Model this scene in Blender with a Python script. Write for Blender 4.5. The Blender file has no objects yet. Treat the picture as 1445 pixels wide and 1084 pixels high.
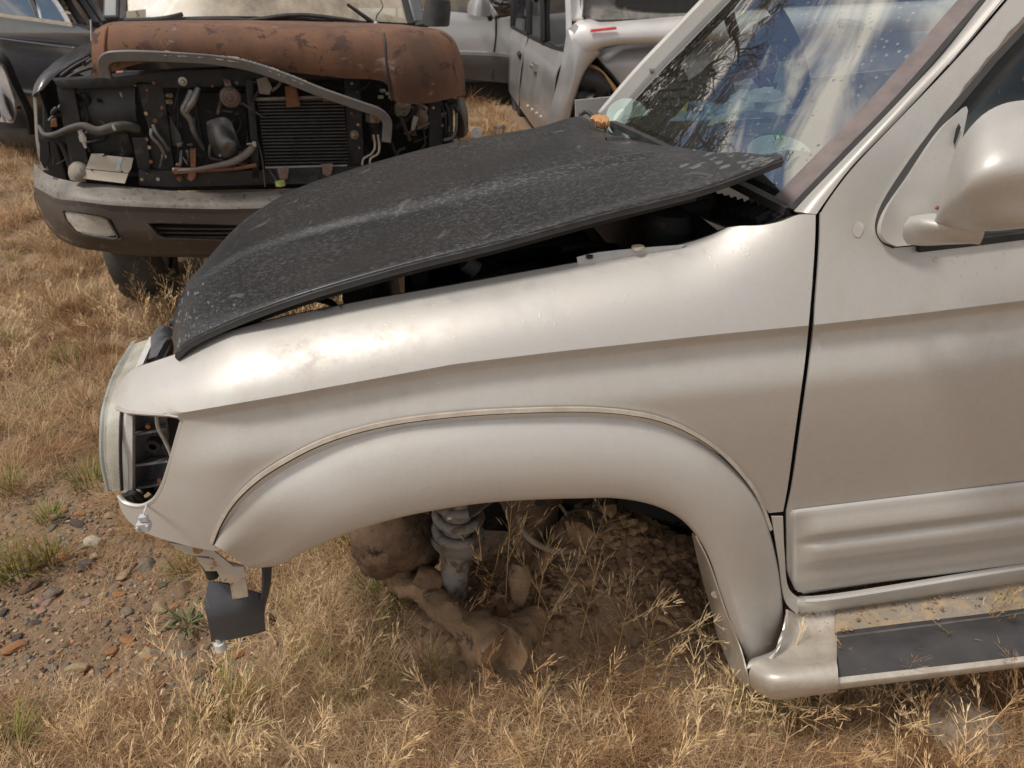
import bpy, math, random
import numpy as np
from math import sin, cos, tan, pi, radians, sqrt, atan2, exp
from mathutils import Vector, Matrix, noise
from mathutils.geometry import delaunay_2d_cdt

random.seed(11)
RNG = np.random.default_rng(5)
SC = bpy.context.scene
COL = SC.collection

# ------------------------------------------------------------------ camera
FPX, CX, CY, PITCH, CAMH = 1000.0, 722.5, 542.0, radians(29.5), 1.5
cam_data = bpy.data.cameras.new('camera')
cam = bpy.data.objects.new('camera', cam_data)
COL.objects.link(cam)
cam.location = (0, 0, CAMH)
cam.rotation_euler = (radians(90) - PITCH, 0, 0)
cam_data.sensor_width = 36.0
cam_data.lens = 36.0 * FPX / 1445.0
cam_data.clip_start, cam_data.clip_end = 0.05, 2000
cam_data.dof.use_dof = True
cam_data.dof.focus_distance = 1.45
cam_data.dof.aperture_fstop = 8
SC.camera = cam

# ------------------------------------------------------------------ world and sun
SUN_EL, SUN_AZ = radians(60), radians(246)     # azimuth: clockwise from +Y; the sun stands high to the left
world = bpy.data.worlds.new('World'); SC.world = world; world.use_nodes = True
wn, wl = world.node_tree.nodes, world.node_tree.links
wn.clear()
w_out = wn.new('ShaderNodeOutputWorld'); w_bg = wn.new('ShaderNodeBackground')
w_sky = wn.new('ShaderNodeTexSky'); w_sky.sky_type = 'NISHITA'; w_sky.sun_disc = False
w_sky.sun_elevation = SUN_EL; w_sky.sun_rotation = SUN_AZ
w_sky.air_density = 1.0; w_sky.dust_density = 1.5; w_sky.ozone_density = 1.0
w_tc = wn.new('ShaderNodeTexCoord'); w_map = wn.new('ShaderNodeMapping')
w_map.inputs['Scale'].default_value = (1.0, 1.0, 2.2)
w_map.inputs['Location'].default_value = (3.1, 2.2, 0.4)
w_n = wn.new('ShaderNodeTexNoise'); w_n.inputs['Scale'].default_value = 4.2
w_n.inputs['Detail'].default_value = 8; w_n.inputs['Roughness'].default_value = 0.55; w_n.inputs['Distortion'].default_value = 0.5
w_r = wn.new('ShaderNodeValToRGB'); w_r.color_ramp.elements[0].position = 0.43; w_r.color_ramp.elements[1].position = 0.60
w_mix = wn.new('ShaderNodeMix'); w_mix.data_type = 'RGBA'
w_mix.inputs['B'].default_value = (12.8, 11.4, 9.6, 1)          # sunlit cloud, in the units of the sky texture
wl.new(w_tc.outputs['Generated'], w_map.inputs['Vector']); wl.new(w_map.outputs['Vector'], w_n.inputs['Vector'])
wl.new(w_n.outputs['Fac'], w_r.inputs['Fac']); wl.new(w_r.outputs['Color'], w_mix.inputs['Factor'])
wl.new(w_sky.outputs['Color'], w_mix.inputs['A']); wl.new(w_mix.outputs['Result'], w_bg.inputs['Color'])
w_bg.inputs['Strength'].default_value = 0.085
wl.new(w_bg.outputs['Background'], w_out.inputs['Surface'])

sun_d = bpy.data.lights.new('sun', 'SUN'); sun = bpy.data.objects.new('sun', sun_d); COL.objects.link(sun)
sun_d.energy = 2.6; sun_d.angle = radians(10); sun_d.color = (1.0, 0.94, 0.86)
sdir = Vector((sin(SUN_AZ) * cos(SUN_EL), cos(SUN_AZ) * cos(SUN_EL), sin(SUN_EL)))
sun.rotation_euler = sdir.to_track_quat('Z', 'Y').to_euler()
sun.location = (-3, -6, 12)

SC.view_settings.view_transform = 'Standard'; SC.view_settings.look = 'None'
SC.view_settings.exposure = 0.12; SC.view_settings.gamma = 1.0; SC.view_settings.use_curve_mapping = False
SC.render.engine = 'CYCLES'
SC.cycles.use_denoising = True
SC.cycles.max_bounces = 8; SC.cycles.transparent_max_bounces = 16
SC.cycles.diffuse_bounces = 4; SC.cycles.glossy_bounces = 4

# ------------------------------------------------------------------ geometry helpers
FW = np.array([0, cos(PITCH), -sin(PITCH)]); UP = np.array([0, sin(PITCH), cos(PITCH)]); CAM = np.array([0, 0, CAMH])
def ray(px, py):
    return np.array([(px - CX) / FPX, 0, 0]) + (-(py - CY) / FPX) * UP + FW
def dep(px, py, t):                       # point at depth t along the optical axis
    return CAM + ray(px, py) * t
def to_px(p):
    d = np.asarray(p, float) - CAM
    t = d @ FW
    return CX + FPX * (d[..., 0] / t), CY - FPX * ((d @ UP) / t), t

class Frame:
    """A vehicle's own axes: u along its side (or front), v into depth, n up."""
    def __init__(s, O, yaw, pitch=0.0):
        s.O = np.asarray(O, float)
        s.u = np.array([cos(yaw) * cos(pitch), sin(yaw) * cos(pitch), sin(pitch)])
        s.v = np.array([-sin(yaw), cos(yaw), 0.0])
        s.n = np.cross(s.u, s.v)
    def at(s, px, py, dv=0.0):            # where the line of sight meets the plane dv behind the frame's face
        r = ray(px, py)
        t = ((s.O - CAM) @ s.v + dv) / (r @ s.v)
        return CAM + r * t
    def on(s, px, py, dn):                # where it meets the level dn above the frame's origin
        r = ray(px, py)
        t = ((s.O - CAM) @ s.n + dn) / (r @ s.n)
        return CAM + r * t
    def loc(s, u, v, n):
        return s.O + s.u * u + s.v * v + s.n * n
    def pts(s, L, dv=None):
        return [s.at(p[0], p[1], p[2] if dv is None else dv) for p in L]

def spl(P, n=12, closed=False):           # Catmull-Rom through P, n samples per span
    P = [np.asarray(p, float) for p in P]
    m = len(P)
    if m < 3 and not closed:
        return [P[0] + (P[-1] - P[0]) * k / n for k in range(n + 1)]
    out = []
    for i in range(m if closed else m - 1):
        p1, p2 = P[i], P[(i + 1) % m]
        p0 = P[i - 1] if (i > 0 or closed) else 2 * p1 - p2
        p3 = P[(i + 2) % m] if (i + 2 < m or closed) else 2 * p2 - p1
        a = max(np.linalg.norm(p1 - p0), 1e-6) ** .5; b = max(np.linalg.norm(p2 - p1), 1e-6) ** .5; c = max(np.linalg.norm(p3 - p2), 1e-6) ** .5
        m1 = (p2 - p1) + b * ((p1 - p0) / a - (p2 - p0) / (a + b))
        m2 = (p2 - p1) + b * ((p3 - p2) / c - (p3 - p1) / (b + c))
        for k in range(n):
            t = k / n
            out.append((2 * t**3 - 3 * t**2 + 1) * p1 + (t**3 - 2 * t**2 + t) * m1 + (-2 * t**3 + 3 * t**2) * p2 + (t**3 - t**2) * m2)
    if not closed:
        out.append(P[-1])
    return out
def resample(P, n):
    P = np.asarray(P, float)
    d = np.r_[0, np.cumsum(np.linalg.norm(np.diff(P, axis=0), axis=1))]
    s = np.linspace(0, d[-1], n)
    return np.stack([np.interp(s, d, P[:, k]) for k in range(P.shape[1])], 1)
def sm(a, b, x):
    t = np.clip((np.asarray(x, float) - a) / (b - a), 0, 1)
    return t * t * (3 - 2 * t)

def join(parts):
    V, F, o = [], [], 0
    for v, f in parts:
        V.extend(v); F.extend([tuple(i + o for i in q) for q in f]); o += len(v)
    return V, F
def grid_faces(nr, nc, close=False):
    F = []
    for i in range(nr - 1):
        for j in range(nc if close else nc - 1):
            j2 = (j + 1) % nc
            F.append((i * nc + j, i * nc + j2, (i + 1) * nc + j2, (i + 1) * nc + j))
    return F
def loft(rows, nc=40, sub=4, smooth_rows=True):
    R = [resample(spl(r, 10), nc) for r in rows]
    if sub > 1:
        cols = [spl([R[i][j] for i in range(len(R))], sub) if smooth_rows else
                [R[i][j] + (R[i + 1][j] - R[i][j]) * k / sub for i in range(len(R) - 1) for k in range(sub)] + [R[-1][j]] for j in range(nc)]
        nr = len(cols[0])
        V = [cols[j][i] for i in range(nr) for j in range(nc)]
    else:
        nr = len(R); V = [p for r in R for p in r]
    return V, grid_faces(nr, nc)
def tube(P, r, seg=10, n=8, flat=None, cap=True):
    """A round (or flat=(width,height) rectangular) tube along P."""
    Q = spl(P, n) if len(P) > 2 and n > 1 else [np.asarray(p, float) for p in P]
    m = len(Q)
    rr = [r] * m if np.isscalar(r) else list(np.interp(np.linspace(0, 1, m), np.linspace(0, 1, len(r)), r))
    V = []
    prev = None
    for i in range(m):
        t = Q[min(i + 1, m - 1)] - Q[max(i - 1, 0)]
        t = t / max(np.linalg.norm(t), 1e-9)
        a = prev if prev is not None else (np.array([0, 0, 1.0]) if abs(t[2]) < .9 else np.array([1.0, 0, 0]))
        x = a - t * (a @ t); x /= max(np.linalg.norm(x), 1e-9); y = np.cross(t, x); prev = x
        if flat:
            for sx, sy in ((-1, -1), (1, -1), (1, 1), (-1, 1)):
                V.append(Q[i] + y * sx * flat[0] / 2 + x * sy * flat[1] / 2)
        else:
            for k in range(seg):
                V.append(Q[i] + rr[i] * (x * cos(2 * pi * k / seg) + y * sin(2 * pi * k / seg)))
    s = 4 if flat else seg
    F = grid_faces(m, s, True)
    if cap:
        F.append(tuple(range(s))[::-1]); F.append(tuple((m - 1) * s + k for k in range(s)))
    return V, F
def box(c, ax, size):
    c = np.asarray(c, float)
    V = [c + sum(ax[k] * (sg[k] * size[k] / 2) for k in range(3)) for sg in ((-1,-1,-1),(1,-1,-1),(1,1,-1),(-1,1,-1),(-1,-1,1),(1,-1,1),(1,1,1),(-1,1,1))]
    return V, [(0,3,2,1),(4,5,6,7),(0,1,5,4),(1,2,6,5),(2,3,7,6),(3,0,4,7)]
def axes(fr): return (fr.u, fr.v, fr.n)
WAX = (np.array([1., 0, 0]), np.array([0, 1., 0]), np.array([0, 0, 1.]))
def disc(c, axis, r, h, seg=24, prof=None):
    """A lathe round axis; prof = [(radius, height)...]."""
    c = np.asarray(c, float); a = np.asarray(axis, float); a = a / np.linalg.norm(a)
    b = np.array([0, 0, 1.0]) if abs(a[2]) < .9 else np.array([1.0, 0, 0])
    x = b - a * (a @ b); x /= np.linalg.norm(x); y = np.cross(a, x)
    prof = prof or [(0, 0), (r, 0), (r, h), (0, h)]
    V = [c + a * hh + rr * (x * cos(2 * pi * k / seg) + y * sin(2 * pi * k / seg)) for rr, hh in prof for k in range(seg)]
    return V, grid_faces(len(prof), seg, True)
def inside(poly, X, Y):
    poly = np.asarray(poly, float); r = np.zeros(X.shape, bool)
    x1, y1 = poly[:, 0], poly[:, 1]; x2, y2 = np.roll(x1, -1), np.roll(y1, -1)
    for a, b, c, d in zip(x1, y1, x2, y2):
        if b == d: continue
        r ^= ((b > Y) != (d > Y)) & (X < (c - a) * (Y - b) / (d - b) + a)
    return r
def dens(L, step):
    out = []
    for i in range(len(L)):
        a, b = np.asarray(L[i][:2], float), np.asarray(L[(i + 1) % len(L)][:2], float)
        k = max(1, int(np.linalg.norm(b - a) / step))
        out += [a + (b - a) * j / k for j in range(k)]
    return out
def panel(fr, outline, holes=(), dv=0.0, step=8, extra=None):
    """A sheet bounded by an outline with holes, given on the vehicle's face, pushed in or out by dv(x, y)."""
    loops = [dens(L, step) for L in [outline] + list(holes)]
    P, E = [], []
    for L in loops:
        o = len(P); P += L; E += [(o + i, o + (i + 1) % len(L)) for i in range(len(L))]
    A = np.asarray(loops[0]); lo, hi = A.min(0), A.max(0)
    gx, gy = np.meshgrid(np.arange(lo[0] + step * .5, hi[0], step), np.arange(lo[1] + step * .5, hi[1], step * .87))
    gx = gx + (np.arange(gx.shape[0]) % 2)[:, None] * step * .5
    gx, gy = gx.ravel(), gy.ravel()
    if extra is not None:                 # finer rows where the sheet is sharply pressed
        ex = np.asarray(extra, float)
        d2 = np.array([np.min((a - ex[:, 0])**2 + (b - ex[:, 1])**2) for a, b in zip(gx, gy)])
        k = d2 > (step * .75)**2
        gx = np.r_[gx[k], ex[:, 0]]; gy = np.r_[gy[k], ex[:, 1]]
    k = inside(loops[0], gx, gy)
    for L in loops[1:]: k &= ~inside(L, gx, gy)
    gx, gy = gx[k], gy[k]
    B = np.asarray(P)
    if len(gx):
        d2 = np.min((gx[:, None] - B[None, :, 0])**2 + (gy[:, None] - B[None, :, 1])**2, axis=1)
        k = d2 > (step * .3)**2
        P = P + [np.array(q) for q in zip(gx[k], gy[k])]
    v, e, f, *_ = delaunay_2d_cdt([Vector((float(p[0]), float(p[1]))) for p in P], E, [], 0, 1e-4)
    v = np.array([(q.x, q.y) for q in v]); f = np.array([t for t in f if len(t) == 3])
    c = v[f].mean(1)
    k = inside(loops[0], c[:, 0], c[:, 1])
    for L in loops[1:]: k &= ~inside(L, c[:, 0], c[:, 1])
    f = f[k]
    d = dv(v[:, 0], v[:, 1]) if callable(dv) else np.full(len(v), dv)
    V = [fr.at(v[i, 0], v[i, 1], d[i]) for i in range(len(v))]
    return V, [tuple(int(i) for i in t[::-1]) for t in f]

# ------------------------------------------------------------------ objects
def world_origin(o):
    p = np.zeros(3)
    while o is not None:
        p = p + np.array(o.location); o = o.parent
    return p
def thing(name, label, cat, loc, group=None):
    o = bpy.data.objects.new(name, None); COL.objects.link(o)
    o.location = tuple(float(x) for x in loc); o.empty_display_size = .1
    o['label'] = label; o['category'] = cat
    if group: o['group'] = group
    return o
def obj(name, VF, mat, parent=None, smooth=True, thick=0.0, bevel=0.0, sharp=40, label=None, kind=None, off=-1.0, origin=None):
    V, F = VF
    V = np.asarray(V, float)
    o_w = world_origin(parent) if parent is not None else (np.asarray(origin, float) if origin is not None else np.zeros(3))
    me = bpy.data.meshes.new(name)
    me.from_pydata((V - o_w).tolist(), [], F)
    me.validate(verbose=False); me.update()
    o = bpy.data.objects.new(name, me); COL.objects.link(o)
    if parent is not None: o.parent = parent
    elif origin is not None: o.location = tuple(float(x) for x in origin)
    if mat: me.materials.append(mat)
    if thick:
        m = o.modifiers.new('thickness', 'SOLIDIFY'); m.thickness = thick; m.offset = off; m.use_even_offset = False
    if bevel:
        m = o.modifiers.new('bevel', 'BEVEL'); m.width = bevel; m.segments = 2; m.limit_method = 'ANGLE'; m.angle_limit = radians(35)
    if thick and smooth and mat is not None:
        m = o.modifiers.new('edges', 'EDGE_SPLIT'); m.split_angle = radians(min(sharp, 50) if sharp < 90 else 60); m.use_edge_sharp = False
    if smooth:
        me.polygons.foreach_set('use_smooth', [True] * len(me.polygons))
        try: me.set_sharp_from_angle(angle=radians(sharp))
        except Exception: pass
    if label: o['label'] = label
    if kind: o['kind'] = kind
    return o
def tag(o, label, cat, group=None):
    o['label'] = label; o['category'] = cat
    if group: o['group'] = group
    return o

# ------------------------------------------------------------------ materials
MATS = {}
def nodes_of(name):
    m = bpy.data.materials.new(name); m.use_nodes = True
    return m, m.node_tree.nodes, m.node_tree.links, m.node_tree.nodes['Principled BSDF']
def tex(N, L, scale, detail=5, rough=.6, coord='Object', kind='noise', stretch=None, dist=0.0):
    tc = N.new('ShaderNodeTexCoord'); src = tc.outputs[coord]
    if stretch:
        mp = N.new('ShaderNodeMapping'); mp.inputs['Scale'].default_value = stretch; L.new(src, mp.inputs['Vector']); src = mp.outputs['Vector']
    if kind == 'noise':
        t = N.new('ShaderNodeTexNoise'); t.inputs['Detail'].default_value = detail; t.inputs['Roughness'].default_value = rough
        t.inputs['Distortion'].default_value = dist
    else:
        t = N.new('ShaderNodeTexVoronoi')
    t.inputs['Scale'].default_value = scale; L.new(src, t.inputs['Vector'])
    return t
def ramp(N, L, fac, stops):
    r = N.new('ShaderNodeValToRGB'); e = r.color_ramp.elements
    while len(e) > len(stops): e.remove(e[-1])
    while len(e) < len(stops): e.new(.5)
    for k, (p, c) in enumerate(stops):
        e[k].position = p; e[k].color = (c if len(c) == 4 else (*c, 1)) if not np.isscalar(c) else (c, c, c, 1)
    L.new(fac, r.inputs['Fac']); return r
def mixc(N, L, fac, a, b):
    m = N.new('ShaderNodeMix'); m.data_type = 'RGBA'
    for k, x in (('A', a), ('B', b)):
        if hasattr(x, 'is_output'): L.new(x, m.inputs[k])
        else: m.inputs[k].default_value = (*x, 1)
    if hasattr(fac, 'is_output'): L.new(fac, m.inputs['Factor'])
    else: m.inputs['Factor'].default_value = fac
    return m.outputs['Result']
def bump(N, L, P, h, strength=.3, dist=.002, prev=None):
    b = N.new('ShaderNodeBump'); b.inputs['Strength'].default_value = strength; b.inputs['Distance'].default_value = dist
    L.new(h, b.inputs['Height'])
    if prev is not None: L.new(prev, b.inputs['Normal'])
    L.new(b.outputs['Normal'], P.inputs['Normal']); return b.outputs['Normal']
def worn(name, c1, c2, scale=8, rough=(.5, .8), metal=0.0, bmp=.2, bscale=60, bdist=.002, c3=None, c3scale=20, c3pos=(.58, .66), coat=0.0, stretch=None):
    """A weathered surface: two colours mingled by noise, an optional third in patches, uneven gloss and relief."""
    if name in MATS: return MATS[name]
    m, N, L, P = nodes_of(name)
    t = tex(N, L, scale, 6, .65, stretch=stretch)
    r = ramp(N, L, t.outputs['Fac'], [(.35, c1), (.65, c2)])
    colr = r.outputs['Color']
    if c3 is not None:
        t3 = tex(N, L, c3scale, 6, .7, dist=.4)
        r3 = ramp(N, L, t3.outputs['Fac'], [(c3pos[0], 0.0), (c3pos[1], 1.0)])
        colr = mixc(N, L, r3.outputs['Color'], colr, c3)
    L.new(colr, P.inputs['Base Color'])
    rr = ramp(N, L, t.outputs['Fac'], [(.3, rough[0]), (.7, rough[1])]); L.new(rr.outputs['Color'], P.inputs['Roughness'])
    P.inputs['Metallic'].default_value = metal; P.inputs['Coat Weight'].default_value = coat; P.inputs['Coat Roughness'].default_value = .08
    if bmp:
        tb = tex(N, L, bscale, 6, .6); bump(N, L, P, tb.outputs['Fac'], bmp, bdist)
    MATS[name] = m; return m
def plain(name, c, rough=.5, metal=0.0, coat=0.0):
    if name in MATS: return MATS[name]
    return worn(name, tuple(x * .85 for x in c), tuple(min(1, x * 1.15) for x in c), 14, (rough * .85, min(1, rough * 1.15)), metal, .08, 90, coat=coat)

def silver_paint(name, base, dirt=(.30, .24, .17), dirt_amt=.2, rough=.45, drops=True):
    m, N, L, P = nodes_of(name)
    big = tex(N, L, 3.5, 5, .6); fine = tex(N, L, 900, 2, .5)
    a = ramp(N, L, fine.outputs['Fac'], [(.3, tuple(x * .93 for x in base)), (.7, tuple(min(1, x * 1.05) for x in base))])
    grime = tex(N, L, 26, 8, .75)
    g = N.new('ShaderNodeMath'); g.operation = 'MULTIPLY'; L.new(big.outputs['Fac'], g.inputs[0]); L.new(grime.outputs['Fac'], g.inputs[1])
    gr = ramp(N, L, g.outputs[0], [(.20, 0.0), (.42, dirt_amt)])
    spots = tex(N, L, 34, 3, kind='voronoi'); sp = ramp(N, L, spots.outputs['Distance'], [(.045, .55), (.07, 0.0)])
    c = mixc(N, L, gr.outputs['Color'], a.outputs['Color'], dirt)
    gate = tex(N, L, 9, 3, .5); gt = ramp(N, L, gate.outputs['Fac'], [(.60, 0.0), (.66, 1.0)])
    sg = N.new('ShaderNodeMath'); sg.operation = 'MULTIPLY'; L.new(sp.outputs['Color'], sg.inputs[0]); L.new(gt.outputs['Color'], sg.inputs[1])
    c = mixc(N, L, sg.outputs[0], c, (.75, .72, .66))
    dk = tex(N, L, 52, kind='voronoi'); dkr = ramp(N, L, dk.outputs['Distance'], [(.03, .75), (.06, 0.0)])          # specks of dirt
    dg2 = tex(N, L, 13, 4, .6); dgr2 = ramp(N, L, dg2.outputs['Fac'], [(.55, 0.0), (.60, 1.0)])
    sg2 = N.new('ShaderNodeMath'); sg2.operation = 'MULTIPLY'; L.new(dkr.outputs['Color'], sg2.inputs[0]); L.new(dgr2.outputs['Color'], sg2.inputs[1])
    c = mixc(N, L, sg2.outputs[0], c, (.22, .18, .14))
    st = tex(N, L, 30, 5, .7, stretch=(1, 1, .12)); str_ = ramp(N, L, st.outputs['Fac'], [(.56, 0.0), (.74, .16)])          # dried runs
    c = mixc(N, L, str_.outputs['Color'], c, (.50, .44, .36))
    L.new(c, P.inputs['Base Color'])
    P.inputs['Metallic'].default_value = .46
    rr = ramp(N, L, g.outputs[0], [(.15, rough * .85), (.45, min(1, rough * 1.6))]); L.new(rr.outputs['Color'], P.inputs['Roughness'])
    P.inputs['Coat Weight'].default_value = .15; P.inputs['Coat Roughness'].default_value = .25
    nrm = None
    if drops:
        dv_ = tex(N, L, 95, 2, kind='voronoi'); dr = ramp(N, L, dv_.outputs['Distance'], [(.10, 1.0), (.24, 0.0)])
        dg = tex(N, L, 21, 3, .5); dgr = ramp(N, L, dg.outputs['Fac'], [(.56, 0.0), (.62, 1.0)])
        dm = N.new('ShaderNodeMath'); dm.operation = 'MULTIPLY'; L.new(dr.outputs['Color'], dm.inputs[0]); L.new(dgr.outputs['Color'], dm.inputs[1])
        nrm = bump(N, L, P, dm.outputs[0], .28, .0008)
    wv = tex(N, L, 3, 1, .4); bump(N, L, P, wv.outputs['Fac'], .03, .008, nrm)
    return m
def glass(name, tint=(.56, .64, .60), refl=4.6, dust=(.4, .36, .3), dust_amt=.035, drops=True, haze_=.015):
    """Sheet glass: tinted and see-through, mirror-like at a grazing angle, dusty in patches, wet with drops."""
    m, N, L, P = nodes_of(name); N.remove(P)
    out = [n for n in N if n.type == 'OUTPUT_MATERIAL'][0]
    tr = N.new('ShaderNodeBsdfTransparent'); tr.inputs['Color'].default_value = (*tint, 1)
    gl = N.new('ShaderNodeBsdfGlossy'); gl.inputs['Roughness'].default_value = haze_; gl.inputs['Color'].default_value = (.95, .97, 1, 1)
    fr = N.new('ShaderNodeFresnel'); ge = N.new('ShaderNodeNewGeometry'); sel = N.new('ShaderNodeMix')
    sel.inputs['A'].default_value = refl; sel.inputs['B'].default_value = 1 / refl        # the sheet mirrors alike from both sides
    L.new(ge.outputs['Backfacing'], sel.inputs['Factor']); L.new(sel.outputs['Result'], fr.inputs['IOR'])
    mx = N.new('ShaderNodeMixShader'); L.new(fr.outputs['Fac'], mx.inputs['Fac']); L.new(tr.outputs[0], mx.inputs[1]); L.new(gl.outputs[0], mx.inputs[2])
    df = N.new('ShaderNodeBsdfDiffuse'); df.inputs['Color'].default_value = (*dust, 1)
    t = tex(N, L, 6, 8, .7); r = ramp(N, L, t.outputs['Fac'], [(.35, dust_amt * .3), (.7, dust_amt)])
    mx2 = N.new('ShaderNodeMixShader'); L.new(r.outputs['Color'], mx2.inputs['Fac']); L.new(mx.outputs[0], mx2.inputs[1]); L.new(df.outputs[0], mx2.inputs[2])
    if drops:
        v = tex(N, L, 75, kind='voronoi', stretch=(1, 1, .7)); dr = ramp(N, L, v.outputs['Distance'], [(.12, 1.0), (.22, 0.0)])
        g = tex(N, L, 16, 3, .6); gr = ramp(N, L, g.outputs['Fac'], [(.45, 0.0), (.52, 1.0)])
        mm = N.new('ShaderNodeMath'); mm.operation = 'MULTIPLY'; L.new(dr.outputs['Color'], mm.inputs[0]); L.new(gr.outputs['Color'], mm.inputs[1])
        b = N.new('ShaderNodeBump'); b.inputs['Strength'].default_value = .35; b.inputs['Distance'].default_value = .0008; L.new(mm.outputs[0], b.inputs['Height'])
        L.new(b.outputs['Normal'], gl.inputs['Normal'])
    L.new(mx2.outputs[0], out.inputs['Surface'])
    return m
# ------------------------------------------------------------------ frames of the vehicles
MF = Frame(dep(1105, 720, 1.40), radians(8), radians(4))          # silver SUV: its left side
DF = Frame(dep(385, 250, 3.15), radians(16))                      # rusty SUV: its front
KF = Frame(dep(100, 100, 5.6), radians(-38))                      # dark sedan: its side
WF = Frame(dep(800, 60, 6.3), radians(10))                        # silver wagon: its rear face
SF = Frame(dep(690, 80, 8.6), radians(6))                         # far silver SUV: its side

# ------------------------------------------------------------------ ground
def fbm(x, y, s, o=3):
    return noise.fractal(Vector((x * s, y * s, 3.7)), .9, 2.1, o)
MOUND = [(.04, 1.30, .15, .20), (.26, 1.40, .24, .19), (.45, 1.45, .08, .22), (-.22, 1.42, .07, .25)]
def gz(x, y):
    z = .035 * fbm(x, y, .9) + .012 * fbm(x, y, 5)
    for mx, my, mh, mr in MOUND:
        d2 = ((x - mx)**2 + (y - my)**2) / mr**2
        if d2 < 6: z += mh * exp(-d2) * (1 + .25 * fbm(x, y, 9))
    z += .03 * max(0, y - 3.2) * exp(-((x + 1.5) / 4)**2) * (1 if y < 12 else max(0, (30 - y) / 18))
    return z
def ground_at(px, py):
    r = ray(px, py); t = -CAMH / r[2] if r[2] < 0 else 60
    for _ in range(12):
        p = CAM + r * t
        t += (p[2] - gz(p[0], p[1])) / -min(r[2], -.02)
    p = CAM + r * t
    return np.array([p[0], p[1], gz(p[0], p[1])])

# bare gravelly soil, as outlined on the ground in front of the silver SUV
BARE = np.array([ground_at(*p)[:2] for p in [(-90, 720), (20, 715), (110, 655), (150, 690), (190, 760), (260, 770), (300, 810), (420, 870), (400, 950), (320, 1020), (200, 1000), (90, 1010), (-90, 985)]])
def bareness(X, Y):
    X = np.atleast_1d(np.asarray(X, float)); Y = np.atleast_1d(np.asarray(Y, float))
    jx = np.array([.05 * fbm(a, b, 6) for a, b in zip(X, Y)]); jy = np.array([.05 * fbm(a + 9, b, 6) for a, b in zip(X, Y)])
    return inside(BARE, X + jx, Y + jy)

def spaced(lo, hi, c, n, k):
    t = np.linspace(-1, 1, n); s = np.sinh(k * t) / sinh1(k)
    return np.where(s < 0, c + s * (c - lo), c + s * (hi - c))
def sinh1(k): return math.sinh(k)
gx_ = spaced(-400, 400, -.1, 300, 9.2); gy_ = spaced(-300, 700, 1.7, 300, 9.2)
GV = [(x, y, gz(x, y) if (abs(x) < 30 and -10 < y < 40) else 0.0) for y in gy_ for x in gx_]
m, N, L, P = nodes_of('soil')
t1 = tex(N, L, 3.2, 8, .7); t2 = tex(N, L, 60, 8, .75); t3 = tex(N, L, 38, kind='voronoi')
r1 = ramp(N, L, t1.outputs['Fac'], [(.3, (.19, .115, .065)), (.5, (.26, .165, .095)), (.7, (.33, .225, .135))])
r2 = ramp(N, L, t2.outputs['Fac'], [(.3, (.105, .066, .04)), (.7, (.36, .265, .175))])
c = mixc(N, L, .5, r1.outputs['Color'], r2.outputs['Color'])
L.new(c, P.inputs['Base Color']); P.inputs['Roughness'].default_value = .95
mm = N.new('ShaderNodeMath'); mm.operation = 'SUBTRACT'; L.new(t2.outputs['Fac'], mm.inputs[0]); L.new(t3.outputs['Distance'], mm.inputs[1])
bump(N, L, P, mm.outputs[0], .8, .012)
SOIL = m
g = obj('ground', (GV, grid_faces(300, 300)), SOIL, sharp=180); g['kind'] = 'structure'
# ------------------------------------------------------------------ SILVER SUV (nearest)
PAINT = silver_paint('silver_paint', (.575, .558, .528))
PAINT_DIRTY = silver_paint('silver_paint_dusty', (.60, .56, .50), dirt=(.34, .25, .15), dirt_amt=.75, rough=.45)
BLACKPL = worn('black_plastic', (.018, .018, .019), (.035, .034, .033), 12, (.45, .75), 0, .15, 120, c3=(.10, .085, .065), c3scale=9, c3pos=(.58, .72))
DARKIN = worn('dark_inside', (.010, .010, .011), (.028, .025, .022), 9, (.55, .9), 0, .3, 40, c3=(.07, .05, .035), c3scale=14)  # near black: the shade inside bays and cabins is put into the colour
RUBBER = worn('rubber', (.015, .015, .016), (.03, .029, .028), 20, (.55, .8), 0, .2, 80)
GREYPL = worn('grey_plastic', (.20, .19, .20), (.28, .27, .275), 7, (.5, .75), 0, .15, 90, c3=(.26, .21, .16), c3scale=11)
MUDDY = worn('mud_caked_metal', (.16, .098, .054), (.27, .18, .105), 14, (.85, 1), 0, .9, 45, .008, c3=(.06, .04, .026), c3scale=22)
MUDRUST = worn('muddy_rust', (.135, .078, .043), (.225, .14, .08), 13, (.85, 1), 0, .9, 60, .006, c3=(.04, .026, .018), c3scale=17)
ZINC = worn('dull_spring_steel', (.19, .175, .155), (.29, .265, .235), 15, (.6, .9), .2, .4, 90, .003, c3=(.14, .085, .05), c3scale=20, c3pos=(.5, .6))
LENS = glass('lamp_lens', (.93, .94, .92), 1.5, (.74, .71, .64), .45, drops=False)
CREAM = worn('yellowed_reflector', (.40, .38, .32), (.50, .47, .40), 20, (.3, .5), .2, .1, 150)
WGLASS = glass('windshield_glass')
SGLASS = glass('side_glass', (.45, .52, .49), 1.6)
RUSTEDGE = worn('rust_edged_steel', (.50, .44, .34), (.60, .54, .44), 10, (.5, .8), .2, .2, 70, c3=(.33, .15, .06), c3scale=16, c3pos=(.54, .62))

sv = thing('silver_suv', 'nearest silver SUV with its front wheel missing and black hood loose, sunk in dry grass', 'car', (MF.at(870, 703)[0], MF.at(870, 703)[1] + .5, 0))

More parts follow.
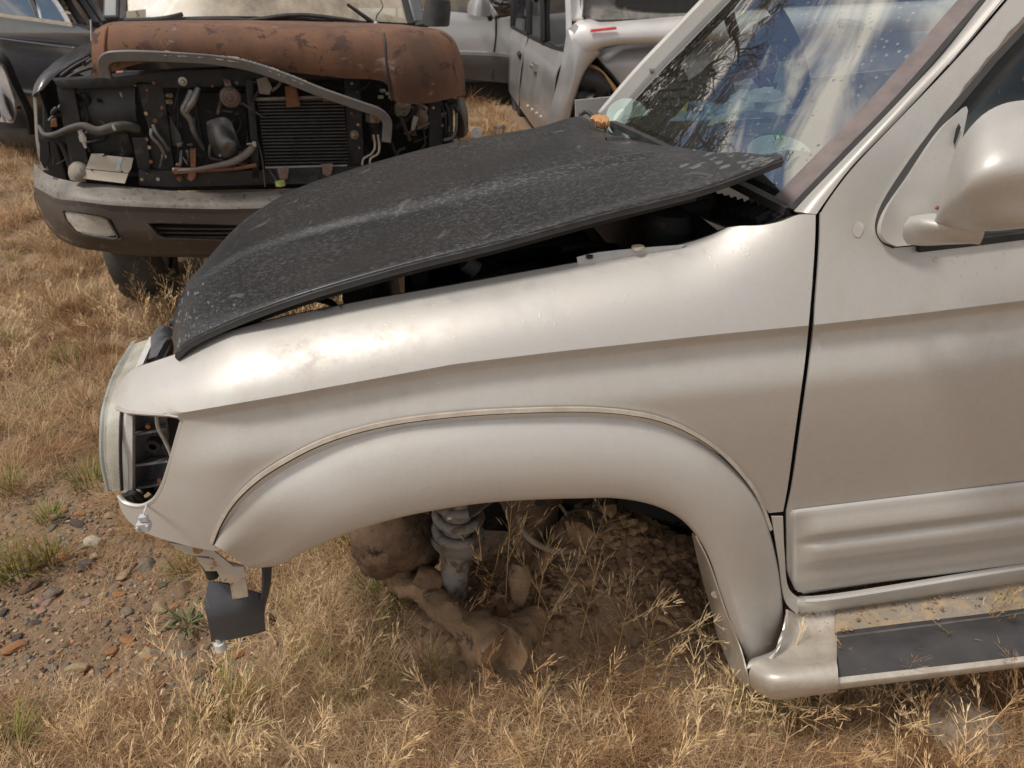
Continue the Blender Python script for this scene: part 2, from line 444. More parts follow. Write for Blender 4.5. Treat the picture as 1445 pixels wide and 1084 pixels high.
CX_ = [140, 200, 260, 400, 520, 640, 780, 900, 1020, 1145, 1300, 1445, 1900, 2600]
CY_ = [590, 586, 582, 558, 536, 514, 497, 484, 471, 459, 442, 424, 370, 290]
TX_ = [150, 165, 180, 215, 250, 330, 480, 640, 800, 950, 1050, 1150, 1300, 1445, 1900, 2600]
TY_ = [560, 547, 528, 512, 500, 467, 434, 405, 375, 345, 320, 300, 290, 275, 222, 130]
def ycrease(x): return np.interp(x, CX_, CY_)
def body_dv(x, y):
    x = np.asarray(x, float); y = np.asarray(y, float)
    yc = ycrease(x); yt = np.interp(x, TX_, TY_)
    q = (yc - y) / np.maximum(yc - yt, 25)
    R = .062 - .056 * sm(960, 1160, x)
    qa = np.maximum(q, 0); q1 = np.minimum(qa, 1)
    up = .058 * qa + R * q1**2.4 + 2 * R * np.maximum(qa - 1, 0)
    s = np.maximum(y - yc, 0)
    a = sm(180, 330, x)
    lo = a * (.015 * np.clip(s / 9, 0, 1) - .026 * sm(9, 90, s)) + .026 * sm(110, 330, s) + .05 * sm(330, 560, s)
    nose = .10 * np.clip((345 - x) / 185, 0, 2)**2
    return np.where(q > 0, up, lo) + nose

def crease_pts(x0, x1, st=9):
    return [(x, float(ycrease(x)) + o) for x in np.arange(x0, x1, st) for o in (-3, 0.01, 4.5, 9, 14)]
# front fender, with the opening where the corner lamp was
top = [p for p in spl([(158, 566), (160, 552), (170, 538), (190, 520), (215, 511), (250, 499), (330, 466), (480, 431), (640, 402), (800, 373), (905, 354), (960, 345), (1000, 333), (1027, 321)], 6)]
top += spl([(1027, 321), (1045, 319), (1075, 318), (1100, 313), (1128, 303), (1151, 303)], 5)[1:]
gap = spl([(1151, 303), (1150, 340), (1146, 400), (1137, 500), (1122, 610), (1111, 690), (1105, 722)], 6)[1:]
arc = [(1085, 724), (1060, 690), (1028, 650), (985, 622), (920, 602), (850, 594), (740, 596), (640, 602), (540, 617), (460, 640), (400, 668), (352, 706), (325, 745), (312, 772)]
low = spl([(306, 778), (280, 774), (245, 765), (215, 756), (190, 743), (172, 722), (165, 700)], 5)
hole_edge = spl([(165, 697), (178, 710), (200, 714), (218, 705), (230, 685), (240, 655), (250, 620), (258, 592)], 5)[1:] + [(252, 587), (240, 585), (205, 583), (180, 581), (166, 576)]
fender_outline = top + gap + arc + low + hole_edge
fd = obj('front_fender', panel(MF, fender_outline, dv=body_dv, step=9, extra=crease_pts(178, 1146)), PAINT, sv, thick=.004, sharp=70, off=-1)
# rolled lips of the fender: along the lamp opening and along the bonnet gap
lip = [MF.at(p[0], p[1], float(body_dv(p[0], p[1])) + .004) for p in hole_edge]
obj('opening_lip', tube(lip, .0045, 6, 1), PAINT, fd)
li = [MF.at(p[0], p[1], float(body_dv(p[0], p[1]))) for p in top[6:]]
obj('inner_flange', loft([li, [p + MF.v * .012 - MF.n * .003 for p in li], [p + MF.v * .022 - MF.n * .05 for p in li], [p + MF.v * .03 - MF.n * .12 for p in li]], 70, 2, False), DARKIN, fd)

# wheel-arch flare
FO = [(301, 768), (310, 745), (330, 712), (360, 682), (400, 655), (460, 625), (540, 602), (640, 588), (740, 582), (840, 581), (905, 588), (955, 603), (1005, 632), (1040, 665), (1068, 703), (1086, 750), (1101, 820), (1108, 920)]
FI = [(352, 802), (392, 797), (428, 778), (460, 764), (500, 748), (560, 730), (630, 716), (690, 708), (750, 704), (820, 702), (870, 702), (920, 711), (958, 729), (985, 757), (1003, 790), (1016, 830), (1033, 878), (1058, 936)]
def fl(k, dv, out=0):
    return MF.pts([(a[0] + (b[0] - a[0]) * k, a[1] + (b[1] - a[1]) * k, dv + .02 * sm(100, -100, 0) + .05 * max(0, (390 - a[0]) / 90)**1.5 * float(sm(.0, .8, k))) for a, b in zip(FO, FI)])
rows = [fl(0, .006), fl(.012, -.010), fl(.05, -.019), fl(.16, -.029), fl(.30, -.041), fl(.44, -.050), fl(.58, -.0565), fl(.75, -.061), fl(.90, -.060), fl(1.0, -.054), fl(1.01, -.036), fl(.99, .06)]
flare = obj('wheel_arch_flare', loft(rows, 110, 4), PAINT, sv, sharp=80)
gk = [MF.at(p[0] - (2 if p[0] < 900 else -1), p[1] - 3, float(body_dv(p[0], p[1])) - .007) for p in spl(FO[:-2], 6)]
obj('gasket', tube(gk, 1, 4, 1, flat=(.007, .007)), worn('pale_gasket', (.42, .36, .29), (.55, .49, .42), 30, (.6, .8)), flare)
gk2 = [MF.at(p[0] - (0 if p[0] < 900 else -1), p[1] - 0, float(body_dv(p[0], p[1])) - .006) for p in spl(FO[:-2], 6)]
obj('joint_line', tube(gk2, .0022, 5, 1), RUBBER, flare)
# rear end of the flare: a dusty return towards the sill, with two screws
inner = [(983, 756, -.04), (1000, 790, -.04), (1014, 830, -.04), (1030, 875, -.04), (1056, 920, -.04)]
inner2 = [(978, 752, .06), (986, 790, .08), (998, 835, .09), (1012, 880, .09), (1040, 935, .05)]
obj('mud_guard', loft([MF.pts(inner), MF.pts(inner2)], 30, 4), PAINT_DIRTY, sv, thick=.003)
for p in ((1003, 800), (1010, 838)):
    obj('screw', disc(MF.at(*p, 0.0), -MF.u * .6 - MF.v * .5, .008, .006, 10), RUSTEDGE, sv)

# lower bracket, rusty tab, splash guard and plug under the nose
b1 = [(238, 766), (300, 776), (330, 800), (345, 800), (344, 812), (318, 806), (300, 786), (275, 784), (262, 782)]
br = obj('mounting_bracket', panel(MF, b1, dv=.045, step=8), PAINT, sv, thick=.003, bevel=.001)
b2 = [(276, 786), (318, 792), (345, 800), (349, 812), (336, 822), (314, 822), (306, 806), (290, 806)]
obj('bracket_plate', panel(MF, b2, dv=.06, step=8), RUSTEDGE, br, thick=.003)
obj('bolt', disc(MF.at(280, 773, .042), -MF.v, .0085, .008, 6), worn('brassy_bolt', (.33, .23, .10), (.45, .34, .17), 60, (.3, .5), .8), br)
obj('rusty_tab', panel(MF, [(322, 806), (345, 802), (350, 842), (328, 846)], dv=.075, step=8), RUSTEDGE, sv, thick=.004, bevel=.001)
gd = worn('slate_plastic', (.055, .06, .075), (.085, .09, .105), 8, (.5, .75), 0, .15, 80, c3=(.33, .25, .17), c3scale=15, c3pos=(.62, .74))
G0 = [(296, 820, .10), (318, 822, .09), (345, 830, .09), (372, 838, .12)]
G1 = [(291, 845, .09), (320, 850, .08), (345, 850, .08), (370, 852, .11)]
G2 = [(293, 868, .085), (320, 866, .08), (345, 862, .08), (371, 862, .11)]
G3 = [(297, 888, .10), (322, 884, .095), (345, 878, .095), (372, 872, .12)]
G4 = [(299, 903, .12), (323, 900, .11), (347, 895, .11), (374, 888, .13)]
sg_ = obj('splash_guard', loft([MF.pts(x) for x in (G0, G1, G2, G3, G4)], 20, 4), gd, sv, thick=.005)
obj('guard_strap', loft([MF.pts([(372, 800, .10), (372, 830, .10), (366, 860, .10), (366, 888, .12)]), MF.pts([(384, 800, .13), (381, 830, .13), (374, 860, .13), (374, 888, .14)])], 16, 3), gd, sg_, thick=.004)
obj('drain_plug', disc(MF.at(307, 902, .11), -MF.n, .009, .02, 14, [(0, 0), (.005, 0), (.005, .012), (.011, .012), (.0125, .03), (.009, .032), (0, .032)]), worn('white_plastic', (.5, .5, .47), (.62, .62, .58), 30, (.4, .6)), sg_)
obj('clip', disc(MF.at(296, 800, .08), -MF.n, .012, .025, 10), RUBBER, sg_)
obj('clip', disc(MF.at(287, 785, .09), -MF.n, .009, .03, 10), RUBBER, sg_)

# headlight seen edge-on, its bracket behind the opening
hl = obj('headlight', loft([MF.pts([(196, 483, .52), (176, 515, .42), (160, 555, .27), (153, 590, .19), (152, 640, .16), (158, 690, .15)]),
                            MF.pts([(214, 478, .52), (200, 510, .40), (188, 545, .25), (181, 590, .18), (180, 640, .155), (181, 692, .15)])], 40, 3), CREAM, sv, thick=.02, sharp=60)
obj('lens', loft([MF.pts([(190, 485, .53), (170, 517, .43), (154, 558, .28), (147, 592, .19), (146, 645, .16), (155, 692, .15)]),
                  MF.pts([(193, 484, .515), (173, 516, .41), (157, 556, .26), (150, 591, .175), (150, 642, .145), (157, 692, .14)]),
                  MF.pts([(212, 481, .51), (196, 512, .385), (178, 550, .235), (172, 590, .165), (171, 640, .14), (173, 692, .14)])], 40, 4), LENS, hl, thick=.004)
obj('lens_edge', tube(MF.pts([(190, 484, .53), (169, 517, .43), (153, 558, .28), (146, 592, .19), (145, 645, .16), (154, 692, .15)]), .006, 8), worn('murky_lens_edge', (.25, .26, .24), (.33, .34, .31), 20, (.2, .4)), hl)
obj('lens_seam', tube(MF.pts([(176, 552, .22), (171, 590, .155), (170, 640, .13), (172, 692, .13)]), .003, 6), DARKIN, hl)
WHPL = worn('chalky_plastic', (.50, .49, .47), (.62, .60, .57), 30, (.5, .7))
obj('lens_rim', tube(MF.pts([(216, 478, .50), (202, 508, .39), (186, 550, .235), (178, 590, .16), (177, 640, .14), (178, 693, .14)]), 1, 4, 6, flat=(.012, .010)), WHPL, hl)
obj('lens_rim', tube(MF.pts([(184, 585, .15), (184, 640, .14), (184, 692, .14)]), 1, 4, 6, flat=(.010, .012)), WHPL, hl)
lb = obj('lamp_bracket', loft([MF.pts([(186, 586, .17), (188, 620, .17), (190, 660, .17), (192, 690, .17)]), MF.pts([(210, 586, .21), (216, 620, .22), (213, 660, .22), (206, 692, .21)]),
                               MF.pts([(234, 588, .19), (236, 620, .21), (232, 655, .21), (226, 690, .19)])], 20, 4), GREYPL, sv, thick=.004)
for a, b in (((188, 612), (232, 604)), ((190, 656), (236, 650)), ((194, 688), (232, 680))):
    obj('bracket_rib', loft([MF.pts([(a[0], a[1], .155), ((a[0] + b[0]) / 2, a[1] - 3, .165), (b[0], b[1], .15)]), MF.pts([(a[0] + 2, a[1] - 8, .21), ((a[0] + b[0]) / 2, a[1] - 12, .22), (b[0], b[1] - 8, .21)])], 12, 2), GREYPL, lb, thick=.004)
obj('lamp_socket', disc(MF.at(219, 624, .19), -MF.v, .014, .014, 16, [(.007, 0), (.014, 0), (.014, .016), (.007, .016)]), BLACKPL, lb)
for p in ((210, 600), (226, 676)):
    obj('screw', disc(MF.at(*p, .15), -MF.v, .0045, .006, 6), worn('rusty_screw', (.3, .08, .03), (.42, .15, .06), 80, (.6, .9)), lb)
obj('wire', tube(MF.pts([(221, 587, .14), (223, 602, .14), (233, 622, .14), (241, 640, .14), (243, 655, .15)]), .0038, 8), worn('pale_wire', (.45, .41, .37), (.56, .52, .46), 40, (.5, .7)), sv)
obj('inner_panel', panel(MF, [(212, 583), (262, 586), (252, 650), (236, 690), (228, 690), (236, 640), (236, 600)], dv=.26, step=10), BLACKPL, sv, thick=.004)
for k, q in enumerate([[(174, 700, .14), (190, 696, .13), (200, 704, .14)], [(186, 690, .18), (196, 706, .16), (212, 708, .17)], [(196, 700, .2), (210, 690, .2), (222, 700, .2)]]):
    obj('wiring', tube(MF.pts(q), .006, 8), RUBBER, sv)
obj('lower_lip', loft([MF.pts([(170, 700, .14), (192, 712, .13), (215, 706, .14), (228, 690, .15)]), MF.pts([(176, 694, .2), (194, 704, .2), (212, 699, .2), (224, 686, .2)])], 14, 2), BLACKPL, sv, thick=.004)
# dangling plug
pl_ = obj('wire_connector', join([box(MF.at(203, 742, -.01), axes(MF), (.019, .014, .017)), box(MF.at(203, 731, -.01), axes(MF), (.013, .011, .012)), box(MF.at(196, 744, -.012), axes(MF), (.005, .017, .01)), box(MF.at(210, 741, -.012), axes(MF), (.005, .017, .01))]), worn('grey_connector', (.42, .42, .43), (.52, .52, .53), 30, (.4, .6)), sv, bevel=.0015)
obj('wire', tube(MF.pts([(205, 712, .10), (206, 716, .0), (204, 722, -.01), (204, 730, -.01)]), .0016, 6), WHPL, pl_)

# support beam and rubber above the headlight
obj('support_beam', loft([MF.pts([(206, 520, .42), (214, 500, .45), (220, 480, .5), (226, 468, .56)]), MF.pts([(212, 514, .40), (222, 494, .44), (228, 474, .5), (233, 466, .56)]), MF.pts([(228, 508, .38), (236, 492, .42), (238, 480, .5), (238, 470, .56)])], 16, 3), worn('wet_grey_beam', (.045, .046, .05), (.11, .11, .115), 30, (.25, .6), 0, .3, 50), sv, thick=.012)
obj('beam_side', loft([MF.pts([(228, 508, .38), (236, 492, .42), (238, 474, .52)]), MF.pts([(230, 520, .40), (240, 505, .44), (243, 486, .54)])], 10, 2), DARKIN, sv, thick=.004)
obj('latch_plate', panel(MF, [(248, 502), (275, 478), (292, 470), (302, 482), (268, 497)], dv=.2, step=9), worn('pale_steel', (.52, .5, .45), (.62, .6, .55), 20, (.4, .6), .3), sv, thick=.003)
obj('rubber_buffer', tube(MF.pts([(290, 500, .28), (288, 482, .28), (286, 470, .28)]), [.028, .034, .02], 12), RUBBER, sv)
obj('seal_loop', tube(MF.pts([(296, 482, .2), (305, 482, .2), (313, 474, .2), (312, 462, .2), (306, 455, .2)]), .003, 6), RUBBER, sv)

# ---- engine bay
def frame_box(u0, u1, v0, v1, n0, n1):
    return box(MF.loc((u0 + u1) / 2, (v0 + v1) / 2, (n0 + n1) / 2), axes(MF), (u1 - u0, v1 - v0, n1 - n0))
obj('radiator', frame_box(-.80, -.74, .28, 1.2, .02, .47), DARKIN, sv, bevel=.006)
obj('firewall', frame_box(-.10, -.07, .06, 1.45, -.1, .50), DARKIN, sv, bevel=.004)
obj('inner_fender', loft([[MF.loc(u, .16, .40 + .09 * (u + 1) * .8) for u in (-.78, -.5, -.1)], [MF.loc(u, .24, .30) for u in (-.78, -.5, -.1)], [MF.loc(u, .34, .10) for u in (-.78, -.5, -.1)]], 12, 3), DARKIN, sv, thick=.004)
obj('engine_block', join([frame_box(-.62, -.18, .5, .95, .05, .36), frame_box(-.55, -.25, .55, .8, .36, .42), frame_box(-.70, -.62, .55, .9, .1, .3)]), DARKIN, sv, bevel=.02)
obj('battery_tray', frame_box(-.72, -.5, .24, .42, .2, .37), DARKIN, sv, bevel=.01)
obj('far_fender', loft([[MF.loc(u, 1.50, n) for u, n in ((-.93, .26), (-.8, .32), (-.4, .38), (0, .42))], [MF.loc(u, 1.58, n - .18) for u, n in ((-.93, .36), (-.8, .44), (-.4, .50), (0, .54))], [MF.loc(u, 1.6, n - .38) for u, n in ((-1.0, .36), (-.8, .44), (-.4, .50), (0, .54))]], 20, 3), PAINT, sv, thick=.004)
obj('fender_brace', loft([MF.pts([(814, 363, .125), (840, 357, .12), (900, 350, .115), (968, 345, .11)]), MF.pts([(816, 376, .12), (842, 371, .115), (900, 361, .115), (960, 350, .11)]), MF.pts([(818, 379, .13), (842, 374, .13), (900, 364, .13), (960, 352, .12)])], 24, 3), worn('primer_grey', (.40, .41, .42), (.50, .50, .50), 20, (.5, .7), .2, .1, 80), sv, thick=.003)
for p, mt in (((900, 351), RUSTEDGE), ((832, 364), DARKIN)):
    obj('bolt', disc(MF.at(*p, .113), MF.n, .011 if mt is RUSTEDGE else .006, .004, 12), mt, sv)
for P_, r_ in (([(560, 428, .32), (640, 404, .35), (700, 390, .38), (760, 376, .45)], .014), ([(660, 392, .4), (675, 378, .42), (700, 384, .45), (740, 392, .5)], .02),
               ([(790, 352, .4), (830, 346, .42), (870, 350, .45)], .009), ([(930, 330, .3), (960, 300, .35), (1000, 290, .35)], .016), ([(440, 420, .33), (470, 430, .35), (480, 450, .35)], .007)):
    obj('hose', tube(MF.pts(P_), r_, 10), DARKIN, sv)
obj('hose_end', disc(MF.at(672, 382, .36), -MF.u + MF.n, .018, .03, 14), GREYPL, sv)
obj('reservoir', tube(MF.pts([(940, 340, .3), (942, 320, .3), (945, 300, .3)]), [.045, .05, .04], 14), DARKIN, sv)
# cowl: louvred grille below the windshield and the filler neck
obj('cowl_panel', loft([MF.pts([(905, 300, .72), (960, 298, .55), (1040, 322, .22), (1082, 318, .12)]), MF.pts([(930, 282, .75), (1000, 272, .5), (1060, 288, .25), (1112, 298, .10)])], 24, 3), BLACKPL, sv, thick=.01)
cw = obj('cowl_grille', loft([MF.pts([(985, 282, .45), (1040, 300, .25), (1090, 303, .12)]), MF.pts([(1000, 274, .47), (1050, 288, .27), (1100, 298, .12)])], 12, 2), BLACKPL, sv, thick=.006)
for k in range(11):
    a = k / 10
    obj('louvre', tube(MF.pts([(975 + 92 * a, 284 + 28 * a, .47 - .33 * a), (1000 + 96 * a, 272 + 24 * a, .50 - .36 * a)]), 1, 4, 1, flat=(.006, .012)), RUBBER, cw)
obj('filler_neck', disc(MF.at(992, 290, .38), MF.n - MF.u * .3, .03, .03, 18, [(0, 0), (.032, 0), (.032, .03), (.026, .036), (.024, .02), (0, .02)]), BLACKPL, sv)

# ---- front door
win = [(1262, 345), (1248, 338), (1240, 325), (1244, 300), (1280, 240), (1330, 172), (1400, 88), (1450, 35), (1560, -95), (1700, -170), (1930, -210), (1985, 290), (1445, 331)]
win = spl(win[:6], 5) + win[6:]
dl = spl([(1158, 300), (1157, 340), (1153, 400), (1144, 500), (1129, 610), (1117, 690), (1110, 722)], 6)
door_out = dl + [(1110, 790), (1114, 815), (1122, 832), (1135, 838), (1445, 792), (1960, 718), (2010, 300), (2010, -60), (1960, -240), (1700, -205), (1540, -130)] + spl([(1445, -26), (1356, 78), (1260, 178), (1202, 240), (1168, 286), (1158, 303)], 5)[:-1]
def door_dv(x, y): return body_dv(x, y) - .001
dr = obj('front_door', panel(MF, door_out, [win], door_dv, 11, crease_pts(1140, 1960)), PAINT, sv, thick=.004, sharp=70)
obj('door_jamb', loft([[MF.at(p[0] - 4, p[1], float(body_dv(p[0], p[1])) + .016) for p in dl[::3]], [MF.at(p[0] + 6, p[1], float(body_dv(p[0], p[1])) + .016) for p in dl[::3]]], 24, 1), RUBBER, sv, thick=.004)
obj('door_inner', loft([MF.pts([(1170, 350, .10), (1150, 600, .10), (1130, 800, .10)]), MF.pts([(1960, 280, .10), (1960, 500, .10), (1960, 720, .10)])], 10, 3), DARKIN, dr, thick=.004)
cl_top = lambda x: np.interp(x, [1105, 1130, 1445, 2000], [722, 718, 680, 612])
def clad_dv(x, y):
    s = y - cl_top(x); a = sm(1112, 1165, x)
    d = body_dv(x, y) - .004 - .006 * sm(0, 5, s)
    d = d - a * (.018 * sm(2, 40, s) - .011 * sm(40, 47, s) + .008 * sm(50, 58, s) - .010 * sm(76, 86, s) + .006 * sm(90, 110, s))
    return d - .006 * sm(0, .1, 0) + .012 * sm(1122, 1111, x) + .012 * sm(100, 118, s)
offs = [0, 3, 6, 12, 20, 30, 37, 41, 44, 47, 50, 54, 58, 66, 74, 78, 82, 87, 93, 100, 107, 113, 117]
xs_ = list(range(1110, 1170, 4)) + list(range(1170, 1960, 14)) + [1960]
CV = []
for o_ in offs:
    x0 = 1110 + (0 if o_ < 80 else (o_ - 80)**1.5 / 14)
    for x in xs_:
        xx = max(x, x0) if x > x0 else x0 + (x - 1110) * .01
        yy = float(cl_top(xx)) + o_ * (1 if xx > 1136 else 1)
        CV.append(MF.at(xx, yy, float(clad_dv(np.array([xx]), np.array([yy]))[0])))
clad = obj('door_molding', (CV, [tuple(q[::-1]) for q in grid_faces(len(offs), len(xs_))][::1]), PAINT, dr, thick=.003, sharp=60)
# bare dented patch, scuffs, paint flaws
def decal(name, poly, dvf, mat, parent, lift=.0012, step=4):
    return obj(name, panel(MF, poly, dv=lambda x, y: dvf(x, y) - lift, step=step), mat, parent, sharp=180)
decal('paint_chip', spl([(1207, 314), (1213, 312), (1219, 318), (1218, 327), (1212, 335), (1205, 332), (1204, 322)], 3, True), door_dv, worn('bare_primer', (.40, .38, .35), (.52, .49, .45), 60, (.6, .9)), dr)
strip = [(1352, 138), (1362, 120), (1380, 100), (1393, 82), (1408, 68), (1424, 45), (1438, 32), (1446, 22), (1446, 34), (1430, 50), (1412, 76), (1398, 92), (1378, 112), (1362, 130)]
decal('peeled_strip', strip, door_dv, worn('bare_dark_metal', (.13, .10, .085), (.2, .16, .13), 60, (.5, .8)), dr)
for k in range(26):
    sx, sy = 1345 + random.gauss(0, 22), 356 + abs(random.gauss(0, 30)); r_ = random.uniform(.4, .9)
    decal('dirt_spot', [(sx - r_, sy), (sx, sy - r_), (sx + r_ * .9, sy + r_ * .2), (sx + r_ * .2, sy + r_ * 2.0)], door_dv, worn('grime', (.32, .26, .20), (.44, .38, .30), 60, (.8, 1)), dr, step=9)
# side window: weatherstrip and pane
obj('window_seal', tube([MF.at(p[0], p[1], float(door_dv(p[0], p[1])) + .002) for p in win] + [MF.at(win[0][0], win[0][1], float(door_dv(*win[0])) + .002)], 1, 4, 1, flat=(.012, .012)), RUBBER, dr)
obj('window_frame', panel(MF, [(1362, 168), (1425, 100), (1560, -60), (1700, -140), (1900, -180), (1930, -210), (1700, -172), (1556, -96), (1450, 33), (1398, 88), (1330, 172), (1310, 205), (1330, 215)], dv=lambda x, y: door_dv(x, y) + .006, step=10), RUBBER, dr, thick=.008)
obj('window_glass', panel(MF, [(1300, 335), (1318, 210), (1380, 130), (1560, -80), (1700, -160), (1920, -200), (1960, 290), (1445, 333)], dv=lambda x, y: door_dv(x, y) + .016, step=30), SGLASS, dr)
obj('belt_seal', tube([MF.at(x, y, float(door_dv(x, y)) - .004) for x, y in ((1295, 350), (1390, 339), (1445, 332), (1700, 304), (1960, 276))], 1, 4, 3, flat=(.012, .012)), RUBBER, dr)
# mirror: sail, arm and shell
sail = spl([(1266, 348), (1250, 340), (1243, 326), (1250, 298), (1285, 245), (1330, 180), (1364, 150)], 5) + [(1366, 156), (1357, 200), (1345, 250), (1320, 330), (1295, 345)]
mr = obj('side_mirror', panel(MF, sail, dv=lambda x, y: door_dv(x, y) - .012 - .02 * sm(1250, 1330, x) * sm(180, 330, y), step=7), PAINT, dr, thick=.01, sharp=60)
decal('chip', [(1349, 182), (1353, 174), (1356, 180), (1352, 192), (1347, 206), (1345, 200)], lambda x, y: door_dv(x, y) - .013 - .02 * sm(1250, 1330, x) * sm(180, 330, y), RUBBER, mr, lift=.004)
sh = []
sec = [  # left edge to beyond the frame: top row, bulge, bottom row
    [(1322, 305, -.075), (1333, 262, -.085), (1352, 205, -.085), (1380, 168, -.075), (1412, 148, -.06), (1450, 141, -.05), (1540, 140, -.05), (1600, 160, -.05), (1625, 220, -.05)],
    [(1319, 310, -.085), (1336, 268, -.125), (1362, 222, -.145), (1392, 196, -.15), (1420, 184, -.15), (1455, 178, -.15), (1530, 180, -.145), (1585, 195, -.125), (1618, 235, -.09)],
    [(1318, 314, -.085), (1338, 285, -.14), (1370, 255, -.18), (1400, 238, -.195), (1430, 230, -.20), (1465, 228, -.20), (1530, 230, -.19), (1580, 240, -.16), (1615, 255, -.1)],
    [(1320, 317, -.085), (1345, 305, -.14), (1375, 295, -.175), (1402, 288, -.19), (1432, 284, -.195), (1465, 282, -.195), (1530, 280, -.185), (1580, 276, -.155), (1612, 272, -.1)],
    [(1324, 319, -.08), (1350, 318, -.125), (1380, 319, -.165), (1405, 319, -.18), (1435, 316, -.188), (1465, 313, -.188), (1525, 306, -.175), (1570, 297, -.145), (1608, 282, -.09)],
    [(1325, 321, -.07), (1351, 323, -.115), (1381, 325, -.15), (1406, 325, -.165), (1436, 322, -.17), (1466, 319, -.17), (1526, 312, -.16), (1571, 302, -.13), (1608, 285, -.08)],
    [(1326, 319, -.05), (1352, 322, -.05), (1382, 324, -.05), (1407, 324, -.05), (1437, 321, -.05), (1467, 318, -.05), (1525, 310, -.05), (1570, 300, -.05), (1606, 284, -.05)]]
obj('mirror_shell', loft([MF.pts(r) for r in sec], 40, 6), PAINT, mr, sharp=60)
obj('mirror_glass', panel(MF, [(1330, 310), (1355, 215), (1390, 172), (1450, 150), (1540, 150), (1610, 220), (1590, 290), (1440, 314)], dv=-.05, step=20), SGLASS, mr, thick=.004)
obj('mirror_base', loft([MF.pts([(1284, 306, -.03), (1300, 303, -.05), (1325, 302, -.07), (1345, 312, -.09)]), MF.pts([(1276, 318, -.035), (1300, 314, -.075), (1330, 318, -.10), (1388, 322, -.11)]), MF.pts([(1274, 334, -.03), (1300, 336, -.07), (1340, 338, -.10), (1384, 343, -.105)]), MF.pts([(1280, 345, -.02), (1305, 347, -.05), (1345, 345, -.07), (1378, 344, -.08)])], 30, 5), PAINT, mr, sharp=60)
obj('mirror_screw', disc(MF.at(1322, 293, -.095), -MF.v, .003, .004, 8), worn('red_screw', (.25, .05, .04), (.35, .08, .06), 50), mr)

# ---- A-pillar, roof, windshield
pl = lambda dv: dv
near_glass = [(1112, 296), (1136, 272), (1180, 226), (1235, 166), (1300, 96), (1385, 4), (1470, -88)]
AP = [
  [(1121, 299, .125), (1141, 277, .14), (1198, 218, .165), (1276, 137, .20), (1330, 73, .225), (1392, 1, .25), (1472, -88, .29)],
  [(1125, 301, .112), (1145, 279, .125), (1201, 221, .15), (1279, 140, .185), (1334, 76, .21), (1396, 3, .236), (1477, -86, .276)],
  [(1136, 302, .10), (1153, 281, .11), (1200, 229, .14), (1268, 157, .17), (1342, 76, .20), (1404, 3, .226), (1486, -88, .266)],
  [(1151, 303, .09), (1163, 285, .098), (1198, 238, .13), (1257, 175, .16), (1352, 75, .20), (1414, 1, .222), (1500, -92, .26)]]
def apd(i, x, y): return float(body_dv(x, y)) + (.034, .024, .008, .003)[i]
AP = [[(x, y, apd(i, *AP[3][j][:2])) for j, (x, y, _) in enumerate(r)] for i, r in enumerate(AP)]
obj('windshield_pillar', loft([MF.pts(r) for r in AP], 40, 4), PAINT, sv, thick=.004, sharp=70)
obj('pillar_gap', loft([[MF.at(a[0] + 2, a[1], a[2] + .02) for a in AP[3]], [MF.at(a[0] + 11, a[1] + 4, a[2] + .02) for a in AP[3]]], 20, 1), RUBBER, sv, thick=.003)
WSR = []
for k_, ((nx, ny), (fx, fy), v0, v1) in enumerate((((1116, 298), (858, 172), .13, 1.22), ((1193, 219), (910, 112), .17, 1.18), ((1271, 138), (965, 55), .205, 1.14), ((1388, 2), (1030, -12), .26, 1.09), ((1468, -88), (1078, -65), .30, 1.06))):
    v0 = [AP[0][j][2] + .006 for j in (0, 2, 3, 5, 6)][k_]
    a, b = MF.at(nx, ny, v0), MF.at(fx, fy, v1)
    WSR.append([a + (b - a) * k - (MF.u * .8 - MF.n * .5) * .10 * (1 - (2 * k - 1)**2) * .8 for k in (0, .15, .35, .5, .65, .85, 1)])
ws = obj('windshield', loft(WSR, 40, 6), WGLASS, sv, sharp=180)
PINKISH = worn('tinted_band', (.13, .105, .10), (.19, .15, .145), 20, (.25, .5), 0, .1, 90, coat=.5)
e0 = [r[0] for r in WSR]; e1 = [r[0] + (r[1] - r[0]) * .30 for r in WSR]
obj('windshield_band', loft([[p - MF.v * .001 + MF.n * .0015 - MF.u * .0015 for p in e0], [p - MF.u * .0015 + MF.n * .0015 for p in e1]], 40, 3), PINKISH, ws)
obj('windshield_seal', tube([p + MF.n * .002 - MF.v * .003 for p in e0], 1, 4, 6, flat=(.012, .010)), RUBBER, ws)
obj('windshield_seal', tube([p - MF.u * .002 for p in WSR[0]], 1, 4, 6, flat=(.022, .014)), RUBBER, ws)
obj('far_pillar', tube([r[-1] + MF.v * .03 for r in WSR], 1, 4, 6, flat=(.05, .07)), PAINT, sv, bevel=.01)
obj('far_pillar_trim', tube([r[-1] - MF.v * .01 + MF.u * .03 for r in WSR], 1, 4, 6, flat=(.06, .04)), DARKIN, sv, bevel=.006)
rT = WSR[-1]
obj('roof', loft([rT] + [[p + MF.u * a + MF.n * b for p in rT] for a, b in ((.06, .03), (.4, .07), (1.2, .08), (2.3, .04))], 24, 4), PAINT, sv, thick=.02)
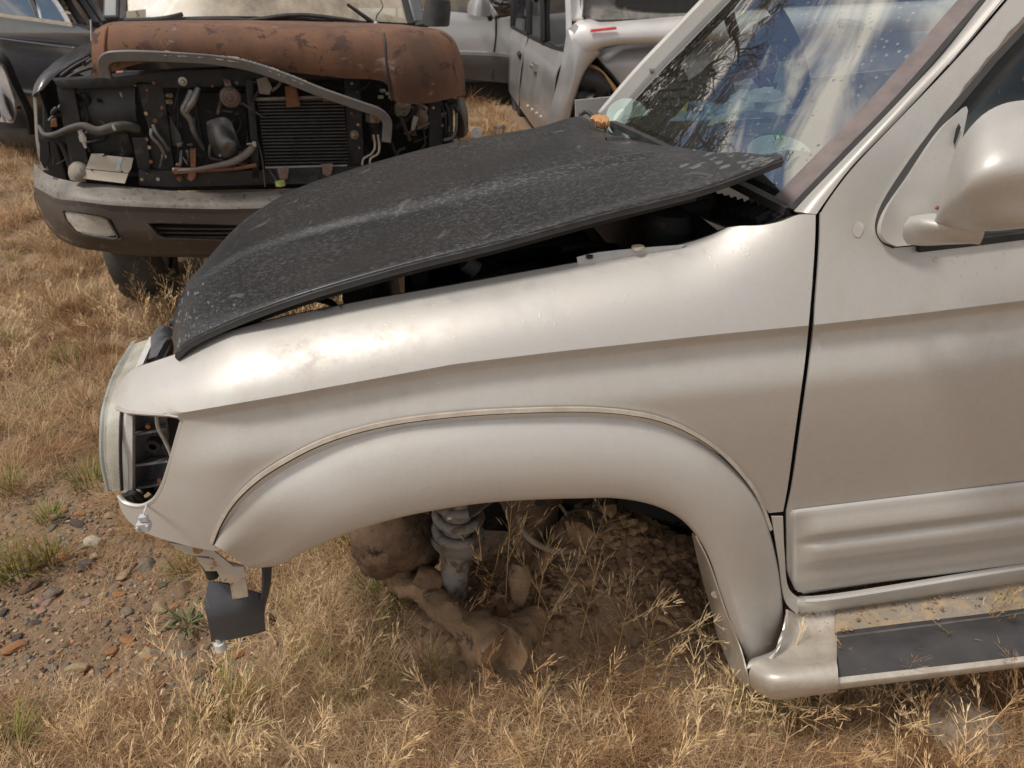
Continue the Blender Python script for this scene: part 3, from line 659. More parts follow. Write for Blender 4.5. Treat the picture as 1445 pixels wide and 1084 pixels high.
# ---- the rest of the cabin and rear body (seen from the side only)
RB = [[MF.loc(u, .20 if n > .35 else .0, n) for u in (1.14, 1.9, 2.6, 3.2)] for n in (.95, .36, .1, -.25)]
obj('rear_body', loft([[MF.loc(u, v, n) for u in (1.16, 1.7, 2.5, 3.15)] for n, v in ((1.0, .30), (.62, .1), (.40, .02), (.1, .0), (-.25, .03))], 30, 4), PAINT, sv, thick=.01)
obj('far_side', loft([[MF.loc(u, 1.62, n) for u in (-.05, .8, 1.7, 3.15)] for n in (.55, .1, -.3)], 12, 3), PAINT, sv, thick=.01)
obj('tail', loft([[MF.loc(3.15, v, n) for v in (.05, .8, 1.6)] for n in (1.0, .4, -.3)], 10, 3), PAINT, sv, thick=.01)
obj('floor_pan', frame_box(.14, 3.1, .1, 1.55, -.33, -.27), DARKIN, sv)

# ---- sill, running board
obj('rocker_panel', loft([MF.pts([(1112, 845, .05), (1126, 843, .02), (1145, 843, .008), (1445, 797, .008), (1960, 720, .008)]), MF.pts([(1112, 850, .04), (1126, 849, -.002), (1145, 849, -.006), (1445, 803, -.006), (1960, 727, -.006)]),
                          MF.pts([(1112, 856, .05), (1126, 858, .0), (1145, 857, -.002), (1445, 812, -.002), (1960, 737, -.002)]), MF.pts([(1114, 866, .07), (1128, 868, .02), (1150, 866, .02), (1445, 822, .02), (1960, 747, .02)])], 60, 3), PAINT, sv, thick=.003)
obj('sill_corner', loft([MF.pts([(1104, 728, .006), (1106, 780, .006), (1112, 830, .006), (1130, 846, .006)]), MF.pts([(1088, 728, .008), (1098, 790, .004), (1108, 850, .0), (1124, 866, .0)])], 20, 3), PAINT, sv, thick=.003)
STEPDIRT = worn('dusty_step', (.30, .22, .135), (.42, .32, .20), 14, (.8, 1), 0, .6, 60, .004, c3=(.25, .215, .175), c3scale=9, c3pos=(.46, .54))
rb = obj('running_board', loft([MF.pts([(1178, 859, .02), (1240, 850, .02), (1445, 820, .02), (1960, 745, .02)]), MF.pts([(1178, 879, -.02), (1240, 871, -.02), (1445, 842, -.02), (1960, 768, -.02)]),
                                MF.pts([(1178, 896, -.05), (1240, 888, -.05), (1445, 861, -.05), (1960, 788, -.05)])], 40, 4), STEPDIRT, sv, thick=.006)
SG = []
rs = random.Random(12)
for _ in range(420):
    x = rs.uniform(1112, 1960); f_ = abs(rs.gauss(0, .33)) if rs.random() < .7 else rs.uniform(0, 1)
    if f_ > 1: continue
    yt_ = float(np.interp(x, [1112, 1180, 1445, 1960], [866, 860, 822, 747])); yb_ = float(np.interp(x, [1112, 1180, 1445, 1960], [900, 893, 859, 786]))
    SG.append(MF.at(x, yt_ + (yb_ - yt_) * f_, .012 - .07 * f_))
STEPPTS = SG
tr_ = obj('tread_pad', loft([MF.pts([(1181, 896, -.050), (1445, 862, -.050), (1960, 789, -.050)]), MF.pts([(1181, 903, -.066), (1445, 869, -.066), (1960, 796, -.066)]), MF.pts([(1181, 925, -.112), (1445, 891, -.112), (1960, 820, -.112)]), MF.pts([(1181, 958, -.155), (1445, 928, -.155), (1960, 862, -.155)])], 50, 4), worn('step_rubber', (.035, .033, .036), (.06, .056, .056), 10, (.5, .8), 0, .25, 110, c3=(.22, .17, .12), c3scale=9, c3pos=(.62, .75)), rb, thick=.008)
for dvv, y0, y1 in ((-.062, 900, 866), (-.074, 907, 873), (-.098, 918, 884)):
    obj('tread_rib', tube(MF.pts([(1182, y0, dvv - .004), (1445, y1, dvv - .004), (1960, y1 - 73, dvv - .004)]), 1, 4, 2, flat=(.005, .006)), worn('rib_rubber', (.07, .066, .064), (.12, .112, .105), 20, (.5, .8)), tr_)
obj('board_edge', loft([MF.pts([(1180, 957, -.157), (1445, 927, -.157), (1960, 861, -.157)]), MF.pts([(1180, 964, -.165), (1445, 933, -.165), (1960, 867, -.165)]), MF.pts([(1180, 970, -.160), (1445, 938, -.160), (1960, 873, -.160)]), MF.pts([(1180, 969, -.10), (1445, 938, -.10), (1960, 873, -.10)])], 40, 3), PAINT_DIRTY, rb, thick=.003)
cap = [
  MF.pts([(1109, 860, -.01), (1125, 866, .01), (1150, 866, .012), (1181, 860, .016)]),
  MF.pts([(1108, 885, -.03), (1125, 890, -.02), (1150, 890, -.02), (1181, 884, -.022)]),
  MF.pts([(1100, 912, -.062), (1118, 912, -.06), (1150, 910, -.062), (1181, 905, -.064)]),
  MF.pts([(1088, 928, -.09), (1110, 932, -.10), (1150, 930, -.105), (1181, 926, -.105)]),
  MF.pts([(1070, 935, -.11), (1100, 945, -.14), (1145, 944, -.15), (1181, 940, -.15)]),
  MF.pts([(1060, 945, -.115), (1092, 957, -.158), (1140, 957, -.166), (1181, 954, -.166)]),
  MF.pts([(1060, 962, -.11), (1090, 972, -.16), (1140, 970, -.17), (1181, 965, -.17)]),
  MF.pts([(1070, 977, -.08), (1095, 984, -.14), (1140, 979, -.15), (1181, 973, -.155)]),
  MF.pts([(1080, 975, .0), (1100, 980, -.05), (1140, 976, -.08), (1181, 970, -.09)])]
obj('board_end_cap', loft(cap, 40, 5), PAINT_DIRTY, rb, thick=.004, sharp=80)
# nose of the board, sweeping up to the flare
obj('board_nose', loft([MF.pts([(1108, 868, -.03), (1107, 895, -.045), (1094, 916, -.06), (1060, 930, -.062)]), MF.pts([(1106, 880, -.055), (1102, 905, -.075), (1088, 924, -.09), (1056, 936, -.09)]),
                        MF.pts([(1096, 925, -.09), (1090, 930, -.1), (1078, 936, -.105), (1054, 944, -.10)])], 24, 4), PAINT, rb, sharp=80, thick=.003)
obj('board_front', loft([MF.pts([(1016, 838, -.02), (1030, 876, -.035), (1045, 912, -.05), (1054, 944, -.10), (1058, 965, -.11)]), MF.pts([(1004, 850, .06), (1012, 890, .05), (1025, 925, .03), (1040, 955, -.03), (1066, 978, -.06)])], 24, 3), PAINT_DIRTY, rb, thick=.003)

# ---- wheel well and suspension
def rough(VF, amp, sc, seed=0):          # caked mud: uneven surface
    V, F = VF
    return [np.asarray(v) + amp * np.array([noise.fractal(Vector(tuple(np.asarray(v) * sc + seed + 7 * k)), .9, 2.1, 4) for k in range(3)]) for v in V], F
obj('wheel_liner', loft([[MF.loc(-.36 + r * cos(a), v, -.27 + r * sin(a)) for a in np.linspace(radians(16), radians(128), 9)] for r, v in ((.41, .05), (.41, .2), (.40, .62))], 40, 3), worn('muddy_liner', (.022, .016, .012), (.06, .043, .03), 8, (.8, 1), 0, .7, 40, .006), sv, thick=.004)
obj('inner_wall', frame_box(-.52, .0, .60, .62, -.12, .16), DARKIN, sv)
obj('frame_rail', tube(MF.pts([(470, 700, .55), (640, 712, .55), (860, 730, .55), (1040, 775, .55), (1200, 800, .55)]), 1, 4, 6, flat=(.08, .11)), DARKIN, sv, bevel=.006)
for x, y in ((868, 706), (955, 738)):
    obj('rail_hole', disc(MF.at(x, y, .493), -MF.v, .009, .004, 12), RUBBER, sv)
# blocky mount caked in mud at the front
obj('frame_mount', rough(loft([MF.pts([(500, 742, .42), (520, 735, .36), (560, 728, .34), (600, 726, .38)]), MF.pts([(508, 770, .38), (530, 765, .31), (570, 762, .30), (606, 758, .36)]), MF.pts([(514, 792, .39), (540, 797, .31), (580, 790, .31), (612, 778, .37)]), MF.pts([(520, 803, .44), (545, 806, .40), (585, 798, .40), (614, 786, .44)])], 40, 10), 0.010, 26), worn('dark_mud', (.085, .05, .028), (.16, .098, .058), 16, (.85, 1), 0, 1.0, 40, .008, c3=(.04, .026, .018), c3scale=17), sv, thick=.02)
obj('mount_web', loft([MF.pts([(578, 722, .36), (586, 745, .36), (592, 770, .37), (604, 790, .40)]), MF.pts([(604, 720, .36), (612, 745, .38), (616, 770, .40), (620, 790, .42)])], 14, 2), MUDRUST, sv, thick=.012)
# coil spring, seat, damper
HP = []
cs0, cs1 = MF.at(648, 668, .34), MF.at(646, 758, .30)
axd = (cs1 - cs0); 
for k in range(90):
    a = k / 89; th = a * 2 * pi * 4.2
    HP.append(cs0 + axd * a + (MF.u * cos(th) + MF.v * sin(th)) * .052)
sp_ = obj('coil_spring', tube(HP, .0125, 10, 1), ZINC, sv)
obj('paint_mark', box(MF.at(634, 731, .24), axes(MF), (.010, .004, .007)), WHPL, sp_)
obj('spring_seat', disc(MF.at(646, 768, .30), -axd, .06, .03, 26, [(0, -.012), (.045, -.018), (.06, 0), (.066, .012), (.060, .018), (.02, .016), (0, .016)]), ZINC, sv)
da, db = MF.at(646, 700, .31), MF.at(640, 868, .27)
obj('shock_absorber', tube([da, da + (db - da) * .45, da + (db - da) * .46, da + (db - da) * .8, da + (db - da) * .82, db], [.036, .036, .036, .033, .026, .022], 18, 1), ZINC, sv)
# arms
obj('lower_arm', rough(tube(MF.pts([(558, 806, .36), (600, 838, .28), (652, 876, .17), (706, 918, .07)]), [.040, .036, .042, .055], 18, 16), .016, 16), MUDDY, sv)
obj('rear_arm', rough(tube(MF.pts([(858, 800, .42), (800, 850, .27), (750, 882, .15), (712, 915, .07)]), [.034, .034, .040, .055], 18, 16), .016, 16), MUDDY, sv)
obj('arm_bush', rough(tube(MF.pts([(588, 808, .30), (602, 816, .29), (622, 826, .28)]), [.028, .032, .028], 14), 0.006, 22), MUDRUST, sv)
obj('steering_knuckle', rough(loft([MF.pts([(700, 690, .42), (716, 740, .36), (728, 785, .30), (738, 830, .24)]), MF.pts([(745, 690, .37), (745, 740, .32), (748, 790, .27), (750, 840, .22)]), MF.pts([(800, 690, .42), (786, 735, .37), (766, 785, .31), (760, 830, .25)])], 24, 5), 0.008, 18), MUDRUST, sv, thick=.022)
for x, y, dvv, r_ in ((762, 708, .355, .013), (739, 737, .325, .009), (736, 787, .28, .006)):
    obj('knuckle_hole', disc(MF.at(x, y, dvv - .006), -MF.v, r_, .003, 14), RUBBER, sv)
obj('ball_joint', rough(tube(MF.pts([(735, 795, .22), (735, 812, .21), (734, 830, .20), (733, 850, .19)]), [.018, .027, .026, .018], 14), 0.008, 25), MUDDY, sv)
obj('tie_rod', rough(tube(MF.pts([(738, 820, .25), (770, 785, .27), (800, 752, .30)]), [.024, .020, .026], 12), 0.005, 22), MUDRUST, sv)
obj('caliper_bracket', join([panel(MF, [(797, 735), (822, 738), (842, 755), (832, 772), (818, 776), (803, 762)], dv=.27, step=8)]), MUDDY, sv, thick=.02)
obj('steering_link', tube(MF.pts([(808, 748, .33), (850, 738, .4), (880, 736, .46)]), .028, 12), DARKIN, sv)
cvp = MF.pts([(788, 770, .34), (806, 800, .28), (818, 830, .24)]); ca = cvp[2] - cvp[0]; cn = np.linalg.norm(ca)
prof = [(0, 0)]
for k in range(7):
    r0 = .050 - .0032 * k; h0 = cn * (.05 + .12 * k)
    prof += [(r0, h0), (r0, h0 + cn * .055), (r0 - .009, h0 + cn * .075), (r0 - .009, h0 + cn * .105)]
prof += [(.02, cn * .95), (0, cn * .95)]
obj('axle_boot', disc(cvp[0], ca, 1, 1, 26, prof), worn('dusty_boot', (.10, .082, .065), (.17, .14, .11), 16, (.8, 1), 0, .3, 70), sv)
obj('drive_shaft', rough(tube(MF.pts([(816, 825, .24), (838, 860, .19), (862, 900, .14), (870, 925, .12)]), [.020, .017, .022, .02], 12), 0.006, 25), MUDDY, sv)
obj('brake_hose', tube(MF.pts([(732, 728, .31), (740, 752, .27), (762, 770, .25), (790, 778, .24), (812, 776, .25)]), .0078, 8), worn('dusty_hose', (.20, .155, .11), (.3, .24, .18), 20, (.8, 1)), sv)
obj('sensor_wire', tube(MF.pts([(806, 740, .26), (803, 725, .25), (818, 718, .25), (840, 722, .26), (862, 735, .3), (866, 748, .34)]), .0035, 6), RUBBER, sv)
obj('sensor_wire', tube(MF.pts([(790, 712, .30), (806, 735, .26), (812, 748, .25)]), .0045, 6), MUDDY, sv)
# ------------------------------------------------------------------ loose black hood lying over the engine bay
m, N, L, P = nodes_of('wet_black_hood')
t1 = tex(N, L, 3.0, 5, .6)
t2 = tex(N, L, 260, 2, .5, stretch=(.40, .9, 1), dist=.8)         # thin streaks where the wet has beaded
t3 = tex(N, L, 17, 4, .6, stretch=(1, .55, 1), dist=.6)
s2 = ramp(N, L, t2.outputs['Fac'], [(.545, 0.0), (.58, 1.0)])
s1 = ramp(N, L, t1.outputs['Fac'], [(.30, .25), (.62, 1.0)])
ml = N.new('ShaderNodeMath'); ml.operation = 'MULTIPLY'; L.new(s2.outputs['Color'], ml.inputs[0]); L.new(s1.outputs['Color'], ml.inputs[1])
s3 = ramp(N, L, t3.outputs['Fac'], [(.655, 0.0), (.675, 1.0)])
mx = N.new('ShaderNodeMath'); mx.operation = 'MAXIMUM'; L.new(ml.outputs[0], mx.inputs[0]); L.new(s3.outputs['Color'], mx.inputs[1])
c = mixc(N, L, mx.outputs[0], (.013, .013, .0135), (.055, .053, .053))
L.new(c, P.inputs['Base Color'])
rr = ramp(N, L, mx.outputs[0], [(0.0, .36), (1.0, .58)]); L.new(rr.outputs['Color'], P.inputs['Roughness'])
P.inputs['Specular IOR Level'].default_value = .62
bump(N, L, P, mx.outputs[0], .10, .0005)
HOODM = m
hd = thing('car_hood', 'loose matt black hood, wet and blotchy, lying over an open engine bay', 'hood', MF.at(640, 300, .6))
HR = [
 [(249, 505, .125), (262, 490, .115), (302, 470, .11), (400, 432, .10), (560, 385, .10), (700, 350, .10), (850, 308, .10), (1000, 269, .10), (1107, 225, .10)],
 [(247, 498, .12), (262, 482, .115), (302, 461, .11), (400, 422, .10), (560, 374, .10), (700, 339, .10), (850, 298, .10), (1000, 260, .10), (1105, 221, .105)],
 [(243, 470, .20), (256, 452, .20), (304, 425, .21), (400, 390, .22), (560, 345, .23), (700, 308, .23), (850, 270, .23), (990, 238, .22), (1075, 218, .2)],
 [(255, 420, .36), (275, 408, .36), (340, 366, .395), (463, 329, .395), (562, 306, .395), (700, 274, .395), (816, 246, .395), (930, 225, .395), (1030, 213, .37)],
 [(257, 416, .375), (277, 404, .375), (340, 363, .405), (463, 326, .405), (562, 303, .405), (700, 271, .405), (816, 243, .405), (930, 223, .405), (1026, 212, .385)],
 [(262, 404, .42), (282, 388, .42), (340, 355, .428), (463, 313, .428), (562, 290, .428), (700, 257, .428), (816, 231, .428), (910, 215, .43), (1010, 211, .43)],
 [(264, 399, .44), (284, 384, .44), (344, 350, .442), (466, 309, .442), (562, 286, .442), (700, 253, .442), (816, 228, .442), (905, 213, .446), (1005, 210, .45)],
 [(300, 358, .62), (325, 340, .62), (390, 310, .66), (480, 280, .68), (580, 254, .68), (700, 224, .68), (800, 203, .68), (880, 198, .68), (950, 204, .66)],
 [(345, 312, .85), (368, 302, .85), (430, 277, .88), (520, 250, .9), (610, 226, .9), (700, 207, .9), (790, 190, .9), (840, 186, .9), (884, 196, .88)],
 [(402, 274, 1.08), (420, 266, 1.08), (455, 253, 1.09), (535, 228, 1.1), (620, 206, 1.1), (700, 190, 1.1), (770, 179, 1.1), (805, 172, 1.1), (835, 172, 1.1)],
 [(432, 262, 1.18), (446, 256, 1.18), (470, 248, 1.18), (540, 226, 1.18), (625, 204, 1.18), (700, 191, 1.18), (765, 178, 1.18), (798, 168, 1.18), (820, 163, 1.18)]]
HR[0] = [(x, y + 4, v - .002) for x, y, v in HR[1]]
hs = obj('hood_skin', loft([MF.pts(r) for r in HR], 90, 5), HOODM, hd, thick=.002, sharp=60, off=-1)
obj('hem', loft([MF.pts(HR[0]), [p - MF.n * .010 + MF.v * .004 for p in MF.pts(HR[0])], [p - MF.n * .014 + MF.v * .03 for p in MF.pts(HR[0])]], 80, 2), worn('hood_edge', (.02, .02, .022), (.05, .05, .055), 30, (.3, .6)), hd, thick=.003)
obj('front_hem', loft([MF.pts([(249, 505, .125), (243, 470, .20), (255, 420, .36), (300, 358, .62), (345, 312, .85), (402, 274, 1.08)]), [p + MF.u * .03 - MF.n * .012 for p in MF.pts([(249, 505, .125), (243, 470, .20), (255, 420, .36), (300, 358, .62), (345, 312, .85), (402, 274, 1.08)])]], 50, 2), BLACKPL, hd, thick=.003)
obj('underside_frame', loft([[p - MF.n * .03 + MF.v * .05 for p in MF.pts(HR[0][1:-1])], [p - MF.n * .03 + MF.v * .02 for p in MF.pts(HR[3][1:-1])], [p - MF.n * .03 for p in MF.pts(HR[7][1:-1])], [p - MF.n * .03 - MF.v * .06 for p in MF.pts(HR[10][1:-1])]], 30, 3), DARKIN, hd, thick=.006)
def nozzle(x, y, dv, s=1):
    c = MF.at(x, y, dv)
    obj('washer_nozzle', loft([[c + MF.u * a * .022 * s + MF.v * b * .014 * s + MF.n * h * s for a in (-1, -.5, 0, .6, 1)] for b, h in ((-1, -.001), (-.6, .008), (0, .011), (.6, .008), (1, -.001))], 10, 3), BLACKPL, hd)
nozzle(868, 199, .70)
nozzle(706, 181, 1.15, .7); 
obj('hinge_tab', disc(MF.at(672, 187, 1.19), -MF.v, .016, .004, 16, [(.005, 0), (.016, 0), (.016, .004), (.005, .004)]), worn('grey_tab', (.30, .30, .30), (.4, .4, .39), 40, (.5, .7)), hd)
obj('latch_stud', tube(MF.pts([(240, 455, .30), (246, 455, .30)]), .008, 8, 1), BLACKPL, hd)
# patches where the black has lifted, thickest at the rear corner and the front tip
from mathutils.bvhtree import BVHTree
HB = BVHTree.FromPolygons([Vector(v.co) + Vector(hd.location) for v in hs.data.vertices], [p.vertices for p in hs.data.polygons])
LIFT = worn('lifted_black', (.07, .068, .07), (.15, .145, .145), 40, (.45, .65), 0, .1, 90)
rs = random.Random(8); made = 0
while made < 66:
    a = rs.random()
    if a < .5: x, y, w, h = 1095 - abs(rs.gauss(0, 55)), 224 + rs.gauss(-4, 10), rs.uniform(3, 12), rs.uniform(1.2, 3.0)
    elif a < .8: x, y, w, h = 250 + abs(rs.gauss(0, 26)), rs.uniform(400, 490), rs.uniform(.8, 2.2), rs.uniform(1.5, 4)
    else: x, y, w, h = rs.uniform(840, 1060), 0, rs.uniform(2, 7), rs.uniform(.8, 1.8); y = 190 + (x - 840) * .11 + abs(rs.gauss(0, 6))
    V = []
    for k in range(9):
        t = 2 * pi * k / 9; q = rs.uniform(.5, 1.25)
        r = Vector(ray(x + w * cos(t) * q, y + h * sin(t) * q - .25 * w * cos(t))).normalized(); hit = HB.ray_cast(Vector(CAM), r)
        if hit[0] is None: break
        V.append(np.array(hit[0] - r * .0012))
    if len(V) == 9:
        obj('lifted_patch', (V, [tuple(range(9))]), LIFT, hs, smooth=False); made += 1
# curled far rear corner
obj('corner_curl', tube(MF.pts([(818, 163, 1.19), (826, 158, 1.19), (834, 162, 1.17), (838, 172, 1.14)]), .006, 8), HOODM, hd)
# bark chip left on the corner
ch = obj('bark_chip', rough(loft([[MF.at(x, y, v) for x, y, v in ((836, 172, 1.0), (842, 169, 1.0), (850, 169, .99), (857, 171, .98))], [MF.at(x, y, v) for x, y, v in ((837, 174, .98), (843, 174, .975), (851, 175, .97), (858, 176, .97))], [MF.at(x, y, v) for x, y, v in ((840, 176, .985), (846, 177, .985), (852, 178, .98), (857, 178, .98))]], 10, 4), .007, 40), worn('orange_bark', (.36, .17, .075), (.52, .29, .13), 30, (.7, .95), 0, .5, 60), None, thick=.012, origin=MF.at(848, 173, .98), sharp=30)
tag(ch, 'small orange brown chip of bark on the rear corner of the black hood', 'bark chip')
# ------------------------------------------------------------------ rusty-hooded dark SUV, facing the camera
RUST = worn('rusted_hood', (.088, .045, .028), (.19, .094, .055), 5, (.7, .95), 0, .35, 50, .003, c3=(.065, .033, .025), c3scale=13, c3pos=(.55, .60), stretch=(1, 1, .5))
mR, N, L, P = MATS['rusted_hood'], MATS['rusted_hood'].node_tree.nodes, MATS['rusted_hood'].node_tree.links, MATS['rusted_hood'].node_tree.nodes['Principled BSDF']
old = P.inputs['Base Color'].links[0].from_socket
tt = tex(N, L, 4.5, 8, .7, stretch=(1, 1, 2)); rr = ramp(N, L, tt.outputs['Fac'], [(.60, 0.0), (.63, .55)])
L.new(mixc(N, L, rr.outputs['Color'], old, (.27, .24, .23)), P.inputs['Base Color'])
DPAINT = worn('dark_grey_paint', (.030, .030, .034), (.05, .049, .052), 4, (.3, .5), .2, .05, 60, c3=(.11, .09, .07), c3scale=12, c3pos=(.6, .75), coat=.4)
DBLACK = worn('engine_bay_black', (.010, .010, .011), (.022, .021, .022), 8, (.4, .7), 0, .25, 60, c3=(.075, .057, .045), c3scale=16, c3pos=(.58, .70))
BUMPERM = worn('weathered_bumper', (.058, .049, .044), (.088, .075, .066), 3, (.38, .6), .25, .12, 90, c3=(.20, .18, .155), c3scale=24, c3pos=(.60, .72), coat=.15)
BUMPTOP = worn('bumper_ledge', (.13, .12, .105), (.23, .21, .185), 6, (.45, .7), .2, .15, 90, c3=(.09, .08, .075), c3scale=30, c3pos=(.54, .64))
BROWNRUST = worn('brown_rust', (.14, .055, .028), (.26, .12, .065), 20, (.7, .95), 0, .4, 80)
ALU = worn('dull_aluminium', (.34, .33, .31), (.5, .49, .46), 20, (.3, .55), .7, .1, 80)
BRASS = worn('tarnished_brass', (.34, .27, .15), (.45, .37, .22), 40, (.4, .6), .6)
HOSE = worn('dusty_hose_black', (.05, .047, .044), (.11, .10, .092), 14, (.6, .85), 0, .15, 60)

ru = thing('wrecked_suv', 'dark SUV with stripped front and rust red hood facing the camera', 'car', (DF.loc(0, .8, 0)[0], DF.loc(0, .8, 0)[1], 0))
D = lambda L: DF.pts(L)
def dbox(x0, y0, x1, y1, dv, thick=.05, name='part', mat=None, par=None, bevel=.006):
    q = [DF.at(x0, y0, dv), DF.at(x1, y0, dv), DF.at(x1, y1, dv), DF.at(x0, y1, dv)]
    V = q + [p + DF.v * thick for p in q]
    return obj(name, (V, [(0,3,2,1),(4,5,6,7),(0,1,5,4),(1,2,6,5),(2,3,7,6),(3,0,4,7)][:6]), mat or DBLACK, par or ru, bevel=bevel)
def dplate(name, poly, dv, mat, thick=.004, par=None, bevel=.002, step=12, dvf=None):
    return obj(name, panel(DF, poly, dv=dvf or dv, step=step), mat, par or ru, thick=thick, bevel=bevel, sharp=50)
def bow(x): return .02 + .34 * np.clip((135 - np.asarray(x, float)) / 88, 0, 1.2)**2 + .34 * np.clip((np.asarray(x, float) - 590) / 88, 0, 1.2)**2 - .05 * (1 - ((np.asarray(x, float) - 370) / 330)**2)

# bumper: ledge on top, face with the openings, bottom lip
XB = [48, 58, 80, 110, 150, 200, 260, 330, 400, 480, 560, 610, 640, 655]
y_back = np.interp(XB, [47, 60, 80, 110, 180, 235, 330, 420, 560, 655], [228, 243, 251, 257, 263, 270, 272, 266, 250, 215])
y_edge = np.interp(XB, [47, 80, 150, 230, 330, 400, 560, 655], [262, 279, 288, 293, 294, 291, 275, 240])
y_bot = np.interp(XB, [47, 62, 75, 110, 180, 290, 400, 560, 655], [275, 310, 327, 345, 356, 360, 358, 342, 300])
lg = [[DF.at(x, y, float(bow(x)) + .10) for x, y in zip(XB, y_back)], [DF.at(x, y + (e - y) * .12, float(bow(x)) + .085) for x, y, e in zip(XB, y_back, y_edge)],
      [DF.at(x, e - 6, float(bow(x)) + .012) for x, e in zip(XB, y_edge)], [DF.at(x, e + 1, float(bow(x))) for x, e in zip(XB, y_edge)]]
bp = obj('bumper', loft([[DF.at(x, e + 1, float(bow(x))) for x, e in zip(XB, y_edge)], [DF.at(x, e + 8, float(bow(x)) + .004) for x, e in zip(XB, y_edge)]], 60, 2), BUMPERM, ru)
obj('bumper_ledge', loft(lg, 70, 3), BUMPTOP, bp, sharp=60)
fog = [(88, 297), (104, 298), (150, 306), (158, 310), (172, 336), (166, 340), (120, 334), (106, 328), (92, 310)]
slot = [(208, 315), (220, 314), (360, 318), (420, 316), (415, 338), (330, 340), (232, 337), (222, 332)]
face = [(x, float(np.interp(x, XB, y_edge)) + 7) for x in np.linspace(48, 652, 40)] + [(x, float(np.interp(x, XB, y_bot))) for x in np.linspace(652, 48, 40)]
obj('bumper_face', panel(DF, face, [fog, slot], lambda x, y: bow(x) + .004 + .05 * sm(.55, 1.0, (y - np.interp(x, XB, y_edge)) / (np.interp(x, XB, y_bot) - np.interp(x, XB, y_edge)))**1.5, 9), BUMPERM, bp, thick=.004, sharp=60)
obj('bumper_lip', loft([[DF.at(x, y - 1, float(bow(x)) + .054) for x, y in zip(XB, y_bot)], [DF.at(x, y + 4, float(bow(x)) + .075) for x, y in zip(XB, y_bot)], [DF.at(x, y + 2, float(bow(x)) + .16) for x, y in zip(XB, y_bot)]], 60, 3), BUMPERM, bp)
def recess(name, poly, d, mat, par):
    q = poly + [poly[0]]
    a = [DF.at(x, y, float(bow(x)) + .006) for x, y in q]; c0 = np.mean(np.array(poly), 0)
    b = [DF.at(c0[0] + (x - c0[0]) * .93, c0[1] + (y - c0[1]) * .86, float(bow(x)) + d) for x, y in q]
    return obj(name, (a + b, grid_faces(2, len(q))), mat, par, thick=.002)
recess('fog_bezel', fog, .045, BUMPERM, bp); recess('slot_surround', slot, .06, BUMPERM, bp)
fl_ = obj('fog_light', panel(DF, [(92, 299), (106, 301), (140, 307), (150, 312), (160, 330), (150, 332), (122, 328), (108, 322), (96, 310)], dv=lambda x, y: bow(x) + .03, step=7), worn('clouded_lamp', (.20, .17, .14), (.52, .46, .40), 26, (.2, .4), .3, .4, 35, .004, coat=.6), ru, thick=.01)
obj('lens', panel(DF, [(91, 298), (106, 300), (142, 306), (152, 311), (163, 332), (150, 334), (121, 330), (107, 324), (95, 310)], dv=lambda x, y: bow(x) + .02, step=12), LENS, fl_, thick=.003)
obj('lens_rim', tube([DF.at(x, y, float(bow(x)) + .02) for x, y in [(152, 308), (160, 322), (166, 336), (140, 334), (118, 330)]], 1, 4, 4, flat=(.012, .008)), BUMPERM, fl_)
obj('slot_back', panel(DF, [(212, 314), (420, 314), (420, 340), (220, 340)], dv=.09, step=30), DBLACK, bp)
for y in (321, 327, 333):
    obj('slot_bar', tube(D([(216 + (y - 321), y, .05), (300, y + 1, .03), (412, y, .03)]), 1, 4, 3, flat=(.03, .007)), BUMPERM, bp)

# wheels behind the bumper
for u_ in (-.78, .72):
    c = DF.loc(u_, .85, 0); c[2] = .30
    wh = obj('wheel', disc(c - DF.u * .12, DF.u, 1, 1, 36, [(.20, 0), (.24, .01), (.33, .0), (.365, .03), (.372, .07), (.372, .17), (.365, .21), (.33, .24), (.24, .23), (.2, .24)]), worn('dusty_tyre', (.05, .046, .042), (.10, .092, .083), 8, (.8, 1), 0, .4, 50), ru)
    obj('rim', disc(c - DF.u * .10, DF.u, 1, 1, 30, [(0, .06), (.08, .05), (.16, .07), (.20, .01), (.215, .01), (.215, .2), (0, .2)]), ALU, wh)

# radiator support: top beam with its step, posts, lower beam
ub = [(76, 114), (110, 112), (190, 106), (240, 101), (300, 98), (345, 97), (420, 96), (560, 92), (600, 92), (600, 108), (560, 112), (420, 112), (345, 121), (260, 124), (226, 124), (212, 116), (196, 116), (183, 122), (110, 125), (82, 125)]
sb = dplate('radiator_support', ub, .12, DBLACK, .06, step=14)
obj('beam_flange', loft([D([(76, 114, .12), (110, 112, .12), (190, 106, .12), (240, 101, .12), (345, 97, .12), (600, 92, .12)]), D([(74, 110, .22), (110, 108, .22), (190, 101, .22), (240, 97, .22), (345, 93, .22), (600, 88, .22)])], 30, 2), DBLACK, sb, thick=.004)
for x, y, r_ in ((167, 114, .006), (237, 115, .010), (280, 114, .007), (344, 113, .008)):
    obj('beam_hole', disc(DF.at(x, y, .116), -DF.v, r_, .002, 12), RUBBER, sb)
obj('washer_bolt', disc(DF.at(258, 115, .116), -DF.v, .018, .01, 18, [(0, .014), (.006, .014), (.008, .006), (.018, .004), (.018, 0)]), ALU, sb)
for nm, poly, dv in (('support_post', [(80, 124), (104, 124), (126, 240), (118, 258), (104, 258)], .14), ('support_post', [(192, 118), (230, 120), (246, 240), (222, 256), (206, 246), (212, 190)], .15),
                     ('support_post', [(346, 112), (356, 112), (364, 200), (366, 252), (356, 252), (354, 200)], .10), ('support_post', [(486, 112), (508, 112), (514, 240), (492, 244)], .14), ('support_post', [(606, 140), (622, 140), (626, 240), (606, 240)], .16)):
    dplate(nm, poly, dv, DBLACK, .035)
dplate('lower_beam', [(196, 240), (250, 244), (380, 240), (480, 236), (560, 230), (560, 250), (480, 258), (250, 264), (196, 262)], .10, DBLACK, .08)
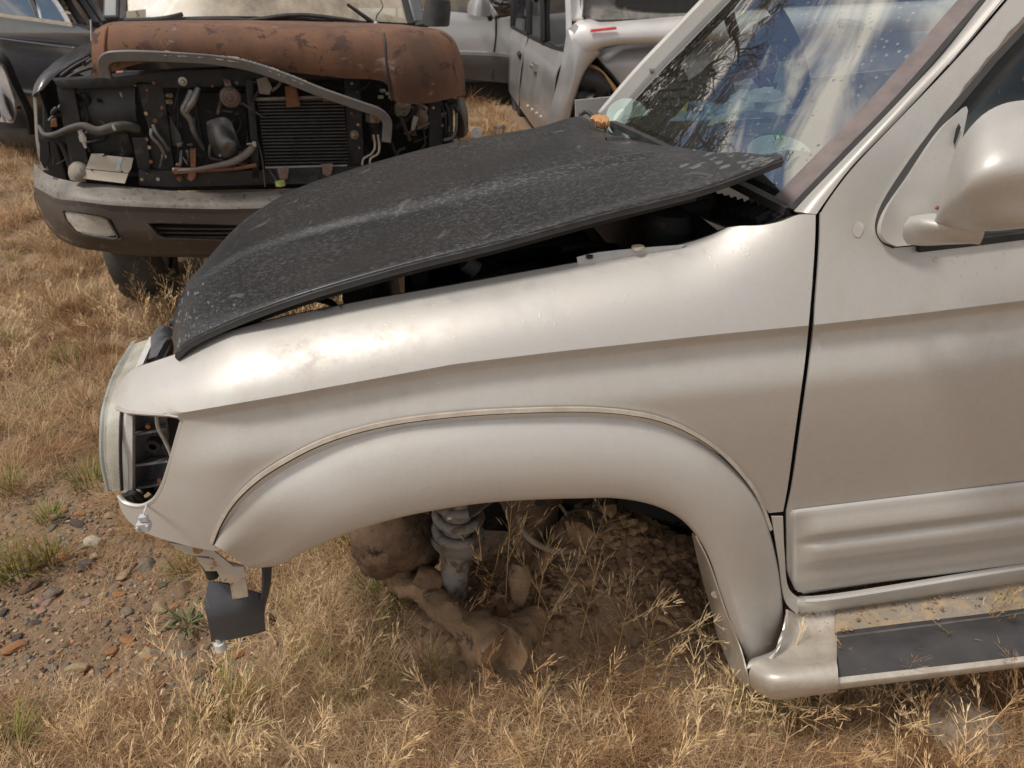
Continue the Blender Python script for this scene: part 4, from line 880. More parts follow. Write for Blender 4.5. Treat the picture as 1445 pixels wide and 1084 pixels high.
dplate('bay_floor', [(100, 252), (640, 232), (640, 262), (100, 272)], .35, DARKIN, .01, step=30)
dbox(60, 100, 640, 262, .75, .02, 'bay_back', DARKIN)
# left headlamp bucket: black tank with ribs, brackets, hoses
tk = obj('washer_tank', loft([D([(120, 128, .26), (150, 122, .24), (194, 124, .24)]), D([(122, 160, .24), (155, 158, .21), (192, 158, .22)]), D([(132, 176, .26), (160, 176, .23), (192, 176, .25)])], 20, 4), worn('grey_black_tank', (.03, .03, .034), (.055, .054, .056), 12, (.4, .6), 0, .1, 50), ru, thick=.05)
for x in (140, 152, 162, 172, 182):
    obj('tank_rib', tube(D([(x - 2, 126, .225), (x, 150, .205), (x + 1, 172, .22)]), .004, 6, 3), DBLACK, tk)
obj('seal_strip', tube(D([(170, 130, .18), (175, 142, .18), (183, 149, .18), (192, 151, .18)]), .006, 6), BRASS, ru)
dplate('side_tray', [(112, 188), (180, 188), (188, 212), (176, 226), (124, 220)], .2, DBLACK, .03)
dplate('side_tray', [(186, 194), (208, 194), (214, 240), (196, 246)], .13, DBLACK, .02)
obj('lamp_wiring', join([tube(D([(104, 140, .2), (116, 134, .17), (124, 142, .18), (118, 152, .2), (106, 150, .2)]), .012, 8), tube(D([(118, 150, .18), (124, 164, .18), (122, 176, .18)]), .008, 8), tube(D([(106, 128, .15), (112, 133, .15)]), .004, 6, 1)]), DBLACK, ru)
obj('hose', tube(D([(55, 178, .2), (63, 190, .14), (78, 190, .10), (100, 181, .08), (118, 178, .08), (138, 185, .08), (160, 180, .10), (176, 178, .12), (194, 182, .16)]), [.007, .010, .012, .014, .017, .02, .02, .02], 12), HOSE, ru)
obj('hose_clamp', tube(D([(160, 176, .085), (162, 184, .085)]), .008, 6, 1), ALU, ru)
obj('hose', tube(D([(130, 155, .2), (146, 174, .17), (156, 182, .16)]), .006, 8), HOSE, ru)
obj('hose', tube(D([(66, 190, .16), (84, 200, .17), (96, 222, .17), (104, 248, .18)]), .014, 8), DBLACK, ru)
obj('hose', tube(D([(70, 172, .2), (80, 160, .22), (86, 150, .24)]), .010, 8), DBLACK, ru)
obj('wire', tube(D([(100, 226, .15), (112, 234, .15), (122, 242, .15)]), .0035, 6), HOSE, ru)
sp = obj('plug_connector', join([tube(D([(113, 184, .09), (116, 192, .09)]), [.010, .012], 10, 1), tube(D([(116, 192, .09), (118, 200, .09)]), [.015, .013], 10, 1), tube(D([(118, 200, .09), (121, 209, .09)]), [.008, .005], 8, 1)]), WHPL, ru)
# middle: brass stubs, bracket, pipes, horn, heat shield
for y in (134, 143):
    obj('pipe_stub', tube(D([(226, y, .2), (241, y + 1, .14)]), .010, 10, 1), BRASS, ru)
obj('bracket', join([panel(DF, [(228, 160, ), (238, 158), (246, 176), (254, 190), (258, 206), (240, 206), (232, 190)], dv=.2, step=10)]), worn('oily_steel', (.09, .085, .08), (.18, .17, .155), 20, (.35, .6), .5, .3, 60), ru, thick=.02)
for q in ([(214, 182, .12), (214, 192, .11), (226, 206, .11), (234, 222, .12)], [(216, 176, .12), (220, 186, .11), (232, 202, .11), (238, 212, .12)]):
    obj('pipe', tube(D(q), .008, 8), worn('grey_pipe', (.12, .115, .11), (.2, .19, .18), 20, (.4, .6), .4), ru)
obj('pipe', tube(D([(270, 128, .10), (264, 142, .09), (259, 156, .09), (268, 168, .10), (274, 186, .13), (288, 210, .18)]), [.012, .012, .015, .014, .012, .010], 10), worn('bright_pipe', (.15, .145, .14), (.34, .33, .32), 14, (.25, .5), .6), ru)
obj('pipe', tube(D([(280, 124, .10), (272, 142, .09), (262, 158, .09)]), [.012, .017, .014], 10), MATS['bright_pipe'], ru)
obj('pipe', tube(D([(276, 130, .2), (278, 160, .2), (286, 200, .2), (292, 222, .2)]), .010, 8), DBLACK, ru)
obj('wire', tube(D([(253, 124, .1), (249, 138, .1), (246, 154, .1)]), .003, 6), RUBBER, ru)
hb = dplate('horn_bracket', [(315, 112), (325, 112), (329, 132), (320, 134)], .09, worn('grey_steel', (.13, .13, .13), (.2, .2, .2), 20, (.4, .6), .5), .004)
obj('bolt', disc(DF.at(319, 114, .085), -DF.v, .009, .008, 8), BROWNRUST, hb)
obj('horn', disc(DF.at(325, 137, .09), -DF.v, 1, 1, 28, [(0, .022), (.007, .022), (.008, .012), (.016, .010), (.018, .014), (.028, .012), (.030, .015), (.040, .010), (.042, .004), (.044, .002), (.042, -.02), (.02, -.04), (0, -.04)]), worn('horn_brown', (.13, .095, .08), (.2, .15, .125), 30, (.35, .6), .4), ru)
obj('heat_shield', loft([D([(292, 172, .13), (304, 168, .12), (318, 166, .12), (326, 172, .13)]), D([(293, 182, .13), (306, 180, .09), (322, 182, .12), (331, 186, .13)]), D([(297, 204, .13), (312, 204, .06), (328, 200, .07), (337, 202, .13)]), D([(306, 222, .15), (320, 222, .09), (334, 216, .10), (343, 214, .15)])], 24, 5), worn('scorched_shield', (.09, .085, .08), (.26, .25, .245), 12, (.3, .55), .7, .2, 40, c3=(.12, .06, .04), c3scale=10), ru, thick=.004, sharp=50)
dbox(250, 130, 350, 225, .30, .02, 'fan_shroud', DBLACK)
obj('pipe', tube(D([(244, 240, .08), (270, 240, .07), (300, 235, .07), (330, 228, .07), (350, 215, .08), (359, 204, .09)]), [.010, .010, .011, .016, .017, .014], 10), worn('rusty_grey_pipe', (.16, .13, .115), (.24, .2, .18), 12, (.5, .7), .2, .15, 60, c3=(.25, .10, .05), c3scale=18), ru)
obj('pipe', tube(D([(244, 243, .09), (290, 240, .08), (330, 238, .08), (362, 233, .08)]), .009, 8), BROWNRUST, ru)
obj('pipe_clip', join([box(DF.at(359, 203, .07), axes(DF), (.016, .02, .022)), box(DF.at(353, 203, .07), axes(DF), (.03, .006, .007))]), ALU, ru, bevel=.002)
obj('rust_bracket', join([panel(DF, [(268, 210), (276, 210), (276, 250), (270, 256), (264, 252), (269, 236)], dv=.065, step=9), panel(DF, [(246, 238), (290, 236), (290, 243), (246, 246)], dv=.068, step=9)]), BROWNRUST, ru, thick=.006)
obj('bolt', disc(DF.at(254, 252, .095), -DF.v, .013, .01, 14, [(0, .012), (.006, .012), (.007, .006), (.013, .004), (.013, 0)]), BROWNRUST, ru)
# oil cooler with fins
oc = dplate('cooler', [(362, 140), (484, 136), (492, 236), (374, 238)], .15, DARKIN, .03, step=20)
fins = []
for k in range(21):
    y = 142 + k * 4.65; x0 = 363 + k * .6; x1 = 485 + k * .38
    fins.append(tube(D([(x0, y, .13), (x1, y - 2, .13)]), 1, 4, 1, flat=(.018, .0062)))
obj('fin', join(fins), worn('cooler_fins', (.05, .05, .05), (.095, .09, .085), 18, (.35, .55), .4), oc, bevel=.001)
obj('cooler_rail', tube(D([(360, 140, .12), (480, 136, .12)]), .007, 8, 1), worn('grey_rail', (.22, .20, .19), (.33, .31, .29), 20, (.4, .6), .4), oc)
obj('cooler_rail', tube(D([(374, 237, .12), (490, 234, .12)]), .007, 8, 1), MATS['grey_rail'], oc)
dplate('cooler_tab', [(402, 122), (418, 120), (424, 150), (404, 152)], .09, BROWNRUST, .006)
dplate('cooler_tab', [(454, 132), (470, 130), (474, 142), (456, 144)], .09, BROWNRUST, .006)
for x, y in ((400, 246), (462, 240)):
    obj('foot_bracket', join([panel(DF, [(x - 9, y - 8), (x + 8, y - 9), (x + 6, y + 6), (x, y + 10), (x - 6, y + 6)], dv=.08, step=7)]), worn('rusted_lug', (.16, .10, .075), (.27, .2, .165), 30, (.6, .9)), ru, thick=.015, bevel=.003)
obj('grey_clamp', join([panel(DF, [(362, 112), (376, 108), (384, 124), (380, 134), (366, 132)], dv=.08, step=7), tube(D([(384, 128, .07), (392, 122, .08), (398, 112, .1)]), .006, 6)]), worn('grimy_alloy', (.20, .17, .145), (.31, .27, .235), 30, (.5, .8), .2, .4, 70), ru, thick=.012)
obj('wire', tube(D([(364, 200, .09), (370, 225, .09), (374, 264, .06)]), .003, 6), HOSE, ru)
obj('wire', tube(D([(380, 240, .09), (388, 252, .08), (394, 262, .06)]), .003, 6), HOSE, ru)
obj('coolant_cap', disc(DF.at(396, 262, .02), DF.n, .022, .02, 14), worn('green_plastic', (.30, .38, .10), (.42, .48, .16), 20, (.4, .6)), ru)
# right side: oval plate, lines, reservoir, connectors
obj('oval_plate', disc(DF.at(500, 190, .13), -DF.v, .02, .004, 20), worn('beige_plate', (.2, .17, .13), (.28, .24, .19), 20), ru)
obj('filter_drier', tube(D([(526, 150, .24), (526, 172, .24)]), .034, 18, 1), worn('copper_grey', (.30, .27, .24), (.38, .35, .31), 6, (.4, .6), .4, .1, 50, c3=(.33, .13, .06), c3scale=9, c3pos=(.5, .55)), ru)
obj('filter_drier_base', tube(D([(527, 172, .24), (528, 200, .24)]), [.03, .02], 14, 1), DBLACK, ru)
for dx in (0, 9):
    obj('metal_line', tube(D([(527 + dx * .7, 190, .12), (529 + dx * .7, 208, .12), (524 + dx, 217, .11), (513 + dx * 1.1, 224, .10), (511 + dx * 1.2, 233, .10)]), .0055, 8, 5), worn('bare_line', (.42, .37, .32), (.56, .50, .44), 20, (.3, .5), .4), ru)
obj('brake_reservoir', join([box(DF.at(572, 155, .4), axes(DF), (.10, .08, .05)), disc(DF.at(567, 150, .37), DF.n - DF.v * .6, .030, .02, 18)]), worn('stained_plastic', (.46, .38, .28), (.58, .5, .4), 12, (.4, .7), 0, .1, 60, c3=(.2, .09, .05), c3scale=12), ru, bevel=.006)
obj('corroded_part', loft([D([(590, 146, .34), (600, 150, .30), (602, 160, .3)]), D([(588, 165, .34), (598, 166, .28), (602, 168, .3)]), D([(594, 178, .36), (598, 178, .34), (600, 176, .35)])], 12, 4), worn('corroded', (.3, .17, .1), (.5, .38, .3), 30, (.7, .95), 0, .6, 60), ru, thick=.02)
obj('plug_connector', tube(D([(587, 165, .26), (584, 176, .25), (582, 187, .25)]), [.014, .012, .008], 10, 2), WHPL, ru)
obj('hose', tube(D([(586, 140, .3), (582, 160, .28), (570, 172, .27), (558, 180, .26)]), .016, 10), DBLACK, ru)
for q in ((540, 128), (548, 132), (537, 137), (552, 137)):
    obj('small_connector', box(DF.at(q[0], q[1], .3), axes(DF), (.026, .02, .014)), WHPL, ru, bevel=.003)
for k in range(3):
    obj('wire', tube(D([(616 + 6 * k, 146, .2), (622 + 6 * k, 164, .18), (624 + 5 * k, 186, .18), (626 + 2 * k, 200, .2)]), .006, 6), DBLACK, ru)
obj('strap', tube(D([(626, 198, .14), (638, 194, .14), (643, 184, .14), (644, 160, .14)]), .007, 8), worn('grey_strap', (.10, .10, .105), (.15, .15, .15), 20), ru)

# grille surround knocked loose and lying aslant
GS = D([(150, 110, .0), (146, 92, -.02), (152, 82, -.04), (170, 79, -.05), (235, 80, -.05), (300, 84, -.06), (352, 93, -.07), (400, 109, -.08), (455, 131, -.08), (510, 150, -.07), (536, 160, -.06), (546, 172, -.05), (546, 190, -.04), (545, 201, -.04)])
gsm = worn('peeling_grey', (.15, .15, .155), (.21, .21, .21), 8, (.4, .6), .3, .2, 60, c3=(.66, .57, .42), c3scale=7, c3pos=(.66, .67))
gs = obj('grille_surround', tube(GS, 1, 4, 5, flat=(.014, .042)), gsm, ru, bevel=.004, label='bent grey grille surround with peeling cream paint')
obj('surround_return', loft([GS, [p + DF.v * .05 - DF.n * .004 for p in GS], [p + DF.v * .10 - DF.n * .012 for p in GS]], 60, 2), worn('surround_inner', (.075, .075, .075), (.12, .118, .115), 10, (.5, .8)), gs, thick=.004)
CREAMP = worn('clinging_cream', (.58, .50, .36), (.70, .62, .47), 30, (.6, .9))
# hood: front lip folded over on the right, skin running back to the windshield
HRW = [
 [(133, 110, .04), (150, 104, .0), (210, 88, -.03), (300, 90, -.05), (400, 101, -.06), (480, 110, -.06), (545, 118, -.06), (556, 142, -.08), (600, 146, -.06), (640, 138, -.02), (657, 134, .06)],
 [(130, 92, .02), (148, 86, -.02), (210, 76, -.05), (300, 78, -.07), (400, 88, -.08), (480, 96, -.08), (540, 100, -.08), (556, 112, -.10), (600, 116, -.085), (638, 108, -.04), (655, 104, .05)],
 [(129, 68, .02), (148, 60, -.015), (210, 56, -.045), (300, 57, -.065), (400, 62, -.075), (480, 66, -.075), (540, 68, -.075), (556, 74, -.085), (600, 78, -.07), (632, 76, -.03), (651, 82, .06)],
 [(132, 46, .05), (150, 40, .02), (210, 38, .0), (300, 38, -.02), (400, 42, -.03), (480, 45, -.03), (540, 46, -.03), (556, 46, -.03), (598, 47, -.01), (625, 50, .02), (642, 58, .10)],
 [(140, 39, .14), (156, 35, .12), (210, 34, .10), (300, 33.5, .09), (400, 36, .09), (480, 38, .09), (540, 40, .09), (556, 40, .09), (590, 40, .1), (612, 41, .13), (628, 45, .2)],
 [(150, 33.5, .5), (164, 32, .5), (212, 31, .5), (300, 30, .5), (400, 32, .5), (480, 33, .5), (530, 35, .5), (548, 36, .5), (570, 37, .5), (590, 38, .5), (606, 40, .5)],
 [(160, 31, 1.0), (174, 30, 1.0), (216, 29, 1.0), (300, 28, 1.0), (400, 29, 1.0), (480, 31, 1.0), (520, 32, 1.0), (536, 33, 1.0), (556, 34, 1.0), (570, 35, 1.0), (584, 37, 1.0)]]
hw = obj('hood', loft([D(r) for r in HRW], 110, 5), RUST, ru, thick=.006, sharp=60, label='rust red hood with a folded front lip')
obj('hood_seam', tube(D([(147, 106, -.006), (147, 86, -.026), (147, 60, -.02), (150, 41, .012), (157, 35, .11)]), .005, 6), BROWNRUST, hw)
obj('hood_seam', tube(D([(553, 142, -.085), (548, 112, -.092), (545, 84, -.085), (543, 60, -.065), (541, 47, -.034)]), .006, 6), DBLACK, hw)
# cream paint still clinging to the top edge of the surround
rs = random.Random(3)
pth = resample(spl(GS, 8), 200)
k = 46
while k < 128:
    n_ = rs.randint(2, 9)
    seg_ = [pth[j] - DF.v * .0085 + DF.n * (.012 + rs.uniform(-.002, .004)) for j in range(k, min(k + n_, 199))]
    if len(seg_) > 1: obj('paint_flake', tube(seg_, 1, 4, 1, flat=(.002, rs.uniform(.010, .020))), CREAMP, gs)
    k += n_ + rs.choice((0, 0, 1, 3))
# tangle of cables, clips and bolts left in the bay
for _ in range(46):
    x, y = rs.choice(((rs.uniform(66, 200), rs.uniform(118, 240)), (rs.uniform(235, 350), rs.uniform(112, 245)), (rs.uniform(500, 640), rs.uniform(110, 225))))
    q = [(x, y, rs.uniform(.10, .26))]
    for _ in range(3): q.append((q[-1][0] + rs.gauss(0, 15), q[-1][1] + rs.gauss(6, 14), min(.3, max(.09, q[-1][2] + rs.gauss(0, .04)))))
    if min(p[1] for p in q) < 104 or max(p[1] for p in q) > 250: continue
    obj('cable', tube(D(q), rs.uniform(.003, .009), 6, 5), rs.choice((HOSE, DBLACK, DBLACK, RUBBER, MATS['oily_steel'])), ru)
for _ in range(40):
    x, y = rs.choice(((rs.uniform(90, 345), rs.uniform(112, 122)), (rs.uniform(200, 242), rs.uniform(124, 245)), (rs.uniform(200, 480), rs.uniform(240, 256)), (rs.uniform(490, 510), rs.uniform(115, 235)), (rs.uniform(560, 640), rs.uniform(150, 220))))
    obj('bolt', disc(DF.at(x, y, .095 + rs.uniform(0, .05)), -DF.v, rs.uniform(.004, .009), .008, 7), rs.choice((ALU, BROWNRUST, BROWNRUST, MATS['oily_steel'], BRASS)), ru)
for _ in range(16):
    x, y = rs.choice(((rs.uniform(70, 190), rs.uniform(120, 230)), (rs.uniform(240, 345), rs.uniform(130, 235)), (rs.uniform(515, 635), rs.uniform(130, 220)))); w, h = rs.uniform(4, 12), rs.uniform(3, 12)
    obj('bracket', panel(DF, [(x, y), (x + w, y + rs.uniform(-3, 2)), (x + w + rs.uniform(-4, 3), y + h), (x + rs.uniform(-3, 3), y + h + rs.uniform(-2, 3))], dv=rs.uniform(.14, .24), step=8), rs.choice((DBLACK, MATS['oily_steel'], BROWNRUST, DARKIN, MATS['grey_pipe'])), ru, thick=.01, bevel=.002)
# fenders
obj('fender', loft([D([(47, 138, .30), (52, 118, .34), (75, 92, .45), (105, 72, .65), (132, 58, .9)]), D([(50, 134, .26), (60, 114, .29), (84, 92, .42), (112, 76, .60), (136, 64, .85)]), D([(58, 128, .26), (72, 112, .30), (96, 94, .42), (122, 80, .6), (140, 72, .85)]), D([(64, 122, .33), (80, 112, .36), (102, 98, .46), (124, 88, .6), (140, 82, .85)])], 24, 4), DPAINT, ru, thick=.006)
obj('fender_edge', loft([D([(46, 132, .32), (48, 160, .31), (50, 195, .30), (54, 222, .28), (60, 240, .25)]), D([(51, 132, .28), (52, 160, .27), (54, 195, .26), (60, 222, .24), (68, 240, .22)])], 20, 2), BUMPTOP, ru, thick=.004)
obj('corner_bracket', dummy := panel(DF, [(56, 196), (68, 200), (70, 222), (62, 238), (56, 226)], dv=.22, step=8), DBLACK, ru, thick=.02)
obj('fender_side', loft([[DF.loc(-.925, v, n) for v in (.45, .8, 1.4, 3.6)] for n in (.40, .1, -.3)], 14, 3), DPAINT, ru, thick=.006)
obj('bay_side', loft([[DF.loc(-.90, v, n) for v in (.3, .5, .8, 1.2)] for n in (.36, .1, -.35)], 10, 2), DARKIN, ru, thick=.006)
obj('fender', loft([D([(636, 140, .22), (648, 140, .20), (657, 150, .25), (660, 186, .25)]), D([(640, 150, .2), (650, 160, .18), (655, 180, .2), (654, 193, .22)]), D([(643, 158, .24), (645, 170, .24), (644, 185, .24), (640, 196, .26)])], 16, 4), DPAINT, ru, thick=.005)
obj('fender_side', loft([[DF.loc(.86, v, n) for v in (.3, .8, 1.4, 3.6)] for n in (.40, .1, -.3)], 14, 3), DPAINT, ru, thick=.006)
obj('bay_wall', loft([D([(100, 100, .75), (130, 80, .8), (142, 66, .9)]), D([(140, 116, .55), (150, 100, .6), (150, 84, .8)])], 8, 2), DARKIN, ru, thick=.004)
for x, y in ((146, 109), (178, 107)):
    obj('relay', box(DF.at(x - 8, y - 4, .3), axes(DF), (.03, .03, .014)), worn('copper_bits', (.4, .16, .07), (.55, .35, .25), 40, (.5, .8)), ru, bevel=.004)
for q in ([(118, 92, .5), (130, 84, .5), (138, 82, .5)], [(84, 108, .34), (104, 94, .42), (126, 82, .55)], [(92, 112, .3), (110, 102, .35), (140, 92, .4)]):
    obj('rail', tube(D(q), .007, 6), HOSE, ru)
obj('antenna', tube([DF.at(129, 58, .95), DF.at(128, 28, .95)], .004, 6, 1), WHPL, ru)
# windshield, pillars, wipers, mirror, cabin
DGLASS = glass('dust_and_sheen_glass', (.75, .74, .68), 1.6, (.66, .57, .44), .72, drops=False, haze_=.35)  # beige film is dust plus the pale sky reflection, painted in as diffuse colour
w0 = [DF.at(x, y, v) for x, y, v in ((168, 30, 1.12), (300, 26, .98), (400, 27, .98), (585, 36, 1.12))]
w1 = [p + DF.v * .46 + DF.n * .52 + DF.u * s for p, s in zip(w0, (.06, .02, -.02, -.06))]
wsd = obj('windshield', loft([w0, [(a + b) / 2 - DF.v * .02 for a, b in zip(w0, w1)], w1], 24, 4), DGLASS, ru, sharp=180)
obj('windshield_seal', tube([p - DF.v * .01 for p in w0], 1, 4, 5, flat=(.02, .02)), RUBBER, wsd)
obj('roof', loft([[p + DF.n * 0 for p in w1], [p + DF.v * .3 + DF.n * .05 for p in w1], [p + DF.v * 2.2 + DF.n * .04 for p in w1]], 16, 4), DPAINT, ru, thick=.02)
for a, b, s in ((w0[0], w1[0], -1), (w0[-1], w1[-1], 1)):
    obj('windshield_pillar', tube([a + DF.u * .03 * s, b + DF.u * .03 * s], 1, 4, 1, flat=(.075, .06)), worn('grey_pillar', (.09, .095, .10), (.13, .135, .14), 8, (.35, .55), .3), ru, bevel=.012)
    obj('pillar_trim', tube([a - DF.u * .025 * s - DF.v * .004, b - DF.u * .025 * s - DF.v * .004], 1, 4, 1, flat=(.03, .04)), RUBBER, ru)
    obj('cabin_side', loft([[a + DF.u * .05 * s + DF.v * v + DF.n * n for v, n in ((.1, 0), (1.2, 0), (2.4, 0))], [a + DF.u * .05 * s + DF.v * v - DF.n * .7 for v in (.1, 1.2, 2.4)]], 10, 2), DPAINT, ru, thick=.01)
obj('seats', loft([[w0[0] + DF.v * .9 + DF.u * x + DF.n * h for x, h in ((.1, .0), (.4, .25), (.7, .0), (1.0, .25), (1.3, 0))], [w0[0] + DF.v * 1.0 + DF.u * x - DF.n * .5 for x in (.1, .4, .7, 1.0, 1.3)]], 20, 3), worn('tan_seat', (.30, .24, .17), (.4, .33, .25), 12, (.8, 1)), ru, thick=.1)
obj('cabin_back', loft([[p + DF.v * 2.3 + DF.n * .05 for p in w1], [p + DF.v * 2.35 - DF.n * 1.1 for p in w1]], 8, 2), DARKIN, ru, thick=.02)
obj('dashboard', loft([[p + DF.v * .08 - DF.n * .03 for p in w0], [p + DF.v * .4 - DF.n * .03 for p in w0], [p + DF.v * .45 - DF.n * .3 for p in w0]], 16, 3), worn('tan_dash', (.28, .23, .17), (.38, .32, .25), 10, (.8, 1)), ru, thick=.02)
st = obj('sticker', panel(DF, [(178, 31), (178, 16), (206, 13), (206, 29)], dv=1.08, step=20), worn('yellowed_sticker', (.62, .58, .42), (.72, .68, .52), 20, (.5, .7)), wsd)
def text(body, c, ux, uy, size, mat, parent, mirror=False, name='lettering'):
    cu = bpy.data.curves.new(name, 'FONT'); cu.body = body; cu.size = size; cu.align_x = 'CENTER'; cu.align_y = 'CENTER'; cu.extrude = .0004
    o = bpy.data.objects.new(name, cu); COL.objects.link(o); o.parent = parent
    ux = Vector(ux).normalized(); uy = Vector(uy); uy = (uy - ux * uy.dot(ux)).normalized(); uz = ux.cross(uy)
    M_ = Matrix((ux, uy, uz)).transposed()
    if mirror: M_ = M_ @ Matrix.Diagonal((-1, 1, 1))
    o.matrix_local = Matrix.Translation(Vector(np.asarray(c, float) - world_origin(parent))) @ M_.to_4x4()
    bpy.context.view_layer.update()
    me = bpy.data.meshes.new_from_object(o.evaluated_get(bpy.context.evaluated_depsgraph_get())); me.materials.clear(); me.materials.append(mat)
    q = bpy.data.objects.new(name, me); COL.objects.link(q); q.parent = parent; q.matrix_local = o.matrix_local.copy(); bpy.data.objects.remove(o); return q
INK = plain('dark_ink', (.06, .06, .055), .6)
text('5', DF.at(194, 20, 1.07), DF.u, DF.n, .035, INK, st)
wb = worn('wiper_black', (.02, .02, .021), (.045, .044, .043), 20, (.4, .7))
obj('wiper', tube([DF.at(490, 6, .88), DF.at(515, 24, .90), DF.at(540, 42, .95)], [.008, .011, .013], 8, 2), wb, ru)
obj('wiper_pivot', tube([DF.at(529, 33, .9), DF.at(538, 40, .93)], .013, 8, 1), ALU, ru)
obj('wiper_hose', tube([DF.at(537, 0, 1.05), DF.at(540, 10, 1.0), DF.at(532, 22, .95), DF.at(530, 30, .92)], .003, 6), RUBBER, ru)
for q in ([(176, 29, .92), (230, 26, .9), (258, 20, .9)], [(262, 28, .9), (320, 27, .88), (375, 32, .9)], [(356, 28, .9), (420, 21, .88), (480, 27, .88), (530, 36, .92)], [(340, 30, .92), (400, 26, .9), (470, 29, .9)]):
    obj('wiper', tube([DF.at(*p) for p in q], .010, 8, 4), wb, ru)
obj('cowl_plate', panel(DF, [(170, 31), (235, 26), (257, 18), (257, 31)], dv=.86, step=12), wb, ru, thick=.01)
m_ = obj('side_mirror', loft([D([(600, 34, .95), (603, 12, .95), (606, 2, .95)]), D([(610, 38, .86), (612, 14, .86), (613, 0, .86)]), D([(624, 37, .86), (627, 14, .86), (627, 0, .86)]), D([(629, 35, .95), (631, 12, .95), (630, 2, .95)])], 12, 5), wb, ru, thick=.02)
obj('mirror_arm', tube(D([(590, 36, 1.1), (606, 32, .98)]), .02, 8, 1), wb, m_)

# folded card leaning in the empty lamp bay
cardm = worn('dusty_card', (.42, .38, .31), (.52, .47, .39), 7, (.7, .9), 0, .1, 90)
cd = thing('card_panel', 'beige folded card panel leaning in the empty headlamp bay above the bumper', 'panel', DF.at(150, 250, .08))
obj('upper_half', panel(DF, [(129, 217), (146, 217), (147, 219), (156, 220), (188, 223), (185, 238), (181, 244), (121, 238)], dv=lambda x, y: .09 - (y - 258) * -.0022 * 0 + .001 * (240 - y), step=9), cardm, cd, thick=.003)
obj('lower_half', panel(DF, [(121, 239), (181, 245), (176, 259), (117, 252)], dv=lambda x, y: .09 - .0012 * (y - 240), step=9), cardm, cd, thick=.003)
obj('tape', panel(DF, [(167, 222.5), (173, 223), (168, 241), (163, 240)], dv=lambda x, y: .088 + .001 * (240 - y), step=9), worn('pale_tape', (.42, .47, .50), (.5, .55, .58), 20, (.4, .6)), cd)
for x, y in ((130, 240), (169, 244), (172, 242)):
    obj('hole', disc(DF.at(x, y, .087), -DF.v, .004, .0015, 10), RUBBER, cd)
obj('slot', box(DF.at(147, 220, .105), axes(DF), (.016, .003, .004)), RUBBER, cd)
rk = obj('rag', loft([D([(104, 238, .14), (112, 232, .12), (119, 236, .12)]), D([(103, 246, .12), (112, 244, .09), (119, 246, .10)]), D([(105, 252, .12), (112, 253, .10), (117, 252, .11)])], 12, 4), worn('grey_felt', (.22, .195, .165), (.3, .27, .235), 30, (.9, 1), 0, .5, 80), None, thick=.02, origin=DF.at(112, 245, .1))
tag(rk, 'small grey felt pad tucked beside the beige card panel', 'pad')
# ------------------------------------------------------------------ dark sedan at the left edge
KG = glass('sedan_glass', (.10, .12, .13), 3.0, (.2, .2, .2), .05, drops=False)
CHROME = worn('bright_trim', (.62, .63, .64), (.72, .73, .74), 30, (.15, .3), .9, 0)
KP = worn('charcoal_paint', (.052, .056, .070), (.072, .078, .095), 3, (.28, .42), .45, .05, 40, c3=(.12, .115, .11), c3scale=30, c3pos=(.62, .72), coat=.5)
kd = thing('dark_sedan', 'charcoal sedan with bright window trim at the left edge behind the wrecked SUV', 'car', (KF.loc(0, .8, 0)[0], KF.loc(0, .8, 0)[1], 0))
K = lambda L: KF.pts(L)
def ksil(x, y): return .015 * sm(28, 8, 0) - .02 * sm(20, 52, y) + .02 * sm(54, 62, y) + .10 * sm(90, 190, y)
obj('body_side', panel(KF, [(-420, -38), (0, 21), (103, 35), (132, 46), (150, 56), (165, 70), (160, 140), (140, 180), (60, 188), (-10, 190), (-420, 160)], dv=ksil, step=9), KP, kd, thick=.01)
obj('hood', loft([K([(103, 35, .0), (130, 45, .0), (155, 60, .02), (170, 90, .06)]), K([(112, 33, .4), (140, 42, .4), (165, 54, .4), (190, 80, .4)]), K([(124, 28, 1.4), (150, 36, 1.4), (178, 46, 1.4), (210, 70, 1.4)])], 16, 4), KP, kd, thick=.01)
obj('body_crease', tube(K([(-100, 38, -.024), (5, 55, -.024), (105, 68, -.022)]), 1, 4, 3, flat=(.022, .012)), KP, kd, bevel=.004)
for nm, q in (('window', [(-300, -24), (-300, -90), (-40, -60), (38, -14), (44, 2), (55, 26), (-10, 18)]), ('window', [(50, 24), (42, 2), (40, -14), (60, -16), (74, 0), (94, 30), (57, 26)])):
    obj(nm, panel(KF, q, dv=lambda x, y: .03 + .004 * (20 - y) * .5, step=20), KG, kd)
obj('chrome_trim', tube(K([(-120, 4, -.006), (0, 21, -.006), (60, 29, -.006), (103, 35, -.006)]), 1, 4, 3, flat=(.014, .028)), CHROME, kd)
obj('chrome_trim', tube(K([(97, 33, .0), (86, 14, .03), (75, -2, .06), (60, -22, .1)]), 1, 4, 3, flat=(.03, .02)), CHROME, kd)
obj('window_post', tube(K([(54, 26, .015), (47, 8, .04), (40, -6, .06)]), 1, 4, 3, flat=(.03, .02)), KP, kd)
obj('side_trim', tube(K([(20, 128, .04), (34, 130, .04), (54, 132, .04)]), 1, 4, 3, flat=(.03, .012)), CHROME, kd)
obj('badge', box(KF.at(104, 67, -.03), axes(KF), (.035, .01, .012)), CHROME, kd)
for q in ([(92, 33, .15), (84, 10, .35), (76, -20, .5)], [(118, 36, .5), (104, 16, .7), (92, -6, .8)], [(136, 34, .6), (122, 12, .8), (106, -10, .9)], [(150, 32, .7), (136, 16, .9), (122, -6, 1.0)]):
    obj('roof_pillar', tube(K(q), 1, 4, 4, flat=(.06, .05)), worn('grey_frame', (.035, .034, .036), (.06, .058, .06), 10), kd, bevel=.01)
